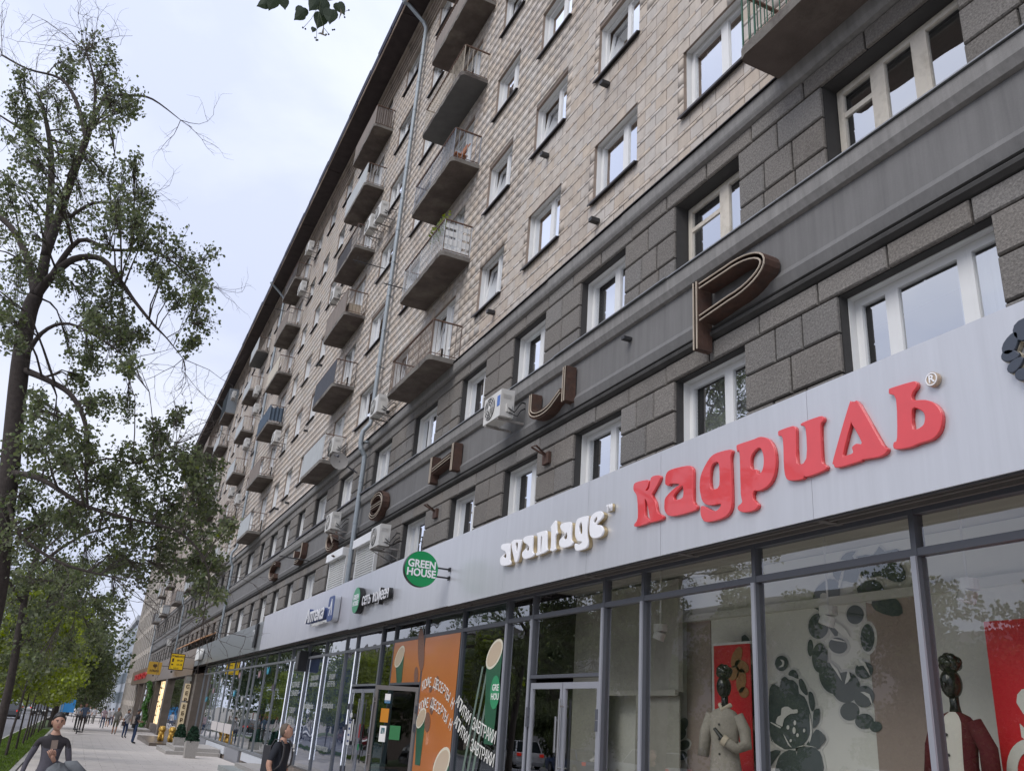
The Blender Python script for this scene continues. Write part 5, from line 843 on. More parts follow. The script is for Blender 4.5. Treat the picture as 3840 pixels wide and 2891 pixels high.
# rooms behind the other shops
room(14.25, 21.6, 3.0, -1.45, mat('cafe wall', (.16, .13, .10), .9)); room(21.65, 32.3, 2.6, -1.6, mat('pharmacy wall', (.30, .32, .36), .9)); room(32.4, 57.3, 5.0, -1.75, mat('dim shop wall', (.10, .14, .14), .9))
b = MB()
for i in range(26): y = 33 + i * .93; b.box(GX + .2, GX + .21, y, y + .3, -1.5, rr.uniform(-.6, .9), 0)
b.build('hanging_fabric', mat('pale fabric', (.12, .19, .18), .9, streak=.2), bld)

# ---- cafe window graphics
M_orange = mat('orange print', (.50, .155, .035), .3, var=.03, spec=.8, coat=.7); M_cup = mat('green cup print', (.02, .10, .055), .35, coat=.6); M_foam = mat('coffee foam print', (.55, .44, .32), .35, coat=.5); M_rim = mat('cup rim print', (.72, .68, .55), .35, coat=.5); M_ban = mat('banana bread print', (.17, .085, .055), .5, var=.3, vscale=30)
t = thing('cafe_graphic', 'orange coffee graphic with cups and curved white Cyrillic words on the cafe window', 'window graphic', (6.58, 18, -1))
XG = 6.572
b = MB(); b.poly([(XG, 18.5, .76), (XG, 20.55, .76), (XG, 20.55, 1.68), (XG, 18.5, 1.68)]); b.poly([(XG, 16.36, -1.4), (XG, 18.4, -1.4), (XG, 18.4, 1.68), (XG, 16.36, 1.68)]); b.build('orange_film', M_orange, t)
def ell(cy, cz, a, b_, ang=0, n=24): return [(-cy + math.cos(u) * a * math.cos(ang) - math.sin(u) * b_ * math.sin(ang), cz + math.cos(u) * a * math.sin(ang) + math.sin(u) * b_ * math.cos(ang)) for u in [i * 2 * math.pi / n for i in range(n)]]
def cup(cy, cz, r, L, parent, lean=0, clip=None):
    shape('cup_print', [[(-cy - r, cz), (-cy - r * .5 + lean, cz - L), (-cy + r * .6 + lean, cz - L), (-cy + r, cz)]], M_cup, at(WALL, XG - .004, 0, 0), .002, 0, parent, 1)
    shape('rim_print', [ell(cy, cz, r * 1.1, r * .62, .5)], M_rim, at(WALL, XG - .007, 0, 0), .002, 0, parent, 1); shape('foam_print', [ell(cy, cz, r * .95, r * .5, .5)], M_foam, at(WALL, XG - .010, 0, 0), .002, 0, parent, 1)
cup(20.05, 1.35, .32, .58, t, .15); cup(18.15, .05, .27, .9, t, .05); cup(16.75, -.75, .42, .55, t)
for cy, cz, a, c_ in ((18.6, 1.45, .2, .5), (18.75, .9, .13, .2), (17.6, .28, .11, .16), (17.75, -.02, .16, .2), (17.4, .75, .08, .13), (17.75, .62, .1, .06)): shape('nut_print', [ell(cy, cz, a, c_, .4, 10)], M_ban, at(WALL, XG - .005, 0, 0), .002, 0, t, 2)
M_wprint = mat('white print', (.72, .72, .68), .5)
def arc_text(s, pts, size, parent, m=M_wprint):
    """letters one by one along a polyline of (y,z)"""
    P = [Vector(p) for p in pts]; L = [0]
    for u, v in zip(P[:-1], P[1:]): L.append(L[-1] + (v - u).length)
    for i, ch in enumerate(s):
        if ch == ' ': continue
        d = L[-1] * (i + .5) / len(s); k = max(j for j in range(len(L) - 1) if L[j] <= d); f = (d - L[k]) / (L[k + 1] - L[k]); p = P[k].lerp(P[k + 1], f); tg = (P[k + 1] - P[k]).normalized()
        ang = math.atan2(tg.y, -tg.x); text('letter', ch, size, m, at(WALL, XG - .008, p.x, p.y) @ Matrix.Rotation(ang, 4, 'Z'), .003, parent, .0005, sx=.8)
arc_text('КОФЕ ДЕСЕРТЫ Н', [(18.3, .66), (18.0, .74), (17.6, .74), (17.0, .60), (16.6, .42), (16.4, .30)], .27, t); arc_text('КОФЕ ДЕСЕРТЫ Н', [(18.35, .22), (18.0, .33), (17.6, .35), (17.0, .20), (16.6, .02), (16.4, -.08)], .27, t)
t2 = thing('cafe_graphic', 'coffee cup graphic with white Cyrillic words on the dark cafe window', 'window graphic', (6.58, 15.3, -1))
arc_text('АПИТКИ ЗАВТРАКИ', [(16.25, .42), (15.9, .22), (15.4, .02), (14.9, -.10), (14.34, -.20)], .29, t2); arc_text('АПИТКИ ЗАВТРАКИ', [(16.25, .05), (15.9, -.13), (15.4, -.34), (14.9, -.46), (14.34, -.56)], .29, t2)
cup(14.65, 1.2, .34, 1.5, t2, .0); cup(14.55, -1.1, .3, .4, t2)
shape('badge_print', [ell(14.5, .55, .2, .28, 0)], mat('green badge print', (.03, .25, .11), .4), at(WALL, XG - .01, 0, 0), .002, 0, t2, 1); text('letter', 'GRE\nHOU', .15, M_wprint, at(WALL, XG - .014, 14.48, .55), .002, t2, .003)
for i in range(3): shape('stripe_print', [[(-15.9 + i * .22, -1.4), (-15.8 + i * .22, -1.4), (-15.1 + i * .2, 1.0 - i * .1), (-15.17 + i * .2, 1.0 - i * .1)]], mat('grey green stripe', (.12, .17, .14), .5), at(WALL, XG - .002, 0, 0), .002, 0, t2, 1)
# stickers on the open cafe door and pharmacy door
t = thing('door_stickers', 'orange, white and green stickers on the open cafe door', 'stickers', (6.2, 19.5, -.5))
ang = .72; ca, sa = math.cos(ang), math.sin(ang)
def ondoor(u, z, w, h, m, n='sticker'):
    p0 = (GX - .035 - sa * (u - w / 2) - .02 * ca, 18.5 + ca * (u - w / 2)); p1 = (GX - .035 - sa * (u + w / 2) - .02 * ca, 18.5 + ca * (u + w / 2)); MB().poly([(p0[0], p0[1], z - h), (p1[0], p1[1], z - h), (p1[0], p1[1], z + h), (p0[0], p0[1], z + h)]).build(n, m, t)
ondoor(.72, .40, .14, .09, M_white); ondoor(.72, .33, .14, .03, mat('blue sticker', (.05, .25, .5), .4)); ondoor(.75, .05, .2, .14, mat('orange sticker', (.55, .22, .02), .4)); ondoor(.75, -.32, .16, .16, M_white); ondoor(.75, -.26, .1, .06, mat('teal sticker', (.02, .2, .25), .4)); ondoor(.45, -.28, .26, .14, mat('dull green sticker', (.03, .17, .06), .5))
t = thing('door_stickers', 'white timetable and blue stickers on the pharmacy door', 'stickers', (6.55, 23.2, -.5))
for y, z, w, h, m in ((23.5, -.42, .28, .30, M_white), (23.48, .0, .2, .05, M_white), (23.22, -.35, .1, .26, M_white), (23.5, -.12, .3, .02, M_navy), (22.55, -.35, .09, .16, M_redside), (22.5, -.72, .12, .07, M_green)): MB().box(GX - .045, GX - .042, y - w / 2, y + w / 2, z - h, z + h).build('sticker', m, t)
for i in range(4): MB().box(GX - .049, GX - .046, 23.42, 23.58, -.65 + i * .15, -.60 + i * .15).build('print_line', M_navy, t)
# pharmacy window print
t = thing('pharmacy_print', 'pale words printed on the blue pharmacy window film', 'window graphic', (6.56, 28, -1))
M_pr = mat('pale grey print', (.42, .44, .42), .5)
for s_, y, z, k in (('Aptekaplus', 28.7, .18, .26), ('Aptekaplus', 26.3, .22, .26), ('ЗАКАЖИ', 28.4, 1.0, .2), ('ВАШИ', 26.2, 1.0, .2), ('ЛЕКАРСТВА', 28.4, .8, .15), ('БЕРЕЧЬ', 26.2, .8, .2), ('БОЛЬШЕ', 31.0, .82, .24), ('2 ВЫБОР', 31.0, .55, .24), ('ТОВАР', 31.0, .0, .24), ('НЕДЕЛИ', 31.0, -.35, .22), ('ПРИ', 31.0, -.85, .22), ('АПТЕКИ РЯДОМ', 26.3, -.95, .16)): text('letter', s_, k, M_pr, at(WALL, GX - .012, y, z), .003, t, .003, sx=1.15)
t = thing('blue_film', 'dark blue printed film inside the pharmacy windows', 'window film', (6.66, 28, -1.5))
M_bfilm = mat('dark blue film', (.035, .065, .14), .5, var=.1, vscale=2)
for a, c in ((24.0, 25.0), (25.1, 27.4), (27.5, 29.75), (29.85, 32.25)): MB().box(GX + .05, GX + .055, a, c, -1.5, 1.6).build('film', M_bfilm, t)
# wooden notice strip in the green windows
t = thing('paper_banner', 'white paper strip taped inside the greenish shop windows', 'banner', (6.55, 47, -1)); MB().box(GX - .012, GX - .009, 43.4, 45.5, -1.2, -.78).box(GX - .012, GX - .009, 45.7, 47.8, -1.2, -.78).box(GX - .012, GX - .009, 48.0, 50.1, -1.2, -.78).build('sheet', mat('white paper', (.6, .56, .55), .7, var=.05), t)
M_bfly = [mat('cyan decal', (.05, .35, .5), .5), mat('pink decal', (.4, .25, .28), .5), mat('dark violet decal', (.06, .03, .07), .5), mat('pale decal', (.5, .5, .5), .5)]
t = thing('butterfly_decals', 'coloured butterfly decals scattered over the greenish shop windows', 'decals', (6.5, 45, -1))
for i, (y, z, c) in enumerate(((44.3, .55, 0), (43.6, 1.35, 1), (49.2, 1.2, 3), (53.3, .95, 2), (51.8, .7, 1), (54.2, .25, 0), (35.0, .75, 2), (36.6, 1.4, 0), (41.8, .3, 3), (47.1, -.2, 3), (38.4, 1.3, 1))):
    for s_ in (-1, 1): shape('wing', [[(-y, z), (-y + s_ * .18, z + .16), (-y + s_ * .22, z + .02), (-y + s_ * .1, z - .14)]], M_bfly[c], at(WALL, GX - .014, 0, 0), .004, 0, t, 2)
t = thing('window_backing', 'dark teal backing boards behind the long shop windows', 'backing', (6.9, 45, -1.6))
MB().box(6.9, 6.93, 32.5, 57.0, -1.7, 2.05).build('board', mat('dark teal board', (.045, .085, .085), .8, var=.25, vscale=1.2), t)
# plinth
M_plinth = mat('crumbling plinth', (.16, .135, .115), .95, var=.3, vscale=3, bump=.8, bscale=10, dirt=(.30, .24, .20), dscale=2, damt=.8)
b = MB(); b.box(GX + .01, GX + .3, 14, 58, -3, -1.66)
b.box(GX + .02, GX + .3, -4, 14.2, -3, FL); b.build('plinth', M_plinth, bld)
b = MB(); b.box(GX - .06, GX, 44.0, 50.6, -2.07, -1.74).box(GX - .06, GX, 33.2, 39.2, -2.02, -1.72); b.build('white_base_panel', mat('white base panel', (.62, .65, .70), .4, var=.03), bld)
b = MB(); b.box(GX - .05, GX, 40.0, 43.7, -2.4, -1.72); b.box(GX - .05, GX, 51, 54, -2.5, -1.72); b.build('grey_base_panel', M_alu, bld)

# ---- jewellery shops further on (Y 57-117)
M_bmarb = mat('brown marble cladding', (.12, .095, .075), .3, var=.2, vscale=3, spec=.6)
jw = thing('jewellery_shopfronts', 'brown marble jewellery shopfronts with dark display windows', 'shopfront', (6.3, 85, gz(85)))
b = MB()
for a, c in ((57.3, 58.4), (60.6, 64.5), (77.5, 79), (89, 91.0), (99, 100.5), (106, 107.2), (116, 117.3)): MB().box(6.2, 6.9, a, c, gz(a) - .4, 1.66).build('pillar', M_bmarb, jw)
b = MB(); b.box(6.35, 6.9, 57.3, 117.3, -3.5, -1.9); b.build('low_wall', M_plinth, jw)
for a, c in ((58.4, 60.6), (64.5, 77.5), (79, 89), (91, 99), (100.5, 106), (107.2, 116)): MB().poly([(6.5, a, -1.9), (6.5, c, -1.9), (6.5, c, 1.66), (6.5, a, 1.66)]).build('pane', M_shopglass2, jw)
b = MB(); b.box(6.9, 7.0, 57.3, 117.3, -3, 1.7); b.box(6.5, 6.95, 57.3, 117.3, 1.66, 1.72); b.build('back_wall', mat('brown back wall', (.14, .10, .07), .9), jw)
M_ledw = mat('warm light tube', (1, .8, .5), .4, emit=(1, .72, .38, 1.5))
t = thing('light_tubes', 'rows of warm vertical light tubes in a jewellery window', 'light tubes', (6.4, 82, -1.9))
for i in range(6):
    z = -1.85
    while z < 1.55:
        l = rr.uniform(.4, 1.5); MB().box(6.42, 6.45, 79.6 + i * 1.25, 79.72 + i * 1.25, z, min(z + l, 1.58)).build('light_tube', M_ledw, t); z += l + .12
t = thing('light_tubes', 'cold white hanging lights in the furthest jewellery window', 'light tubes', (6.4, 103, -1.9))
for i in range(5):
    z = -1.6
    while z < 1.4: MB().box(6.42, 6.45, 101 + i * 1.05, 101.15 + i * 1.05, z, z + .5).build('light_tube', mat('cold light tube', (.8, .9, 1), .4, emit=(.8, .88, 1, .45)), t); z += .7
t = thing('climbing_plant', 'green climbing plant wound up a pillar of the jewellery shops', 'plant', (6.2, 92, gz(92)))
g = np.random.default_rng(8); n = 2600; zz = gz(92) + (1.6 - gz(92)) * g.random(n); cx_ = 6.0 + .13 * np.sin(zz * 3) ; P = np.stack([cx_ - .25 * g.random(n), 91.2 + (g.random(n) - .5) * 2.6, zz], -1)
def leaf_quads(P, size, g, flat=0.4, jit=.35):
    n = len(P); d = g.normal(size=(n, 3)); d[:, 2] = d[:, 2] * .8 - .25; d /= np.linalg.norm(d, axis=1)[:, None]; u = g.normal(size=(n, 3)); u[:, 2] *= flat; s = np.cross(d, u); s /= np.linalg.norm(s, axis=1)[:, None] + 1e-9
    L = (size * (1 + jit * (g.random(n) - .5) * 2))[:, None]; w = L * .42
    return np.stack([P, P + d * L * .45 + s * w, P + d * L, P + d * L * .45 - s * w], 1)
tag(quads_np('foliage', leaf_quads(P, np.full(n, .14), g), [mat('ivy leaf', (.06, .15, .03), .6, island=.4, trans=.2)], t), kind='stuff'); MB().tube([(6.1, 91.2, gz(92)), (6.05, 91.0, 0), (6.1, 91.4, 1.6)], .05, 6).build('stem', M_bark, t)
# awning strip between floors far away
tag(MB().extr([(6.95, 4.15), (6.1, 3.75), (6.1, 3.82), (6.95, 4.25)], 57.8, 74.0).build('awning', mat('faded orange awning', (.50, .27, .14), .8, var=.1)), 'faded orange awning strip half hidden behind leaves', 'awning')

# ------------------------------------------------------------------ neon letter casings on the frieze
M_tube = mat('old neon tube', (.45, .38, .30), .5, var=.2)
def neon(label, strokes, y, w=.15, dp=.20, x=6.83):
    """strokes: polylines (dy to the right, z) ; open channel casings"""
    t = thing('neon_letter', label, 'letter', (x, y, 5.8), group='rusty letter casings on the frieze'); 
    for pts in strokes:
        P = [Vector((-(y) + p[0], p[1])) for p in pts]; n = len(P); b = MB(); L = []; R = []
        for i, p in enumerate(P):
            d = (P[min(i + 1, n - 1)] - P[max(i - 1, 0)]).normalized(); nn = Vector((-d.y, d.x)); L.append(p + nn * w / 2); R.append(p - nn * w / 2)
        f = lambda q, xx: (xx, -q.x, q.y)
        for i in range(n - 1):
            for A in (L, R):
                b.poly([f(A[i], x - dp), f(A[i + 1], x - dp), f(A[i + 1], x), f(A[i], x)])
            b.poly([f(L[i], x - .05), f(L[i + 1], x - .05), f(R[i + 1], x - .05), f(R[i], x - .05)])
            for A, C in ((L, .92), (R, .92)):
                B = [P[i].lerp(A[i], C), P[i + 1].lerp(A[i + 1], C)]
                b.poly([f(A[i], x - dp), f(A[i + 1], x - dp), f(B[1], x - dp), f(B[0], x - dp)])
        for q0, q1 in ((L[0], R[0]), (L[-1], R[-1])): b.poly([f(q0, x - dp), f(q1, x - dp), f(q1, x), f(q0, x)])
        o = b.build('casing', M_rust, t)
        tb = MB()
        for off in (-.035, .035): tb.tube([f(P[i] + (L[i] - P[i]).normalized() * off, x - dp - .01) for i in range(n)], .012, 5)
        tb.build('neon_tube', M_tube, o)
    b = MB(); q = strokes[0][0]; b.box(x - .02, XW, y - q[0] - .05, y - q[0] + .05, q[1] - .1, q[1] - .05); b.build('bracket', M_rust, t)
def arc(cx, cz, rx, rz, a0, a1, n=14): return [(cx + rx * math.cos(math.radians(a0 + (a1 - a0) * i / n)), cz + rz * math.sin(math.radians(a0 + (a1 - a0) * i / n))) for i in range(n + 1)]
neon('rusty letter casing shaped like a P, the largest and nearest', [[(-.72, 6.02), (-.72, 5.5), (-.72, 4.98)], [(-.62, 5.92)] + arc(.05, 5.69, .62, .235, 100, -95, 16) + [(-.62, 5.42)]], 8.0, .10, .24)
neon('rusty U shaped letter casing beside the air conditioner', [[(-.72, 6.0), (-.72, 5.75)] + arc(-.2, 5.68, .52, .20, 190, 310, 8) + [(.5, 5.68)], [(.62, 6.12), (.62, 5.45)]], 13.25, .16)
neon('rusty H shaped letter casing on the frieze', [[(-.72, 6.08), (-.72, 5.42)], [(.72, 6.08), (.72, 5.42)], [(-.6, 5.72), (.6, 5.80)]], 18.75, .2)
neon('rusty round letter casing with a middle bar', [arc(0, 5.75, .62, .33, 150, -150, 16), [(-.5, 5.75), (.5, 5.75)]], 24.1, .2)
neon('rusty letter casing half hidden below an air conditioner', [arc(0, 5.5, .6, .3, 130, 320, 10), [(-.5, 6.0), (.3, 5.4)]], 29.2, .2)
neon('rusty hook shaped letter casing on the frieze', [[(.6, 6.15), (.6, 5.8)] + arc(-.1, 5.7, .7, .22, 0, -120, 8), [(-.75, 6.0), (-.75, 5.75)]], 34.6, .2)
neon('rusty C shaped letter casing, the furthest one', [arc(0, 5.75, .75, .33, 50, 310, 14)], 39.8, .2)
# small rusty arms of a former street light chain
for i, (y, z, lab) in enumerate(((13.55, 4.7, 'rusty bracket arm above the white lettering'), (19.35, 4.72, 'rusty bracket arm left of the small bracket window'), (28.3, 4.72, 'rusty bracket arm beside the roller shutters'))):
    t = thing('wall_bracket', lab, 'bracket', (6.85, y, z)); b = MB(); b.box(6.80, 6.86, y - .12, y + .12, z - .16, z + .06); b.tube([(6.8, y, z), (6.55, y + .1, z + .14)], .02, 5); b.tube([(6.8, y, z + .02), (6.55, y - .1, z + .12)], .02, 5); b.tube([(6.55, y + .1, z + .14), (6.55, y - .1, z + .12)], .012, 5); b.build('arm', M_rust, t)

# ---- roller shutters
M_shut = mat('white shutter slats', (.62, .62, .60), .5, var=.03)
for a, c, lab in ((24.0, 26.05, 'white roller shutter right of the drainpipe'), (27.25, 29.4, 'white roller shutter left of the drainpipe')):
    t = thing('roller_shutter', lab, 'shutter', (6.75, (a + c) / 2, 3.4)); z = 3.4
    while z < 4.72: MB().extr([(6.80, z), (6.775, z + .02), (6.775, z + .055), (6.80, z + .07)], a + .05, c - .05).build('slat', M_shut, t); z += .075
    MB().box(6.62, 6.86, a, c, 4.74, 5.0).box(6.76, 6.86, a, a + .06, 3.4, 4.74).box(6.76, 6.86, c - .06, c, 3.4, 4.74).build('box', M_pvc, t)

# ---- air conditioners
M_ac = mat('off white AC casing', (.62, .61, .58), .5, var=.04, dirt=(.42, .38, .32), dscale=3, damt=.35); M_grille = mat('dark fan grille', (.06, .06, .06), .6)
def ac(y, z, x=6.33, w=.82, h=.58, d=.30, label='', blue=False, hang=False):
    t = thing('air_conditioner', label, 'air conditioner', (x, y, z - h / 2), group='air conditioners on the facade'); g_ = d / 2
    b = MB(); e = .02; b.extr([(x - g_, z - h / 2), (x + g_, z - h / 2), (x + g_, z + h / 2), (x - g_ + e, z + h / 2), (x - g_, z + h / 2 - e)], y - w / 2, y + w / 2); b.build('body', M_ac, t)
    f = MB(); f.tube([(x - g_ - .012, y + w * .14, z), (x - g_ + .01, y + w * .14, z)], h * .42, 20); o = f.build('fan_ring', M_grille, t)
    r = MB()
    for k in range(1, 5): r.tube([(x - g_ - .016, y + w * .14 + math.cos(u) * h * .1 * k, z + math.sin(u) * h * .1 * k) for u in [i * .5236 for i in range(13)]], .006, 4)
    for i in range(6): u = i * 1.047; r.tube([(x - g_ - .016, y + w * .14, z), (x - g_ - .016, y + w * .14 + math.cos(u) * h * .41, z + math.sin(u) * h * .41)], .006, 4)
    r.ball((x - g_ - .014, y + w * .14, z), .05, 0, 8, 5, (.3, 1, 1)); r.build('grille', M_ac, o)
    s = MB()
    for i in range(5): s.box(x - .10, x + .08, y - w / 2 - .006, y - w / 2, z + h * .30 - i * .02, z + h * .31 - i * .02)
    s.box(x - .02, x + .1, y - w / 2 - .03, y - w / 2, z - h * .32, z - h * .02); s.build('service_cover', M_ac, t)
    if blue: MB().box(x - g_ - .006, x - g_, y - w * .46, y - w * .30, z - .06, z + .16).build('label', mat('blue label', (.03, .12, .42), .4), t)
    k = MB()
    for yy in (y - w * .36, y + w * .36):
        if hang: k.box(x - g_, XW, yy - .02, yy + .02, z - h / 2 - .05, z - h / 2 - .01); k.box(XW - .06, XW - .02, yy - .02, yy + .02, z - h / 2 - .05, z + h * .3)
        else: k.obox(((x - g_ + XW) / 2, yy, z - h / 2 - .03), ((XW - x + g_) / 2, 0, 0), (0, .02, 0), (0, 0, .02)); k.tube([(x - g_ + .03, yy, z - h / 2 - .04), (XW - .03, yy, z - h / 2 - .28)], .015, 4); k.box(XW - .05, XW - .01, yy - .02, yy + .02, z - h / 2 - .34, z - h / 2)
    k.build('bracket', mat('painted bracket', (.35, .33, .31), .6, dirt=(.15, .08, .05), dscale=8, damt=.7), t)
    c = MB(); c.tube([(x + .02, y - w / 2 - .02, z - .1), (x + .12, y - w / 2 - .10, z - .2), (x + .22, y - w / 2 - .05, z - .05), (x + .34, y - w / 2 + .05, z + .1), (XW, y - w / 2 + .1, z + .12)], .016, 6); c.tube([(x + .04, y - w / 2 - .02, z - .2), (x + .18, y - w / 2 - .12, z - .28), (x + .3, y - w / 2, z - .1), (XW, y - w / 2 + .12, z + .05)], .012, 6); c.build('hose', M_black, t)
    return t
ac(15.02, 5.98, 6.42, label='air conditioner with a blue label on the frieze beside the U shaped casing', blue=True, hang=True)
ac(24.6, 8.95, 6.45, label='air conditioner beside the drainpipe just above the stone cornice')
ac(22.45, 4.52, 6.42, label='air conditioner right above the round green coffee sign')
ac(28.35, 5.95, 6.42, label='air conditioner above a rusty letter casing near the roller shutters')
ac(28.0, 17.95, 6.42, .8, .6, label='nearer of two air conditioners side by side below a dark window'); ac(29.5, 18.2, 6.42, .8, .6, label='further of two air conditioners side by side under a balcony')
ac(34.6, 17.3, 6.42, label='air conditioner with a long rod left of the slate fronted balcony stack')
ac(30.35, 9.15, 6.52, .75, .6, label='air conditioner standing behind the bars of a low balcony')
for y, z, lab in ((44.9, 25.0, 'air conditioner high up close under the eaves beside the top window row'), (45.0, 22.4, 'air conditioner hanging below the top balcony of the third balcony stack'), (44.6, 13.3, 'air conditioner at the corner of the cloth draped balcony'), (57.4, 16.3, 'air conditioner between two far balcony stacks on the sixth floor'), (57.4, 20.1, 'far air conditioner on the seventh floor beside the second drainpipe'), (55.9, 18.3, 'smaller far air conditioner touching the second drainpipe'), (60.4, 13.6, 'far air conditioner hung under a balcony of the fourth stack'), (56.0, 12.2, 'far air conditioner right beside the second drainpipe low down'), (72.8, 16.6, 'very far air conditioner on a dark rusty bracket'), (73.5, 24.9, 'very far air conditioner just under the eaves'), (87, 5.0, 'white air conditioner above the bronze fascia far away')): ac(y, z, 6.42, .85, .62, label=lab)
# dish, aerials
t = thing('satellite_dish', 'grey satellite dish beside the drainpipe under a low balcony', 'satellite dish', (6.2, 27.9, 7.8)); b = MB(); n = 22; c0 = Vector((6.15, 27.6, 7.85)); ax = Vector((-.35, -.93, .1)).normalized(); u_ = ax.orthogonal().normalized(); w_ = ax.cross(u_)
for ring in range(5):
    for i in range(n):
        def pt(rg, ii): r_ = .33 * rg / 5; a_ = 2 * math.pi * ii / n; return tuple(c0 + r_ * (math.cos(a_) * u_ * .85 + math.sin(a_) * w_) + ax * (r_ ** 2 * .5))
        b.poly([pt(ring, i), pt(ring + 1, i), pt(ring + 1, i + 1), pt(ring, i + 1)])
b.build('reflector', mat('grey dish', (.20, .19, .18), .6), t); b = MB(); b.tube([c0 - w_ * .3, c0 + ax * .45], .012, 5); b.ball(tuple(c0 + ax * .47), .05); b.tube([c0, (XW, 27.8, 7.6)], .025, 6); b.build('arm', M_aludark, t)
def aerial(y, z, label, L=1.0):
    t = thing('aerial', label, 'aerial', (XW, y, z)); b = MB(); b.tube([(XW, y, z), (5.7, y + .1, z + .05)], .02, 5)
    for i in range(7): x = 6.6 - i * .13; b.tube([(x, y - .28, z + .02), (x, y + .28, z + .04)], .008, 4); 
    b.build('boom', M_dark, t)
aerial(28.3, 18.9 - 3.1, 'thin rod aerial sticking out left of an air conditioner'); aerial(33.2, 5.35, 'television aerial fixed to the lower frieze edge'); aerial(50.3, 23.2, 'television aerial at the top balcony of the third stack'); aerial(23.1, 15.4 - 3.2 + .2, 'small wire aerial below the blue grey barred balcony', .5)
t = thing('loudspeaker', 'black loudspeaker box hung under the pharmacy canopy', 'loudspeaker', (6.4, 30, 1.3)); MB().box(6.28, 6.55, 29.62, 30.1, 1.22, 1.86).build('box', M_black, t); MB().box(6.26, 6.279, 29.66, 30.06, 1.27, 1.80).build('grille', M_grille, t)
# items on balconies
t = thing('folding_chair', 'orange brown folding chair on the blue grey barred balcony', 'chair', (6.5, 19.6, LV[2] + .14)); z = LV[2] + .14
b = MB(); [b.tube([(6.3, y, z), (6.7, y, z + .9)], .02, 5) for y in (19.35, 19.8)]; [b.tube([(6.7, y, z), (6.3, y, z + .48)], .02, 5) for y in (19.35, 19.8)]; b.build('frame', mat('orange wood', (.33, .12, .04), .6), t); MB().box(6.28, 6.66, 19.35, 19.8, z + .44, z + .47).build('seat', MATS['orange wood'], t); MB().box(6.60, 6.64, 19.35, 19.8, z + .62, z + .86).build('backrest', MATS['orange wood'], t)
t = thing('cardboard_box', 'beige box standing on a rusty railed balcony', 'box', (6.5, 31.0, LV[2] + .13)); MB().box(6.25, 6.75, 30.5, 31.1, LV[2] + .14, LV[2] + .6).build('carton', mat('beige board', (.5, .42, .32), .8), t); MB().box(6.24, 6.76, 30.49, 31.11, LV[2] + .6, LV[2] + .63).build('lid', mat('beige lid', (.55, .48, .38), .8), t)
t = thing('balcony_plants', 'small yellowish weeds growing on the white barred balcony', 'plant', (6.2, 19.4, LV[1] + 1.1)); g = np.random.default_rng(2); P = np.stack([6.15 + .1 * g.random(160), 19.1 + 1.3 * g.random(160), LV[1] + 1.0 + .5 * g.random(160)], -1); tag(quads_np('foliage', leaf_quads(P, np.full(160, .09), g), [M_leafy], t), kind='stuff')
# ------------------------------------------------------------------ buildings beyond
M_rib = mat('pale ribbed concrete', (.42, .38, .33), .9, var=.06, vscale=.6, streak=.08); M_ribd = mat('dark glazing strip', (.14, .14, .14), .4)  # glazing behind the ribs is plain dark grey
t = thing('ribbed_building', 'tall pale office building with close vertical concrete ribs', 'building', (7, 145, gz(145)))
b = MB(); b.box(7.0, 30, 118, 172, -4, 26.5); b.build('wall', M_ribd, t)
b = MB(); b.box(6.85, 6.99, 118, 119.0, -4, 26.2); b.box(6.7, 7.0, 118, 172, 26.2, 27.4); b.build('end_wall', M_rib, t)
for i in range(12):
    y = 119.5 + i * 4.5; MB().extr([(6.99, -4), (6.86, -4), (6.86, 26.2), (6.99, 26.2)], y, y + 1.1).build('rib', M_rib, t)
b = MB()
for z in np.arange(-1, 25, 3.3): b.box(6.93, 6.99, 119, 172, z, z + .7)
b.build('spandrel', M_rib, t)
t = thing('pale_tower', 'pale bluish high office tower with a flat roof slab', 'building', (8, 215, gz(215)))
M_pt = mat('pale bluish cladding', (.42, .46, .52), .7, var=.05, vscale=.3, streak=.05); b = MB(); b.box(7.5, 34, 185, 238, -5, 14); b.build('wall', M_pt, t); b = MB(); b.box(6.9, 34.5, 184, 239, 14, 14.9); b.build('roof', mat('pale roof slab', (.5, .52, .55), .7), t)
for k in range(4):
    z = -1 + k * 3.7
    for i in range(10): MB().box(7.42, 7.5, 187 + i * 5.1, 190.6 + i * 5.1, z, z + 2.0).build('window', mat('pale window', (.20, .24, .29), .3), t)
t = thing('distant_building', 'hazy pale grey building closing the street front', 'building', (8, 300, gz(300))); b = MB(); b.box(7.0, 40, 255, 340, -6, 17); b.build('wall', mat('hazy wall', (.50, .52, .55), .9), t)
for k in range(4):
    for i in range(12): MB().box(6.9, 7.0, 257 + i * 7, 261 + i * 7, k * 3.8, k * 3.8 + 1.9).build('window', MATS['pale window'], t)
t = thing('distant_building', 'low pale building far away across the end of the pavement', 'building', (-8, 430, gz(400))); b = MB(); b.box(-40, 8, 430, 450, -8, 9); b.build('wall', mat('hazy wall 2', (.42, .45, .47), .9), t)
for i in range(12): MB().box(-38 + i * 3.8, -36 + i * 3.8, 429.9, 430, 0, 5).build('window', MATS['pale window'], t)
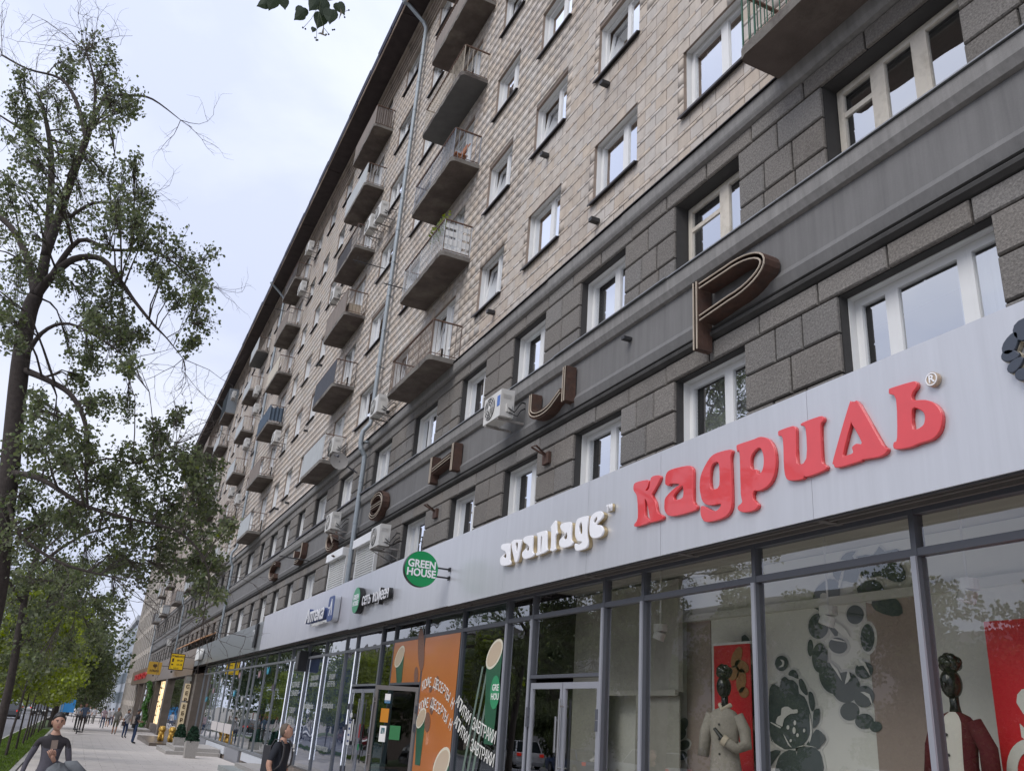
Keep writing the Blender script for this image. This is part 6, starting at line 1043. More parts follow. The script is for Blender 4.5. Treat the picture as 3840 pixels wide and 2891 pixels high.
# across the road
for i, (y, l, h, c, lab) in enumerate(((-10, 60, 7, (.45, .36, .28), 'ochre apartment house across the road, nearest'), (60, 70, 12, (.38, .36, .35), 'grey apartment house across the road, second'), (140, 80, 14, (.46, .40, .33), 'beige apartment house across the road, third'))):
    t = thing('house', lab, 'building', (-45, y, -2)); MB().box(-60, -45, y, y + l, -4, h).build('wall', mat('house wall %d' % i, c, .9, var=.05), t); MB().extr([(-61, h), (-44.3, h), (-52, h + 3)], y - .5, y + l + .5).build('roof', M_soft, t)
    for k in range(int(h / 3.4)):
        for j in range(int(l / 4)): MB().box(-45.0, -44.95, y + 1.5 + j * 4, y + 3.1 + j * 4, .2 + k * 3.3, 1.9 + k * 3.3).build('window', M_ribd, t)

# ------------------------------------------------------------------ trees
def twigs(b, p, d, L, depth, g, r):
    """bare forked twig"""
    p = Vector(p); d = Vector(d).normalized(); pts = [p.copy()]; n = 4
    for i in range(n): d = (d + Vector(g.normal(0, .22, 3))).normalized(); p = p + d * L / n; pts.append(p.copy())
    b.tube(pts, [r * (1 - .6 * i / n) for i in range(n + 1)], 3, cap=False)
    if depth > 0:
        for i in (1, 2, 3, 4):
            if g.random() < .8: twigs(b, pts[i], d + Vector(g.normal(0, .75, 3)), L * .55, depth - 1, g, r * .55)
def limb_mesh(b, limbs, sub=4, n=9):
    for l in limbs:
        P = [Vector(q[:3]) for q in l]; R = [q[3] for q in l]; pts = []; rs = []
        for i in range(len(P) - 1):
            p0, p1, p2, p3 = P[max(i - 1, 0)], P[i], P[i + 1], P[min(i + 2, len(P) - 1)]
            for a in range(sub): u = a / sub; pts.append(.5 * ((2 * p1) + (-p0 + p2) * u + (2 * p0 - 5 * p1 + 4 * p2 - p3) * u * u + (-p0 + 3 * p1 - 3 * p2 + p3) * u ** 3)); rs.append(R[i] * (1 - u) + R[i + 1] * u)
        pts.append(P[-1]); rs.append(R[-1]); b.tube(pts, rs, n if R[0] > .06 else 5)
def leafy_blobs(blobs, limbs, g, dens, size, ydeep, name_b, mats, parent, droop=True, tw=3, dead=30):
    nodes = []
    for l in limbs:
        for q0, q1 in zip(l[:-1], l[1:]):
            for k in range(5): f = k / 5; nodes.append([q0[j] * (1 - f) + q1[j] * f for j in range(4)])
    nodes = [q for q in nodes if q[3] < .16]; NP = np.array(nodes); bb = MB(); PTS = []; SZ = []
    for (x, y, z, r) in blobs:
        c = np.array([x, y, z]); dd = NP[:, :3] - c; dd[:, 2] += .25; dd[:, 1] *= .6; k = np.argmin((dd ** 2).sum(1)); q = NP[k]
        a = Vector(q[:3]); e = Vector(c); m = a.lerp(e, .5) + Vector((0, 0, .12 * (e - a).length)); r0 = min(q[3] * .6, .03)
        bb.tube([a, a.lerp(m, .5) + Vector(g.normal(0, .03, 3)), m, m.lerp(e, .6) + Vector(g.normal(0, .04, 3)), e], [r0, r0 * .8, r0 * .6, r0 * .4, r0 * .25], 4, cap=False)
        nt_ = max(5, int(tw * r * 9)); 
        for i in range(nt_):
            d = Vector(g.normal(0, 1, 3)); d.y *= ydeep; d = d.normalized() * r * (0.5 + .75 * g.random()); d.y *= ydeep
            tip = e + d + Vector((0, 0, -.08 * r)); mid = e.lerp(tip, .5) + Vector((0, 0, .05)); bb.tube([m.lerp(e, .7 * g.random()), mid, tip], [.008, .006, .004], 3, cap=False)
            nl = max(3, int(dens * (.8 + g.random()) * (.72 if z > 8.5 else 1.0)))
            for j in range(nl):
                u = g.random(); p = mid.lerp(tip, u * 1.05) + Vector(g.normal(0, .075, 3)); PTS.append(p); SZ.append(size * (.7 + .6 * g.random()))
    for i in range(dead):
        l = limbs[int(g.integers(len(limbs)))]; q = l[-1 if g.random() < .6 else int(g.integers(1, len(l)))]
        pr = l[-2]; d = Vector(q[:3]) - Vector(pr[:3])
        if q[3] < .09: twigs(bb, q[:3], d.normalized() + Vector(g.normal(0, .6, 3)), .9 + .5 * g.random(), 2, g, .011)
    bb.build('twigs', M_bark2, parent)
    P = np.array([tuple(p) for p in PTS]); q = leaf_quads(P, np.array(SZ), g, flat=.3)
    midx = (g.random(len(q)) < .22).astype(int) + (g.random(len(q)) < .1).astype(int) if len(mats) > 2 else (g.random(len(q)) < .25).astype(int)
    tag(quads_np('foliage', q, mats, parent, np.minimum(midx, len(mats) - 1)), kind='stuff'); return len(q)
g = np.random.default_rng(21)
LIME_BLOBS = [(x, y, z, r * (1.12 if z < 7 else 1.3)) for x, y, z, r in LIME_BLOBS] + [(x + g.normal(0, r * .7), y + g.normal(0, r * 2), z + g.normal(0, r * .7), r * .85) for x, y, z, r in LIME_BLOBS if g.random() < .75]
lx, ly = LIME_LIMBS[0][0][0], 22.3
lime = thing('linden_tree', 'tall half bare linden tree with a dark forked trunk at the left edge', 'tree', (-2.0, 22.3, gz(22)))
tr = MB(); base = [(-2.0, 22.4, gz(22) - .1, .36), (-2.02, 22.35, gz(22) + .5, .30), (-2.1, 22.3, 0.8, .275), (-2.2, 22.25, 2.2, .265), LIME_LIMBS[0][0]]
limb_mesh(tr, [base + LIME_LIMBS[0][1:]] + [[(a_, b_, c_, d_ * .82) for a_, b_, c_, d_ in l] for l in LIME_LIMBS[1:]], 4, 12); tr.build('trunk', M_bark, lime, smooth=True)
nl = leafy_blobs(LIME_BLOBS, LIME_LIMBS[1:], g, 13, .078, 2.0, 'x', [M_leaf, M_leafd, M_leafy], lime, tw=4.6, dead=110)
back = thing('linden_tree', 'dense dark linden behind the forked linden, its crown merging with it', 'tree', (-1.9, 31.5, gz(31)))
BL = [[(-1.9, 31.5, gz(31), .22), (-1.95, 31.4, 0.2, .17), (-2.1, 31.3, 1.8, .15), (-2.2, 31.2, 3.5, .12), (-2.0, 31, 5.0, .06)], [(-2.1, 31.3, 1.8, .1), (-1.2, 31, 3.0, .07), (-.3, 30.8, 4.0, .04)], [(-2.15, 31.25, 2.5, .1), (-3.2, 31, 3.6, .07), (-4.0, 31, 4.4, .03)], [(-2.2, 31.2, 3.5, .1), (-1.0, 31, 4.8, .06), (.6, 30.6, 5.4, .03)], [(-1.2, 31, 3.0, .05), (-1.0, 30, 2.6, .03), (-.6, 29, 2.5, .02)]]
tr = MB(); limb_mesh(tr, [[(a_, b_, c_, d_ * .7) for a_, b_, c_, d_ in l] for l in BL], 3, 8); tr.build('trunk', M_bark, back, smooth=True)
nl += leafy_blobs(BACK_BLOBS, BL, g, 16, .088, 1.7, 'x', [M_leaf, M_leafd, M_leafy], back, tw=4.4, dead=6)
print('leaves', nl)

def gen_tree(g, H, R, trunk_r, clear, n, size, mats, young=False):
    """returns (trunk mesh, foliage mesh) in local coordinates"""
    tb = MB(); P = [Vector((0, 0, -.1))]; lean = Vector((g.normal(0, .02), g.normal(0, .02), 0))
    for i in range(1, 7): P.append(P[-1] + Vector((g.normal(0, .03), g.normal(0, .03), H * .85 / 6)) + lean)
    tb.tube(P, [trunk_r * (1.15 - .15 * i) for i in range(7)], 7)
    C = []; nb = 13 if not young else 9
    for i in range(nb):
        f = clear + (1 - clear) * (i + .5) / nb * .9; h = H * f; a = g.random() * 6.28; pr = (1 - ((f - clear) / (1 - clear) - .35) ** 2 * 1.6); L = R * max(.25, pr) * (.7 + .4 * g.random()); s = Vector((0, 0, h * .86)); k = min(int(h * .86 / (H * .85 / 6)), 5); s = P[k].lerp(P[k + 1], .5)
        e = Vector((math.cos(a) * L, math.sin(a) * L, h + .15 * L)); tb.tube([s, s.lerp(e, .5) + Vector((0, 0, .1 * L)), e], [trunk_r * .35, trunk_r * .2, .012], 4, cap=False)
        for q in (.45, .75, 1.0): c = s.lerp(e, q); C.append((c, R * .30 * (1.1 - .3 * q)))
        for j in range(3): d = Vector(g.normal(0, .35 * R, 3)); C.append((s.lerp(e, .7) + d * .6, R * .22))
    PT = []; 
    for i in range(n):
        c, r = C[int(g.integers(len(C)))]; d = g.normal(0, 1, 3); d /= np.linalg.norm(d); rad = r * (.35 + .75 * g.random() ** .5); PT.append((c.x + d[0] * rad, c.y + d[1] * rad, c.z + d[2] * rad * .8))
    q = leaf_quads(np.array(PT), np.full(n, size), g, flat=.35)
    tm = tb.mesh('trunk', [M_bark]); fo = quads_np('foliage', q, mats, None, (g.random(n) < .3).astype(int)); fm = fo.data; bpy.data.objects.remove(fo); return tm, fm
VAR = {}
M_leafy2 = mat('fresh yellow green leaf', (.30, .36, .07), .55, var=.15, vscale=1.2, island=.25, trans=.45)
def variants(key, **kw): VAR[key] = [gen_tree(np.random.default_rng(100 + i * 7 + len(key)), **kw) for i in range(3)]
variants('sapling', H=5.6, R=1.75, trunk_r=.04, clear=.36, n=4200, size=.14, mats=[M_leafy2, M_leafy], young=True)
variants('mature', H=10, R=4.2, trunk_r=.2, clear=.26, n=15000, size=.19, mats=[M_leafd, M_leaf])
variants('street', H=15, R=6.0, trunk_r=.26, clear=.16, n=17000, size=.30, mats=[M_leaf, M_leafd])
def plant(key, i, x, y, label, group=None, s=1.0, name='tree', cat='tree', rz=0.0):
    t = thing(name, label, cat, (x, y, gz(y)), group, world=False); t.scale = (s, s, s); t.rotation_euler = (0, 0, rz); tm, fm = VAR[key][i % 3]
    a = obj('trunk', tm, t); f = obj('foliage', fm, t); tag(f, kind='stuff'); return t
sy = [35.4, 40.3, 45.2, 49.6, 54.0, 58.1, 62.3, 67.0, 72.0, 77.0]
words = ['nearest', 'second nearest', 'third', 'fourth', 'fifth', 'sixth', 'seventh', 'eighth', 'ninth', 'furthest']
for i, y in enumerate(sy): plant('sapling', i, -1.75 + rr.uniform(-.06, .06), y, 'thin staked sapling with yellow green leaves on the grass verge, %s in the row' % words[i], 'saplings in a row on the verge', rr.uniform(.85, 1.1), 'sapling', 'sapling', rr.random() * 6)
plant('mature', 0, -1.4, 80.4, 'mature dark green street tree at the end of the sapling row', None, 1.25, 'linden_tree', 'tree', 1.0)
plant('mature', 2, 1.0, 128, 'round dark street tree overhanging the far pavement', None, .9, 'linden_tree', 'tree', 3.0)
for i, (x, y, s) in enumerate(((-5.2, 170, .8), (-6.2, 215, .8), (-1.0, 165, 1.0), (-2.5, 200, 1.2), (-4, 240, 1.2), (1, 300, 1.3))): plant('street', i, x, y, ['far street tree behind the fence on the left', 'far street tree over the parked cars', 'far street tree near the blue board', 'very far street tree above the heads of walkers', 'very far street tree at the road', 'most distant street tree at the end of the pavement'][i], 'trees far along the street', s, 'tree', 'tree', i)
for i in range(24): plant('street', i + 1, -18.5 - 4.5 * (i % 2) , -8 + i * 5.6, 'street tree on the far side of the road, mirrored in the shop windows', 'trees on the far side of the road', .42 + .11 * ((i * 7) % 4), 'tree', 'tree', i * 1.3)

# ---- linden sprig hanging into the frame at the top
t = thing('linden_sprig', 'dark linden leaves with hanging seed stalks at the top edge', 'branch', (.28, 3.0, 2.95)); g = np.random.default_rng(5)
def px(u, v, Y): d = [(u - 1920) / FPX, (v - 1445.5) / FPX, 1.0]; w = [sum(CR[k][j] * d[j] for j in range(3)) for k in range(3)]; s = Y / w[1]; return Vector((w[0] * s, Y, w[2] * s))
def leaf(c, L, ang, tilt, name='leaf'):
    P = [(0, -.04), (.16, -.10), (.36, -.06), (.47, .12), (.44, .34), (.30, .58), (.12, .80), (0, 1.0), (-.12, .80), (-.30, .58), (-.44, .34), (-.47, .12), (-.36, -.06), (-.16, -.10)]
    b = MB(); R = Matrix.Rotation(tilt, 3, 'X') @ Matrix.Rotation(ang, 3, 'Y'); pts = []
    for x, z in P: pts.append(tuple(c + R @ Vector((x * L, abs(x) * L * .18 + .03 * L * math.sin(z * 5), -z * L))))
    mid = tuple(c + R @ Vector((0, -.03 * L, -.45 * L)))
    for i in range(len(pts)): b.poly([pts[i], pts[(i + 1) % len(pts)], mid])
    return b.build(name, M_sprig, t)
M_sprig = mat('shaded linden leaf', (.035, .055, .025), .5, var=.1, trans=.25)
SPR = [((.075, 3.02, 2.765), .050, .85, .3), ((.098, 3.0, 2.785), .062, .15, .4), ((.135, 3.0, 2.80), .050, -.35, .3), ((.222, 3.03, 2.82), .062, .1, .2), ((.222, 3.0, 2.765), .052, .55, .4), ((.27, 3.0, 2.86), .065, .35, .3), ((.295, 3.0, 2.87), .070, -.2, .3), ((.305, 3.02, 2.815), .070, .1, .4), ((.335, 2.99, 2.83), .072, -.1, .2), ((.281, 3.0, 2.712), .026, .1, .2), ((.36, 3.0, 2.89), .06, -.7, .2)]
for c, L, a, ti in SPR: leaf(Vector(c), L, a, ti)
b = MB(); b.tube([(.42, 3.0, 2.97), (.32, 3.0, 2.89), (.22, 3.02, 2.86), (.08, 3.03, 2.82)], [.006, .005, .004, .002], 6)
for P in ([(.285, 3, 2.86), (.29, 3, 2.76), (.294, 3, 2.70), (.30, 3, 2.655)], [(.29, 3, 2.80), (.32, 3.0, 2.73), (.345, 3.0, 2.708)], [(.28, 3, 2.83), (.262, 3, 2.75), (.24, 3, 2.695)], [(.355, 3, 2.87), (.385, 3, 2.85), (.407, 3, 2.872)], [(.385, 3, 2.85), (.397, 3, 2.83)]): b.tube(P, .0011, 4)
b.build('stalk', mat('green stalk', (.06, .08, .03), .6), t)
for q in ((.236, 3, 2.69), (.247, 3, 2.688), (.300, 3, 2.652), (.305, 3, 2.655), (.293, 3, 2.662), (.345, 3, 2.706), (.335, 3, 2.700), (.358, 3, 2.737), (.365, 3, 2.742), (.41, 3, 2.875), (.398, 3, 2.828)): MB().ball(q, .0042, 0, 8, 6).build('seed', MATS['shaded linden leaf'], t)
for P in ([(.318, 3, 2.75), (.325, 3, 2.70), (.30, 3, 2.685), (.315, 3.002, 2.70)], [(.30, 3, 2.69), (.335, 3, 2.690), (.338, 3, 2.697), (.31, 3.0, 2.70)], [(.372, 3, 2.87), (.385, 3, 2.85), (.375, 3, 2.80), (.376, 3, 2.84)]): MB().poly(P).build('bract', mat('pale bract', (.16, .14, .10), .6, trans=.3), t)

# ------------------------------------------------------------------ people
SK = mat('skin', (.42, .24, .17), .55, var=.04); SKt = mat('tanned skin', (.30, .165, .11), .55, var=.04); M_hair = mat('black hair', (.012, .010, .010), .5, var=.1); M_hairg = mat('grey brown hair', (.10, .075, .055), .7)
M_lip = mat('lips', (.30, .09, .08), .45); M_eye = mat('eye', (.09, .05, .04), .3); M_brow = mat('brow', (.10, .055, .04), .8)
TMP = bpy.data.scenes.new('workshop')
def person(label, x, y, face, H, cols, pose, cat='person', hair='short', hairm=None, skin=None, head=(0, 0), fem=False, z=None, sub=1, shorts=False, sleeves='short', fingers=False, split=None):
    """face: heading angle (0 looks towards +Y, pi towards the camera). pose: joint positions in metres for H=1.75, body frame x=right, y=front"""
    s = H / 1.75; root = thing('person', label, cat, (x, y, gz(y) if z is None else z), world=False, rot=(0, 0, face)); hairm = hairm or M_hair; skin = skin or SK
    shirt, trous, shoe = cols; J = dict(pel=(0, 0, .95), sp=(0, .01, 1.12), ch=(0, 0, 1.32), nk=(0, .0, 1.475), hd=(0, .02, 1.56), sl=(-.165, 0, 1.415), sr=(.165, 0, 1.415), el=(-.21, -.02, 1.14), er=(.21, -.02, 1.14), wl=(-.22, .06, .90), wr=(.22, .06, .90), fl=(-.22, .09, .80), fr=(.22, .09, .80), hl=(-.09, 0, .90), hr=(.09, 0, .90), kl=(-.10, .02, .50), kr=(.10, .02, .50), al=(-.10, -.02, .09), ar=(.10, -.02, .09), tl=(-.11, .14, .04), tr=(.11, .14, .04))
    J.update(pose)
    w = .92 if fem else 1.0
    R = dict(pel=(.135, .10), sp=(.125 * w, .095), ch=(.155 * w, .11), nk=(.055, .055), hd=(.055, .06), sl=(.07, .065), sr=(.07, .065), el=(.048, .045), er=(.048, .045), wl=(.030, .028), wr=(.030, .028), fl=(.036, .02), fr=(.036, .02), hl=(.095, .09), hr=(.095, .09), kl=(.062, .062), kr=(.062, .062), al=(.042, .045), ar=(.042, .045), tl=(.042, .03), tr=(.042, .03))
    if fem: R.update(pel=(.15, .11), sp=(.105, .085), sl=(.055, .05), sr=(.055, .05), el=(.038, .036), er=(.038, .036), wl=(.026, .024), wr=(.026, .024))
    E = [('pel', 'sp'), ('sp', 'ch'), ('ch', 'nk'), ('nk', 'hd'), ('ch', 'sl'), ('sl', 'el'), ('el', 'wl'), ('wl', 'fl'), ('ch', 'sr'), ('sr', 'er'), ('er', 'wr'), ('wr', 'fr'), ('pel', 'hl'), ('hl', 'kl'), ('kl', 'al'), ('al', 'tl'), ('pel', 'hr'), ('hr', 'kr'), ('kr', 'ar'), ('ar', 'tr')]
    names = list(J); me = bpy.data.meshes.new('sk'); me.from_pydata([tuple(Vector(J[n]) * s) for n in names], [(names.index(a), names.index(b_)) for a, b_ in E], []); o = bpy.data.objects.new('sk', me); TMP.collection.objects.link(o)
    md = o.modifiers.new('s', 'SKIN'); md.use_smooth_shade = True
    for i, n in enumerate(names): v = me.skin_vertices[0].data[i]; v.radius = (R[n][0] * s, R[n][1] * s); v.use_root = (n == 'pel')
    m2 = o.modifiers.new('u', 'SUBSURF'); m2.levels = sub + 1; m2.render_levels = sub + 1
    with bpy.context.temp_override(scene=TMP, view_layer=TMP.view_layers[0]): dg = bpy.context.evaluated_depsgraph_get(); dg.update()
    bm_ = bpy.data.meshes.new_from_object(o.evaluated_get(dg)); bpy.data.objects.remove(o)
    # region of each face by its nearest bone
    reg = {('pel', 'sp'): 0, ('sp', 'ch'): 0, ('ch', 'nk'): 0, ('nk', 'hd'): 2, ('pel', 'hl'): 1, ('pel', 'hr'): 1, ('hl', 'kl'): 1, ('hr', 'kr'): 1, ('kl', 'al'): 1 if not shorts else 2, ('kr', 'ar'): 1 if not shorts else 2, ('al', 'tl'): 3, ('ar', 'tr'): 3, ('ch', 'sl'): 0, ('ch', 'sr'): 0, ('sl', 'el'): 0, ('sr', 'er'): 0, ('el', 'wl'): 0 if sleeves == 'long' else 2, ('er', 'wr'): 0 if sleeves == 'long' else 2, ('wl', 'fl'): 2, ('wr', 'fr'): 2}
    for m in (shirt, trous, skin, shoe, hairm, M_lip, M_eye, M_brow) + ((split[1],) if split else ()): bm_.materials.append(m)
    JV = {n: Vector(J[n]) * s for n in names}
    for p in bm_.polygons:
        c = p.center; best = 9; br_ = 0
        for a, b_ in E:
            A, B = JV[a], JV[b_]; u = max(0, min(1, (c - A).dot(B - A) / (B - A).length_squared)); d = (c - A.lerp(B, u)).length / (R[a][0] * (1 - u) + R[b_][0] * u)
            if d < best: best = d; br_ = reg[(a, b_)]; bu = u; be = (a, b_)
        if br_ == 2 and be == ('nk', 'hd') and c.z < JV['nk'].z - .0 * s: br_ = 0
        if sleeves == 'short' and be in (('sl', 'el'), ('sr', 'er')) and bu > .80: br_ = 2
        if be in (('ch', 'nk'),) and bu > .82: br_ = 2
        if br_ == 0 and c.z < JV['pel'].z + .02 * s and be[0] in ('pel', 'sp'): br_ = 1 if not (be == ('pel', 'sp') and c.z > JV['pel'].z - .05 * s) else 0
        if shorts and be in (('hl', 'kl'), ('hr', 'kr')) and bu > .92: br_ = 2
        if split and br_ == 0 and c.z < split[0]: br_ = 8
        p.material_index = br_
    # head
    hb = MB(); yaw, pitch = head; HC = JV['hd'] + Vector((0, .015 * s, .075 * s)); RM = Matrix.Rotation(yaw, 3, 'Z') @ Matrix.Rotation(pitch, 3, 'X'); nu, nv = 28, 22; i0 = 0
    for a in range(nv + 1):
        th = math.pi * a / nv
        for b_ in range(nu):
            ph = 2 * math.pi * b_ / nu; X = math.sin(th) * math.sin(ph); Y = math.sin(th) * math.cos(ph); Z = math.cos(th)
            k = 1.0
            px_, py_, pz_ = X * .073, Y * .093, Z * .118
            if Z < 0: px_ *= 1 + .22 * Z; py_ *= 1 + .10 * Z * (1 if Y < 0 else -.1)
            if Y > 0 and abs(X) < .2: # nose, lips, chin
                py_ += .018 * math.exp(-((Z + .08) / .13) ** 2) * math.exp(-(X / .10) ** 2) + .006 * math.exp(-((Z + .42) / .06) ** 2) * math.exp(-(X / .2) ** 2) + .008 * math.exp(-((Z + .72) / .12) ** 2)
            if Y > 0: py_ -= .008 * math.exp(-((Z - .10) / .08) ** 2) * math.exp(-((abs(X) - .42) / .16) ** 2)
            if Y < 0 and Z < -.2: py_ *= 1 - .25 * min(1, (-.2 - Z) / .6)
            hb.v.append(tuple(HC + RM @ (Vector((px_, py_, pz_)) * s)))
    for a in range(nv):
        for b_ in range(nu):
            b2_ = (b_ + 1) % nu; th = math.pi * (a + .5) / nv; ph = 2 * math.pi * (b_ + .5) / nu; X = math.sin(th) * math.sin(ph); Y = math.sin(th) * math.cos(ph); Z = math.cos(th); m = 2
            if Y > 0 and abs(Z + .45) < .06 and abs(X) < .26: m = 5
            if Y > 0 and abs(Z - .08) < .05 and .27 < abs(X) < .52: m = 6
            if Y > 0 and abs(Z - .24) < .05 and .18 < abs(X) < .62: m = 7
            hb.f.append((a * nu + b_, (a + 1) * nu + b_, (a + 1) * nu + b2_, a * nu + b2_)); hb.m.append(m)
    for sx in (-1, 1): hb.ball(tuple(HC + RM @ Vector((sx * .076 * s, -.005 * s, -.005 * s))), .028 * s, 2, 8, 6, (.35, .6, 1.1), RM)
    if fingers:
        for hn, wn in (('fl', 'wl'), ('fr', 'wr')):
            A, B = JV[wn], JV[hn]; d = (B - A).normalized(); sd = d.cross(Vector((0, 1, .2))).normalized(); up = d.cross(sd)
            for q in range(4):
                p0 = B + sd * (q - 1.5) * .019 * s; hb.tube([p0 - d * .02, p0 + d * .035 * s, p0 + d * (.055 + .006 * (q in (1, 2))) * s + up * .02, p0 + d * .05 * s + up * .042], [.0095 * s, .009 * s, .008 * s, .007 * s], 6, 2)
            hb.tube([B - d * .04 + sd * .03 * s, B + sd * .05 * s + up * .015, B + d * .03 * s + sd * .05 * s + up * .03], [.012 * s, .011 * s, .009 * s], 6, 2)
    hm = hb.mesh('h', [shirt, trous, skin, shoe, hairm, M_lip, M_eye, M_brow], True)
    bb = bmesh.new(); bb.from_mesh(bm_); bb.from_mesh(hm); bb.to_mesh(bm_); bb.free(); bpy.data.meshes.remove(hm); bm_.name = 'body'; bm_.polygons.foreach_set('use_smooth', [True] * len(bm_.polygons)); body = obj('body', bm_, root)
    # hair
    hr = MB(); nu2 = 24
    lim = {'short': .18, 'buzz': .28, 'bun': .12, 'tied': .10}[hair]; th_ = {'short': .012, 'buzz': .004, 'bun': .012, 'tied': .010}[hair]; rows = 10; ring = []
    for a in range(rows + 1):
        for b_ in range(nu2):
            ph = 2 * math.pi * b_ / nu2; front = max(0, math.cos(ph)); bk = max(0, -math.cos(ph)); maxth = math.pi * (.50 - .20 * front ** .8 + .20 * bk + (0 if hair != 'buzz' else -.03)); th = maxth * a / rows
            k = th_ * s * (1 if a < rows else .0) + .001; X, Y, Z = math.sin(th) * math.sin(ph), math.sin(th) * math.cos(ph), math.cos(th); e = Vector((X * (.073 * s + k), Y * (.093 * s + k) * (1 if Y > 0 or Z > -.2 else 1), Z * (.118 * s + k))); hr.v.append(tuple(HC + RM @ e))
    for a in range(rows):
        for b_ in range(nu2): hr.f.append((a * nu2 + b_, (a + 1) * nu2 + b_, (a + 1) * nu2 + (b_ + 1) % nu2, a * nu2 + (b_ + 1) % nu2)); hr.m.append(0)
    if hair in ('bun', 'tied'): hr.ball(tuple(HC + RM @ Vector((0, -.10 * s, .03 * s))), .045 * s, 0, 12, 8)
    hr.build('hair', hairm, root, smooth=True)
    root['_s'] = s; del root['_s']; return root, JV
def wm(name, colr, **kw): return mat(name, colr, .85, **kw)
M_trk = wm('black trousers', (.012, .012, .014)); M_jeans = wm('blue jeans', (.035, .06, .13), var=.1); M_shoe = wm('dark shoe', (.02, .02, .022)); M_btee = wm('black t-shirt', (.011, .013, .020), var=.1, vscale=8)
# woman with a jacket on her arm
M_sheer = wm('grey sheer knit', (.085, .08, .098), var=.12, vscale=40)
M_knit = wm('dark knitted top', (.030, .026, .030), var=.15, vscale=30, bump=.3, bscale=120)
w, J = person('woman in a dark sheer long sleeved top holding a phone, grey jacket over her arm', -.155, 13.3, math.pi * 1.02, 1.70, (M_knit, M_trk, M_shoe), dict(wl=(-.05, .28, 1.17), el=(-.26, .04, 1.08), fl=(.0, .31, 1.25), er=(.26, -.03, 1.13), wr=(.30, .04, .88), fr=(.31, .07, .79), kl=(-.09, .14, .52), al=(-.09, .10, .1), tl=(-.09, .24, .05), kr=(.09, -.02, .5), ar=(.09, -.2, .12), tr=(.09, -.08, .04)), hair='tied', fem=True, sleeves='long', sub=1, fingers=True, head=(0.08, -.02), split=(1.29, M_sheer))
M_jkt = wm('grey jacket', (.13, .14, .15), var=.12, vscale=10, bump=.3)
WZ = gz(13.3); JX, JY, JT = -.02, 12.98, WZ + 1.11
t = thing('jacket', 'grey jacket hanging folded over the forearm of the woman', 'jacket', (JX, JY, JT - .1)); b = MB(); n = 18
cs = [(.0, .00, .02, .05, .05), (.0, .00, -.05, .13, .085), (-.01, .0, -.16, .16, .10), (-.01, .0, -.32, .18, .10), (-.02, .0, -.5, .19, .10), (-.02, .0, -.66, .19, .09)]
for cx_, cy_, cz_, rx, ry in cs: b.v += [(JX + cx_ + rx * math.cos(a_) * (1 + .08 * math.sin(5 * a_ + cz_ * 3)), JY + cy_ + ry * math.sin(a_) * (1 + .25 * math.sin(7 * a_ + 1)), JT + cz_) for a_ in [2 * math.pi * i / n for i in range(n)]]
for k in range(len(cs) - 1):
    for i in range(n): b.f.append((k * n + i, k * n + (i + 1) % n, (k + 1) * n + (i + 1) % n, (k + 1) * n + i)); b.m.append(0)
b.f.append(tuple(range(n))); b.m.append(0)
b.build('body', M_jkt, t, smooth=True); b = MB(); b.tube([(JX + .05, JY + .04, JT - .02), (JX + .16, JY + .05, JT - .02), (JX + .25, JY + .04, JT - .10), (JX + .24, JY + .05, JT - .19), (JX + .12, JY + .06, JT - .24)], [.06, .08, .085, .075, .05], 12); b.build('sleeve', M_jkt, t, smooth=True)
t = thing('phone', 'phone in a beige case held up in the hand of the woman', 'phone', (-.12, 12.97, WZ + 1.3)); MB().obox((-.135, 12.955, WZ + 1.335), (.036, 0, .004), (0, .006, 0), (-.004, 0, .05)).build('body', mat('phone case', (.20, .15, .12), .4), t)
t = thing('handbag', 'brown bag with a white strap hanging beside the woman', 'bag', (.12, 13.1, WZ + .6)); MB().tube([(.16, 13.05, WZ + 1.05), (.18, 13.05, WZ + .9), (.15, 13.08, WZ + .75)], .014, 6).build('strap', M_white, t)
MB().ball((.14, 13.1, WZ + .62), .15, 0, 14, 8, (1, .5, 1)).build('pouch', mat('brown leather', (.08, .045, .03), .5), t)

m_, J = person('man in a black t-shirt with a backpack strap looking up at the building', 3.10, 14.9, -2.285, 1.76, (M_btee, M_jeans, M_shoe), dict(el=(-.25, -.05, 1.14), er=(.25, -.05, 1.14), wl=(-.24, .06, .92), wr=(.24, .06, .92)), hair='buzz', hairm=M_hairg, sub=1, head=(.47, .55), fingers=True)
b = MB(); s_ = 1.80 / 1.75
for sx in (-1, 1):
    P = [Vector((sx * .125, -.10, 1.20)), Vector((sx * .125, -.115, 1.36)), Vector((sx * .12, -.06, 1.475)), Vector((sx * .12, .05, 1.465)), Vector((sx * .125, .115, 1.38)), Vector((sx * .14, .125, 1.25)), Vector((sx * .16, .10, 1.12)), Vector((sx * .16, .02, 1.05))]
    for u, v in zip(P[:-1], P[1:]): c = (u + v) / 2 * s_; d = (v - u) / 2 * s_; b.obox(c, d, (.022, 0, 0), tuple(d.cross(Vector((1, 0, 0))).normalized() * .005))
b.build('strap', mat('dark strap', (.05, .05, .055), .7), m_)
MB().box(-.14, .14, -.24, -.11, 1.0, 1.42).build('backpack', mat('dark backpack', (.03, .03, .035), .8), m_)
b = MB(); b.ball((-.13 * s_, .145, 1.33 * s_), .016, 0, 10, 6).box(-.155, -.11, .13, .145, 1.40, 1.46); b.build('badge', M_white, m_)
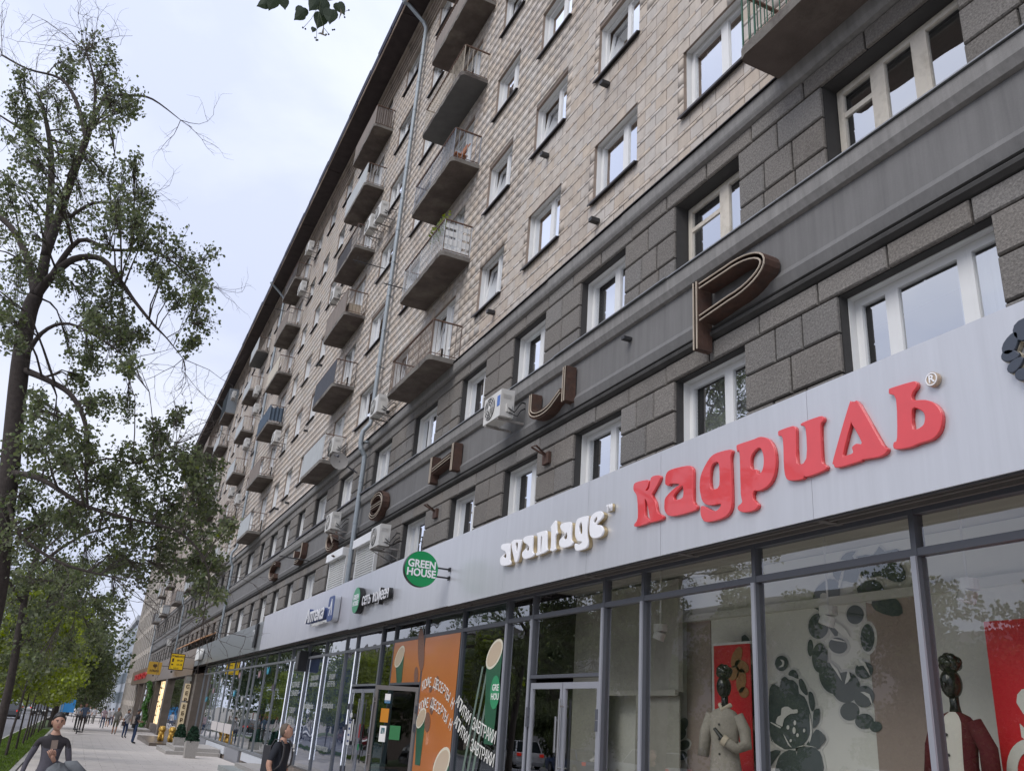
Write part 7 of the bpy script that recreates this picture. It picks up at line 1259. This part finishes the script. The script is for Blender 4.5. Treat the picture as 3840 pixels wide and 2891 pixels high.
# more walkers along the pavement
M_wht = wm('white shirt', (.52, .52, .54)); M_blue = wm('blue shirt', (.09, .13, .21)); M_pink = wm('pale pink shirt', (.42, .32, .37)); M_khaki = wm('camouflage shorts', (.09, .09, .055), dirt=(.03, .035, .02), dscale=14, damt=.9); M_gry = wm('grey t-shirt', (.17, .165, .15)); M_brn = wm('brown trousers', (.05, .035, .032))
p1, J = person('man in black with a shoulder bag reading his phone by the shop wall', 3.26, 55.3, -math.pi / 2 + .25, 1.80, (M_btee, M_jeans, M_shoe), dict(wr=(.10, .28, 1.10), fr=(.06, .34, 1.13), er=(.22, .02, 1.12), wl=(-.08, .26, 1.12), fl=(-.04, .33, 1.15)), head=(0, -.35), sub=0)
b = MB(); b.box(-.10, .14, -.20, -.10, .80, 1.02); b.tube([(.05, -.15, 1.02), (.14, -.10, 1.35), (.10, .0, 1.50), (-.05, .12, 1.40), (-.12, .02, 1.0)], .014, 5); b.build('shoulder_bag', M_black, p1)
p2, J = person('man in a white t-shirt and jeans with a crossbody strap', 3.2, 64.5, -math.pi / 2 - 1.0, 1.74, (M_wht, M_jeans, M_shoe), dict(wl=(-.10, .24, 1.05), fl=(-.05, .3, 1.08), er=(.24, -.04, 1.13)), head=(.3, -.2), sub=0)
b = MB(); b.box(.18, .27, -.10, .10, .72, .98); b.tube([(.24, 0, .98), (.12, .13, 1.25), (-.10, .10, 1.48), (-.08, -.12, 1.42), (.2, -.1, 1.0)], .014, 5); b.build('shoulder_bag', M_brn, p2)
person('man in a grey t-shirt and camouflage shorts walking away', 2.79, 69.9, -.15, 1.80, (M_gry, M_khaki, M_shoe), dict(kl=(-.12, .18, .52), al=(-.12, .12, .10), tl=(-.12, .24, .06), kr=(.10, -.04, .50), ar=(.10, -.28, .16), tr=(.10, -.18, .06), el=(-.26, -.1, 1.16), er=(.26, .08, 1.16)), hair='buzz', hairm=SKt, skin=SKt, shorts=True, sub=0)
person('walker in a pale pink shirt and jeans seen from behind', 2.42, 87.5, .1, 1.72, (M_pink, M_jeans, M_shoe), dict(kl=(-.1, .16, .52), al=(-.1, .14, .1), tl=(-.1, .26, .06), el=(-.3, .0, 1.2), wl=(-.16, .1, 1.02)), sub=0)
person('distant walker in a white top and shorts', 3.0, 94, .2, 1.65, (M_wht, M_brn, M_shoe), {}, sub=0, shorts=True)
person('distant walker in a white shirt beside the pink shirt', 3.6, 103, .1, 1.70, (M_wht, M_jeans, M_shoe), {}, sub=0)
person('distant walker with a dark bag in pale clothes', 1.95, 106, .3, 1.68, (M_wht, M_gry, M_shoe), {}, sub=0)
person('woman in a white blouse and wide black trousers walking towards the camera', 1.4, 101, math.pi, 1.72, (M_wht, M_trk, M_shoe), dict(kl=(-.1, .1, .52)), fem=True, hair='tied', sub=0)
sc_, J = person('man in a blue shirt riding an electric scooter towards the camera', .66, 67.9, math.pi + .05, 1.80, (M_blue, M_brn, M_shoe), dict(wl=(-.12, .36, 1.12), fl=(-.1, .44, 1.12), wr=(.30, .34, 1.10), fr=(.32, .42, 1.10), el=(-.27, .10, 1.15), er=(.30, .08, 1.15), ar=(.08, -.22, .12), tr=(.08, -.1, .06), kr=(.09, -.05, .52)), z=gz(68) + .14, sub=0)
t = thing('electric_scooter', 'dark electric scooter with an upright handlebar under the man in the blue shirt', 'scooter', (.5, 67.6, gz(68))); z = gz(68); b = MB(); b.box(.46, .80, 67.35, 68.2, z + .10, z + .15); b.build('deck', M_black, t)
b = MB(); b.tube([(.42, 67.2, z + .2), (.40, 67.35, z + 1.12)], .03, 6); b.tube([(.12, 67.4, z + 1.12), (.72, 67.4, z + 1.12)], .02, 6); b.obox((.52, 67.3, z + .16), (.10, 0, 0), (0, .14, 0), (0, 0, .03)); b.build('stem', M_dark, t)
for y in (67.12, 68.25): MB().tube([(.39, y, z + .12), (.45, y, z + .12)], .12, 14).build('wheel', M_black, t)
t2_, J = person('rider in a white shirt on a second scooter behind', .35, 74.0, math.pi, 1.72, (M_wht, M_trk, M_shoe), dict(wl=(-.2, .36, 1.12), wr=(.2, .36, 1.12), kl=(-.1, .12, .52)), z=gz(74) + .14, sub=0)
t = thing('electric_scooter', 'second dark electric scooter further back', 'scooter', (.2, 73.6, gz(74))); z = gz(74); MB().box(.18, .5, 73.5, 74.3, z + .10, z + .15).build('deck', M_black, t); MB().tube([(.3, 73.35, z + .2), (.3, 73.5, z + 1.12)], .03, 6).tube([(.02, 73.5, z + 1.12), (.6, 73.5, z + 1.12)], .02, 6).build('stem', M_dark, t)
for y in (73.25, 74.4): MB().tube([(.3, y, z + .12), (.36, y, z + .12)], .12, 14).build('wheel', M_black, t)

# ------------------------------------------------------------------ cars
M_carglass = mat('car glass', (.02, .025, .03), .08, spec=.9); M_tyre = mat('tyre', (.015, .015, .016), .8); M_rim = mat('wheel rim', (.4, .4, .42), .35, metal=.7); M_hl = mat('headlight', (.7, .72, .75), .15, emit=(1, 1, .95, .3)); M_tl = mat('tail light', (.5, .01, .01), .3, emit=(1, .05, .03, .4))
def car(x, y, paint, label, suv=False, towards=True, L=4.5, Wd=1.8, group='cars on the road'):
    t = thing('car', label, 'car', (x, y, gz(y) - .13), group, world=False, rot=(0, 0, math.pi if towards else 0)); h = .25 if suv else 0; H = 1.45 + h; w = Wd / 2
    def sec(z, yf, yb, ww): return [(-ww, yb, z), (ww, yb, z), (ww, yf, z), (-ww, yf, z)]
    b = MB(); S = [sec(.22, L / 2 - .12, -L / 2 + .1, w - .06), sec(.45, L / 2, -L / 2, w), sec(.70 + h * .5, L / 2 - .03, -L / 2 + .02, w), sec(.86 + h * .6, L / 2 - .25, -L / 2 + .08, w - .05)]
    for s in S: b.v += s
    for k in range(3):
        for i in range(4): b.f.append((k * 4 + i, k * 4 + (i + 1) % 4, k * 4 + 4 + (i + 1) % 4, k * 4 + 4 + i)); b.m.append(0)
    b.f += [(12, 13, 14, 15), (3, 2, 1, 0)]; b.m += [0, 0]; zb = .86 + h * .6; c0 = sec(zb, L / 2 - 1.15, -L / 2 + (.25 if suv else .65), w - .09); c1 = sec(H - .04, L / 2 - 1.95, -L / 2 + (.55 if suv else 1.2), w - .26); c2 = sec(H, L / 2 - 2.15, -L / 2 + (.8 if suv else 1.45), w - .36); i0 = len(b.v); b.v += c0 + c1 + c2
    for i in range(4): b.f.append((i0 + 4 + i, i0 + 4 + (i + 1) % 4, i0 + 8 + (i + 1) % 4, i0 + 8 + i)); b.m.append(0)
    b.f.append((i0 + 8, i0 + 9, i0 + 10, i0 + 11)); b.m.append(0)
    for i in range(4): b.tube([c0[i], c1[i]], .045, 5)
    o = b.build('body', paint, t)
    gl = MB(); 
    for i in range(4): gl.poly([c0[i], c0[(i + 1) % 4], c1[(i + 1) % 4], c1[i]])
    gl.build('window', M_carglass, t)
    for sx in (-1, 1):
        for yy in (L / 2 - .85, -L / 2 + .8):
            wv = MB().tube([(sx * (w - .2), yy, .33), (sx * (w + .01), yy, .33)], .33, 16).build('wheel', M_tyre, t); MB().tube([(sx * (w + .01), yy, .33), (sx * (w + .02), yy, .33)], .2, 12).build('rim', M_rim, wv)
        MB().obox((sx * (w - .28), L / 2 - .03, .66 + h * .5), (.2, 0, 0), (0, .04, 0), (0, 0, .07)).build('headlight', M_hl, t); MB().obox((sx * (w - .2), -L / 2 + .03, .74 + h * .5), (.14, 0, 0), (0, .04, 0), (0, 0, .09)).build('tail_light', M_tl, t)
    MB().box(-w + .35, w - .35, L / 2 - .03, L / 2 + .02, .42, .60).build('grille', M_black, t); MB().box(-.26, .26, L / 2 + .02, L / 2 + .035, .36, .47).build('number_plate', M_white, t); return t
pw = mat('white car paint', (.62, .62, .63), .25, coat=.8); pk = mat('black car paint', (.02, .02, .024), .2, coat=.8); pg = mat('grey car paint', (.2, .21, .23), .25, coat=.8, metal=.4); pr = mat('dark red car paint', (.25, .02, .02), .25, coat=.8); pb = mat('blue car paint', (.03, .07, .2), .25, coat=.8)
car(-6.2, 114, pk, 'black off road car driving away on the road', True, False); car(-9.6, 100, pw, 'white car on the road left of the black off road car', False, True); car(-9.8, 180, pw, 'white car far down the road', False, True); car(-4.6, 150, pk, 'dark car parked at the kerb behind the saplings', True, True)
car(-13, 92, pr, 'dark red car on the far lane', False, True); car(-8.6, 205, pw, 'second white car far down the road', False, False); car(-4.6, 190, pg, 'grey car parked far along the kerb', False, True)
# cars mirrored in the shop windows (standing along the far kerb)
for i, (y, p_, lab) in enumerate(((12, pw, 'white car at the far kerb opposite the clothes shop'), (19, pg, 'grey car at the far kerb opposite the cafe'), (26, pw, 'white off road car at the far kerb opposite the pharmacy'), (33, pk, 'black car at the far kerb'), (41, pw, 'white car at the far kerb beside the black one'), (49, pb, 'blue car at the far kerb'), (57, pw, 'last white car at the far kerb'))): car(-14.6, y, p_, lab, i % 2 == 0, False, group='cars parked along the far kerb')
t = thing('van', 'orange and white van at the left edge behind the saplings', 'van', (-10.5, 128, gz(128)), world=False); MB().box(-1, 1, -2.7, 2.7, .35, 2.3).build('body', mat('white van paint', (.55, .5, .48), .4), t); MB().box(-1.01, 1.01, -2.71, 2.71, 1.6, 2.32).build('orange_band', mat('orange band', (.5, .10, .03), .4), t); MB().box(-.85, .85, -2.73, -2.70, 1.2, 1.9).build('window', M_carglass, t)
for sx in (-1, 1):
    for yy in (-1.7, 1.7): MB().tube([(sx * .85, yy, .35), (sx * 1.02, yy, .35)], .35, 14).build('wheel', M_tyre, t)
# ------------------------------------------------------------------ street furniture
M_conc = mat('exposed aggregate concrete', (.38, .36, .34), .95, var=.15, vscale=25, bump=.5, bscale=60); M_thuja = mat('thuja foliage', (.02, .055, .03), .8, island=.35)
for i, (x, y, lab) in enumerate(((4.86, 42.0, 'square concrete planter with a small dark conifer, the nearer one'), (4.83, 47.0, 'square concrete planter with a small dark conifer, the further one'))):
    t = thing('planter', lab, 'planter', (x, y, gz(y)), 'concrete planters'); z = gz(y); b = MB(); b.v = [(x - .22, y - .22, z), (x + .22, y - .22, z), (x + .22, y + .22, z), (x - .22, y + .22, z), (x - .27, y - .27, z + .68), (x + .27, y - .27, z + .68), (x + .27, y + .27, z + .68), (x - .27, y + .27, z + .68)]; b.f = [(0, 1, 5, 4), (1, 2, 6, 5), (2, 3, 7, 6), (3, 0, 4, 7), (4, 5, 6, 7)]; b.m = [0] * 5; b.build('pot', M_conc, t)
    g = np.random.default_rng(30 + i); n = 1900; h = g.random(n) ** .8; r = .22 * (1 - h) ** .6 + .04; a = g.random(n) * 6.28; P = np.stack([x + r * np.cos(a), y + r * np.sin(a), z + .66 + h * .58], -1); tag(quads_np('foliage', leaf_quads(P, np.full(n, .075), g), [M_thuja], t), kind='stuff')
t = thing('entrance_steps', 'pale concrete entrance steps of the long shopfront', 'steps', (5.3, 41, gz(41))); z = gz(41)
MB().box(4.1, 6.5, 44.5, 49.8, gz(50) - .1, gz(44) + .14).build('step', M_conc, t); MB().box(4.5, 6.5, 44.9, 49.4, gz(44) + .14, gz(44) + .30).build('step', M_conc, t)
t = thing('entrance_steps', 'low concrete step block before the white base panels', 'steps', (5.6, 33, gz(33))); MB().box(5.0, 6.5, 29.5, 34.3, gz(34) - .1, gz(30) + .13).build('step', mat('greenish concrete', (.30, .32, .31), .9, var=.1), t); MB().box(5.5, 6.5, 29.9, 33.9, gz(30) + .13, gz(30) + .26).build('step', M_conc, t)
t = thing('entrance_steps', 'dark stone steps before the jewellery shops', 'steps', (5.3, 58, gz(58))); MB().box(4.0, 6.2, 53.5, 64, gz(64) - .1, gz(54) + .16).build('step', M_bmarb, t); MB().box(4.3, 6.2, 84, 97, gz(97) - .1, gz(84) + .18).build('step', M_conc, t)
M_goldst = mat('golden statue', (.62, .38, .08), .4, metal=.35, var=.2, vscale=9, bump=.6, bscale=18)
t = thing('golden_statue', 'pair of golden lion figures on the dark steps', 'statue', (4.95, 56, gz(56) + .2)); z = gz(54) + .16
for i, (x, y) in enumerate(((4.75, 56.3), (5.25, 55.7))):
    b = MB(); b.ball((x, y, z + .26), .30, 0, 14, 10, (.8, 1.0, .95)); b.ball((x, y - .15, z + .55), .26, 0, 14, 10, (.85, .8, 1.1)); b.ball((x, y - .22, z + .86), .21, 0, 14, 10, (1, .9, .95)); b.ball((x, y - .38, z + .83), .10, 0, 10, 8); b.tube([(x - .14, y - .3, z + .5), (x - .15, y - .38, z + .04)], [.085, .075], 8); b.tube([(x + .14, y - .3, z + .5), (x + .15, y - .38, z + .04)], [.085, .075], 8)
    for s_ in (-1, 1): b.ball((x + s_ * .15, y - .2, z + 1.03), .06, 0, 8, 6)
    for k in range(14): a = k * .449; b.ball((x + .2 * math.cos(a), y - .17, z + .84 + .2 * math.sin(a)), .075, 0, 7, 5)
    b.v = [(x + (p[0] - x) * .74, y + (p[1] - y) * .74, z + (p[2] - z) * .74) for p in b.v]
    b.build('lion', M_goldst, t, smooth=True)
t = thing('chain_fence', 'low dark rail fence across the far pavement', 'fence', (2, 108, gz(108))); b = MB(); z = gz(108)
for i in range(10): b.tube([(-.6 + i * .65, 108, z), (-.6 + i * .65, 108, z + .65)], .03, 5)
b.build('post', M_dark, t); MB().box(-.6, 5.3, 107.98, 108.02, z + .58, z + .64).build('rail', M_dark, t)
t = thing('notice_board', 'bright blue notice board beside the far pavement', 'board', (-1.1, 150, gz(150))); z = gz(150); MB().box(-2.1, -.1, 150, 150.1, z + .6, z + 2.4).build('board', mat('bright blue board', (.03, .22, .5), .5), t); MB().box(-2.0, -1.9, 150.02, 150.08, z, z + .6).box(-.3, -.2, 150.02, 150.08, z, z + .6).build('leg', M_dark, t)
for i, (x, y, h, lab) in enumerate(((-1.5, 112, 8.5, 'slim street lamp beside the mature tree'), (-1.6, 160, 8.5, 'far slim street lamp'), (4.6, 190, 5, 'short globe lamp post far down the pavement'))):
    t = thing('street_lamp', lab, 'street lamp', (x, y, gz(y)), 'street lamps'); z = gz(y); MB().tube([(x, y, z), (x, y, z + h)], [.09, .05], 8).build('pole', M_pipe, t); MB().tube([(x, y, z + h), (x - 1.2, y, z + h + .25)], .035, 6).ball((x - 1.3, y, z + h + .22), .22, 0, 10, 6, (1.6, .8, .5)).build('lamp_head', M_white, t)
t = thing('traffic_sign', 'round road sign beside the mature tree', 'sign', (-1.2, 90, gz(90))); z = gz(90); MB().tube([(-1.0, 90, z), (-1.0, 90, z + 3.2)], .035, 6).build('pole', M_pipe, t); MB().tube([(-1.35, 89.93, z + 3.0), (-1.35, 89.96, z + 3.0)], .36, 18).build('plate', mat('grey sign back', (.4, .45, .45), .5), t)
# mannequins
def mannequin(x, y, label, coat, face, under=None, cuff=None, skirt=None):
    t = thing('mannequin', label, 'mannequin', (x, y, FL), world=False, rot=(0, 0, face)); M_mq = mat('glossy black mannequin', (.006, .006, .006), .2, spec=.6)
    b = MB(); z0 = -FL; hz = .70 - FL
    b.ball((0, .0, hz - .03), .105, 0, 18, 12, (.85, 1.05, 1.3)); b.ball((0, -.02, hz + .15), .10, 0, 16, 10, (1, 1, .85))
    for k in range(12): a = k * 2.4; q_ = math.acos(1 - 2 * (k + .5) / 12); b.ball((.062 * math.cos(a) * math.sin(q_), -.02 + .062 * math.sin(a) * math.sin(q_), hz + .15 + .055 * math.cos(q_)), .05, 0, 8, 6)
    b.ball((0, .108, hz - .05), .016, 0, 8, 6, (1, 1, 1.6)); b.tube([(0, -.01, hz - .06), (0, -.02, hz - .22), (0, -.02, hz - .36)], [.045, .042, .07], 12)
    b.tube([(-.1, 0, .75), (-.1, .02, .05)], [.07, .04], 10); b.tube([(.1, 0, .75), (.1, .02, .05)], [.07, .04], 10); b.build('body', M_mq, t, smooth=True)
    b = MB(); n = 26; sh = hz - .28; R = [(sh - .0, .06, .05), (sh - .035, .14, .085), (sh - .09, .19, .11), (sh - .25, .185, .125), (sh - .45, .165, .12), (sh - .65, .19, .14), (sh - .85, .215, .15), (sh - 1.05, .235, .16)]
    for z, rx, ry in R: b.v += [(rx * math.cos(2 * math.pi * i / n) * (1 + .03 * math.sin(6 * math.pi * i / n + z * 5)), ry * math.sin(2 * math.pi * i / n), z) for i in range(n)]
    for k in range(len(R) - 1):
        for i in range(n): b.f.append((k * n + i, k * n + (i + 1) % n, (k + 1) * n + (i + 1) % n, (k + 1) * n + i)); b.m.append(1 if (under and n * .17 < i < n * .33) else 0)
    b.build('coat', [coat, under or coat], t, smooth=True)
    b = MB(); b.tube([(-.17, 0, sh - .08), (-.25, -.02, sh - .25), (-.28, .02, sh - .42), (-.20, .14, sh - .47), (-.07, .2, sh - .38)] if cuff else [(-.17, 0, sh - .08), (-.27, -.02, sh - .3), (-.30, .02, sh - .62)], [.07, .075, .075, .062, .055] if cuff else [.075, .08, .08], 14); b.build('sleeve', coat, t, smooth=True)
    b = MB(); b.tube([(.17, 0, sh - .08), (.26, -.02, sh - .3), (.28, .02, sh - .58)], [.07, .075, .07], 14); b.build('sleeve', coat, t, smooth=True)
    if cuff: MB().tube([(-.10, .19, sh - .40), (-.05, .205, sh - .365)], [.062, .062], 14).build('cuff', cuff, t); MB().tube([(-.05, .2, sh - .36), (.05, .2, sh - .25)], [.03, .02], 8).build('hand', M_mq, t); MB().tube([(-.07, -.04, sh + .035), (0, .07, sh - .03), (.07, -.04, sh + .035)], .03, 8).build('collar', cuff, t)
    b = MB(); [b.ball((.02, .13, sh - .2 - i * .17), .014, 0, 8, 6) for i in range(4)]; b.build('button', M_dark, t)
    if skirt: MB().tube([(0, 0, sh - .62), (0, 0, sh - 1.3)], [.19, .26], 24).build('skirt', skirt, t)
    return t
mannequin(7.35, 9.22, 'black mannequin with hair buns wearing a beige grey linen coat', mat('beige grey linen', (.30, .275, .24), .9, var=.12, vscale=9, bump=.9, bscale=9), math.pi / 2 + .5, cuff=mat('cream lining', (.55, .48, .38), .9))
mannequin(7.3, 5.85, 'black mannequin in a dark red jacket over a white top and pale blue skirt', mat('dark red wool', (.085, .006, .010), .85, var=.1), math.pi / 2 + .1, under=mat('white top', (.6, .58, .52), .9), skirt=mat('pale blue denim', (.25, .35, .38), .9, streak=.1))

bpy.data.scenes.remove(TMP)
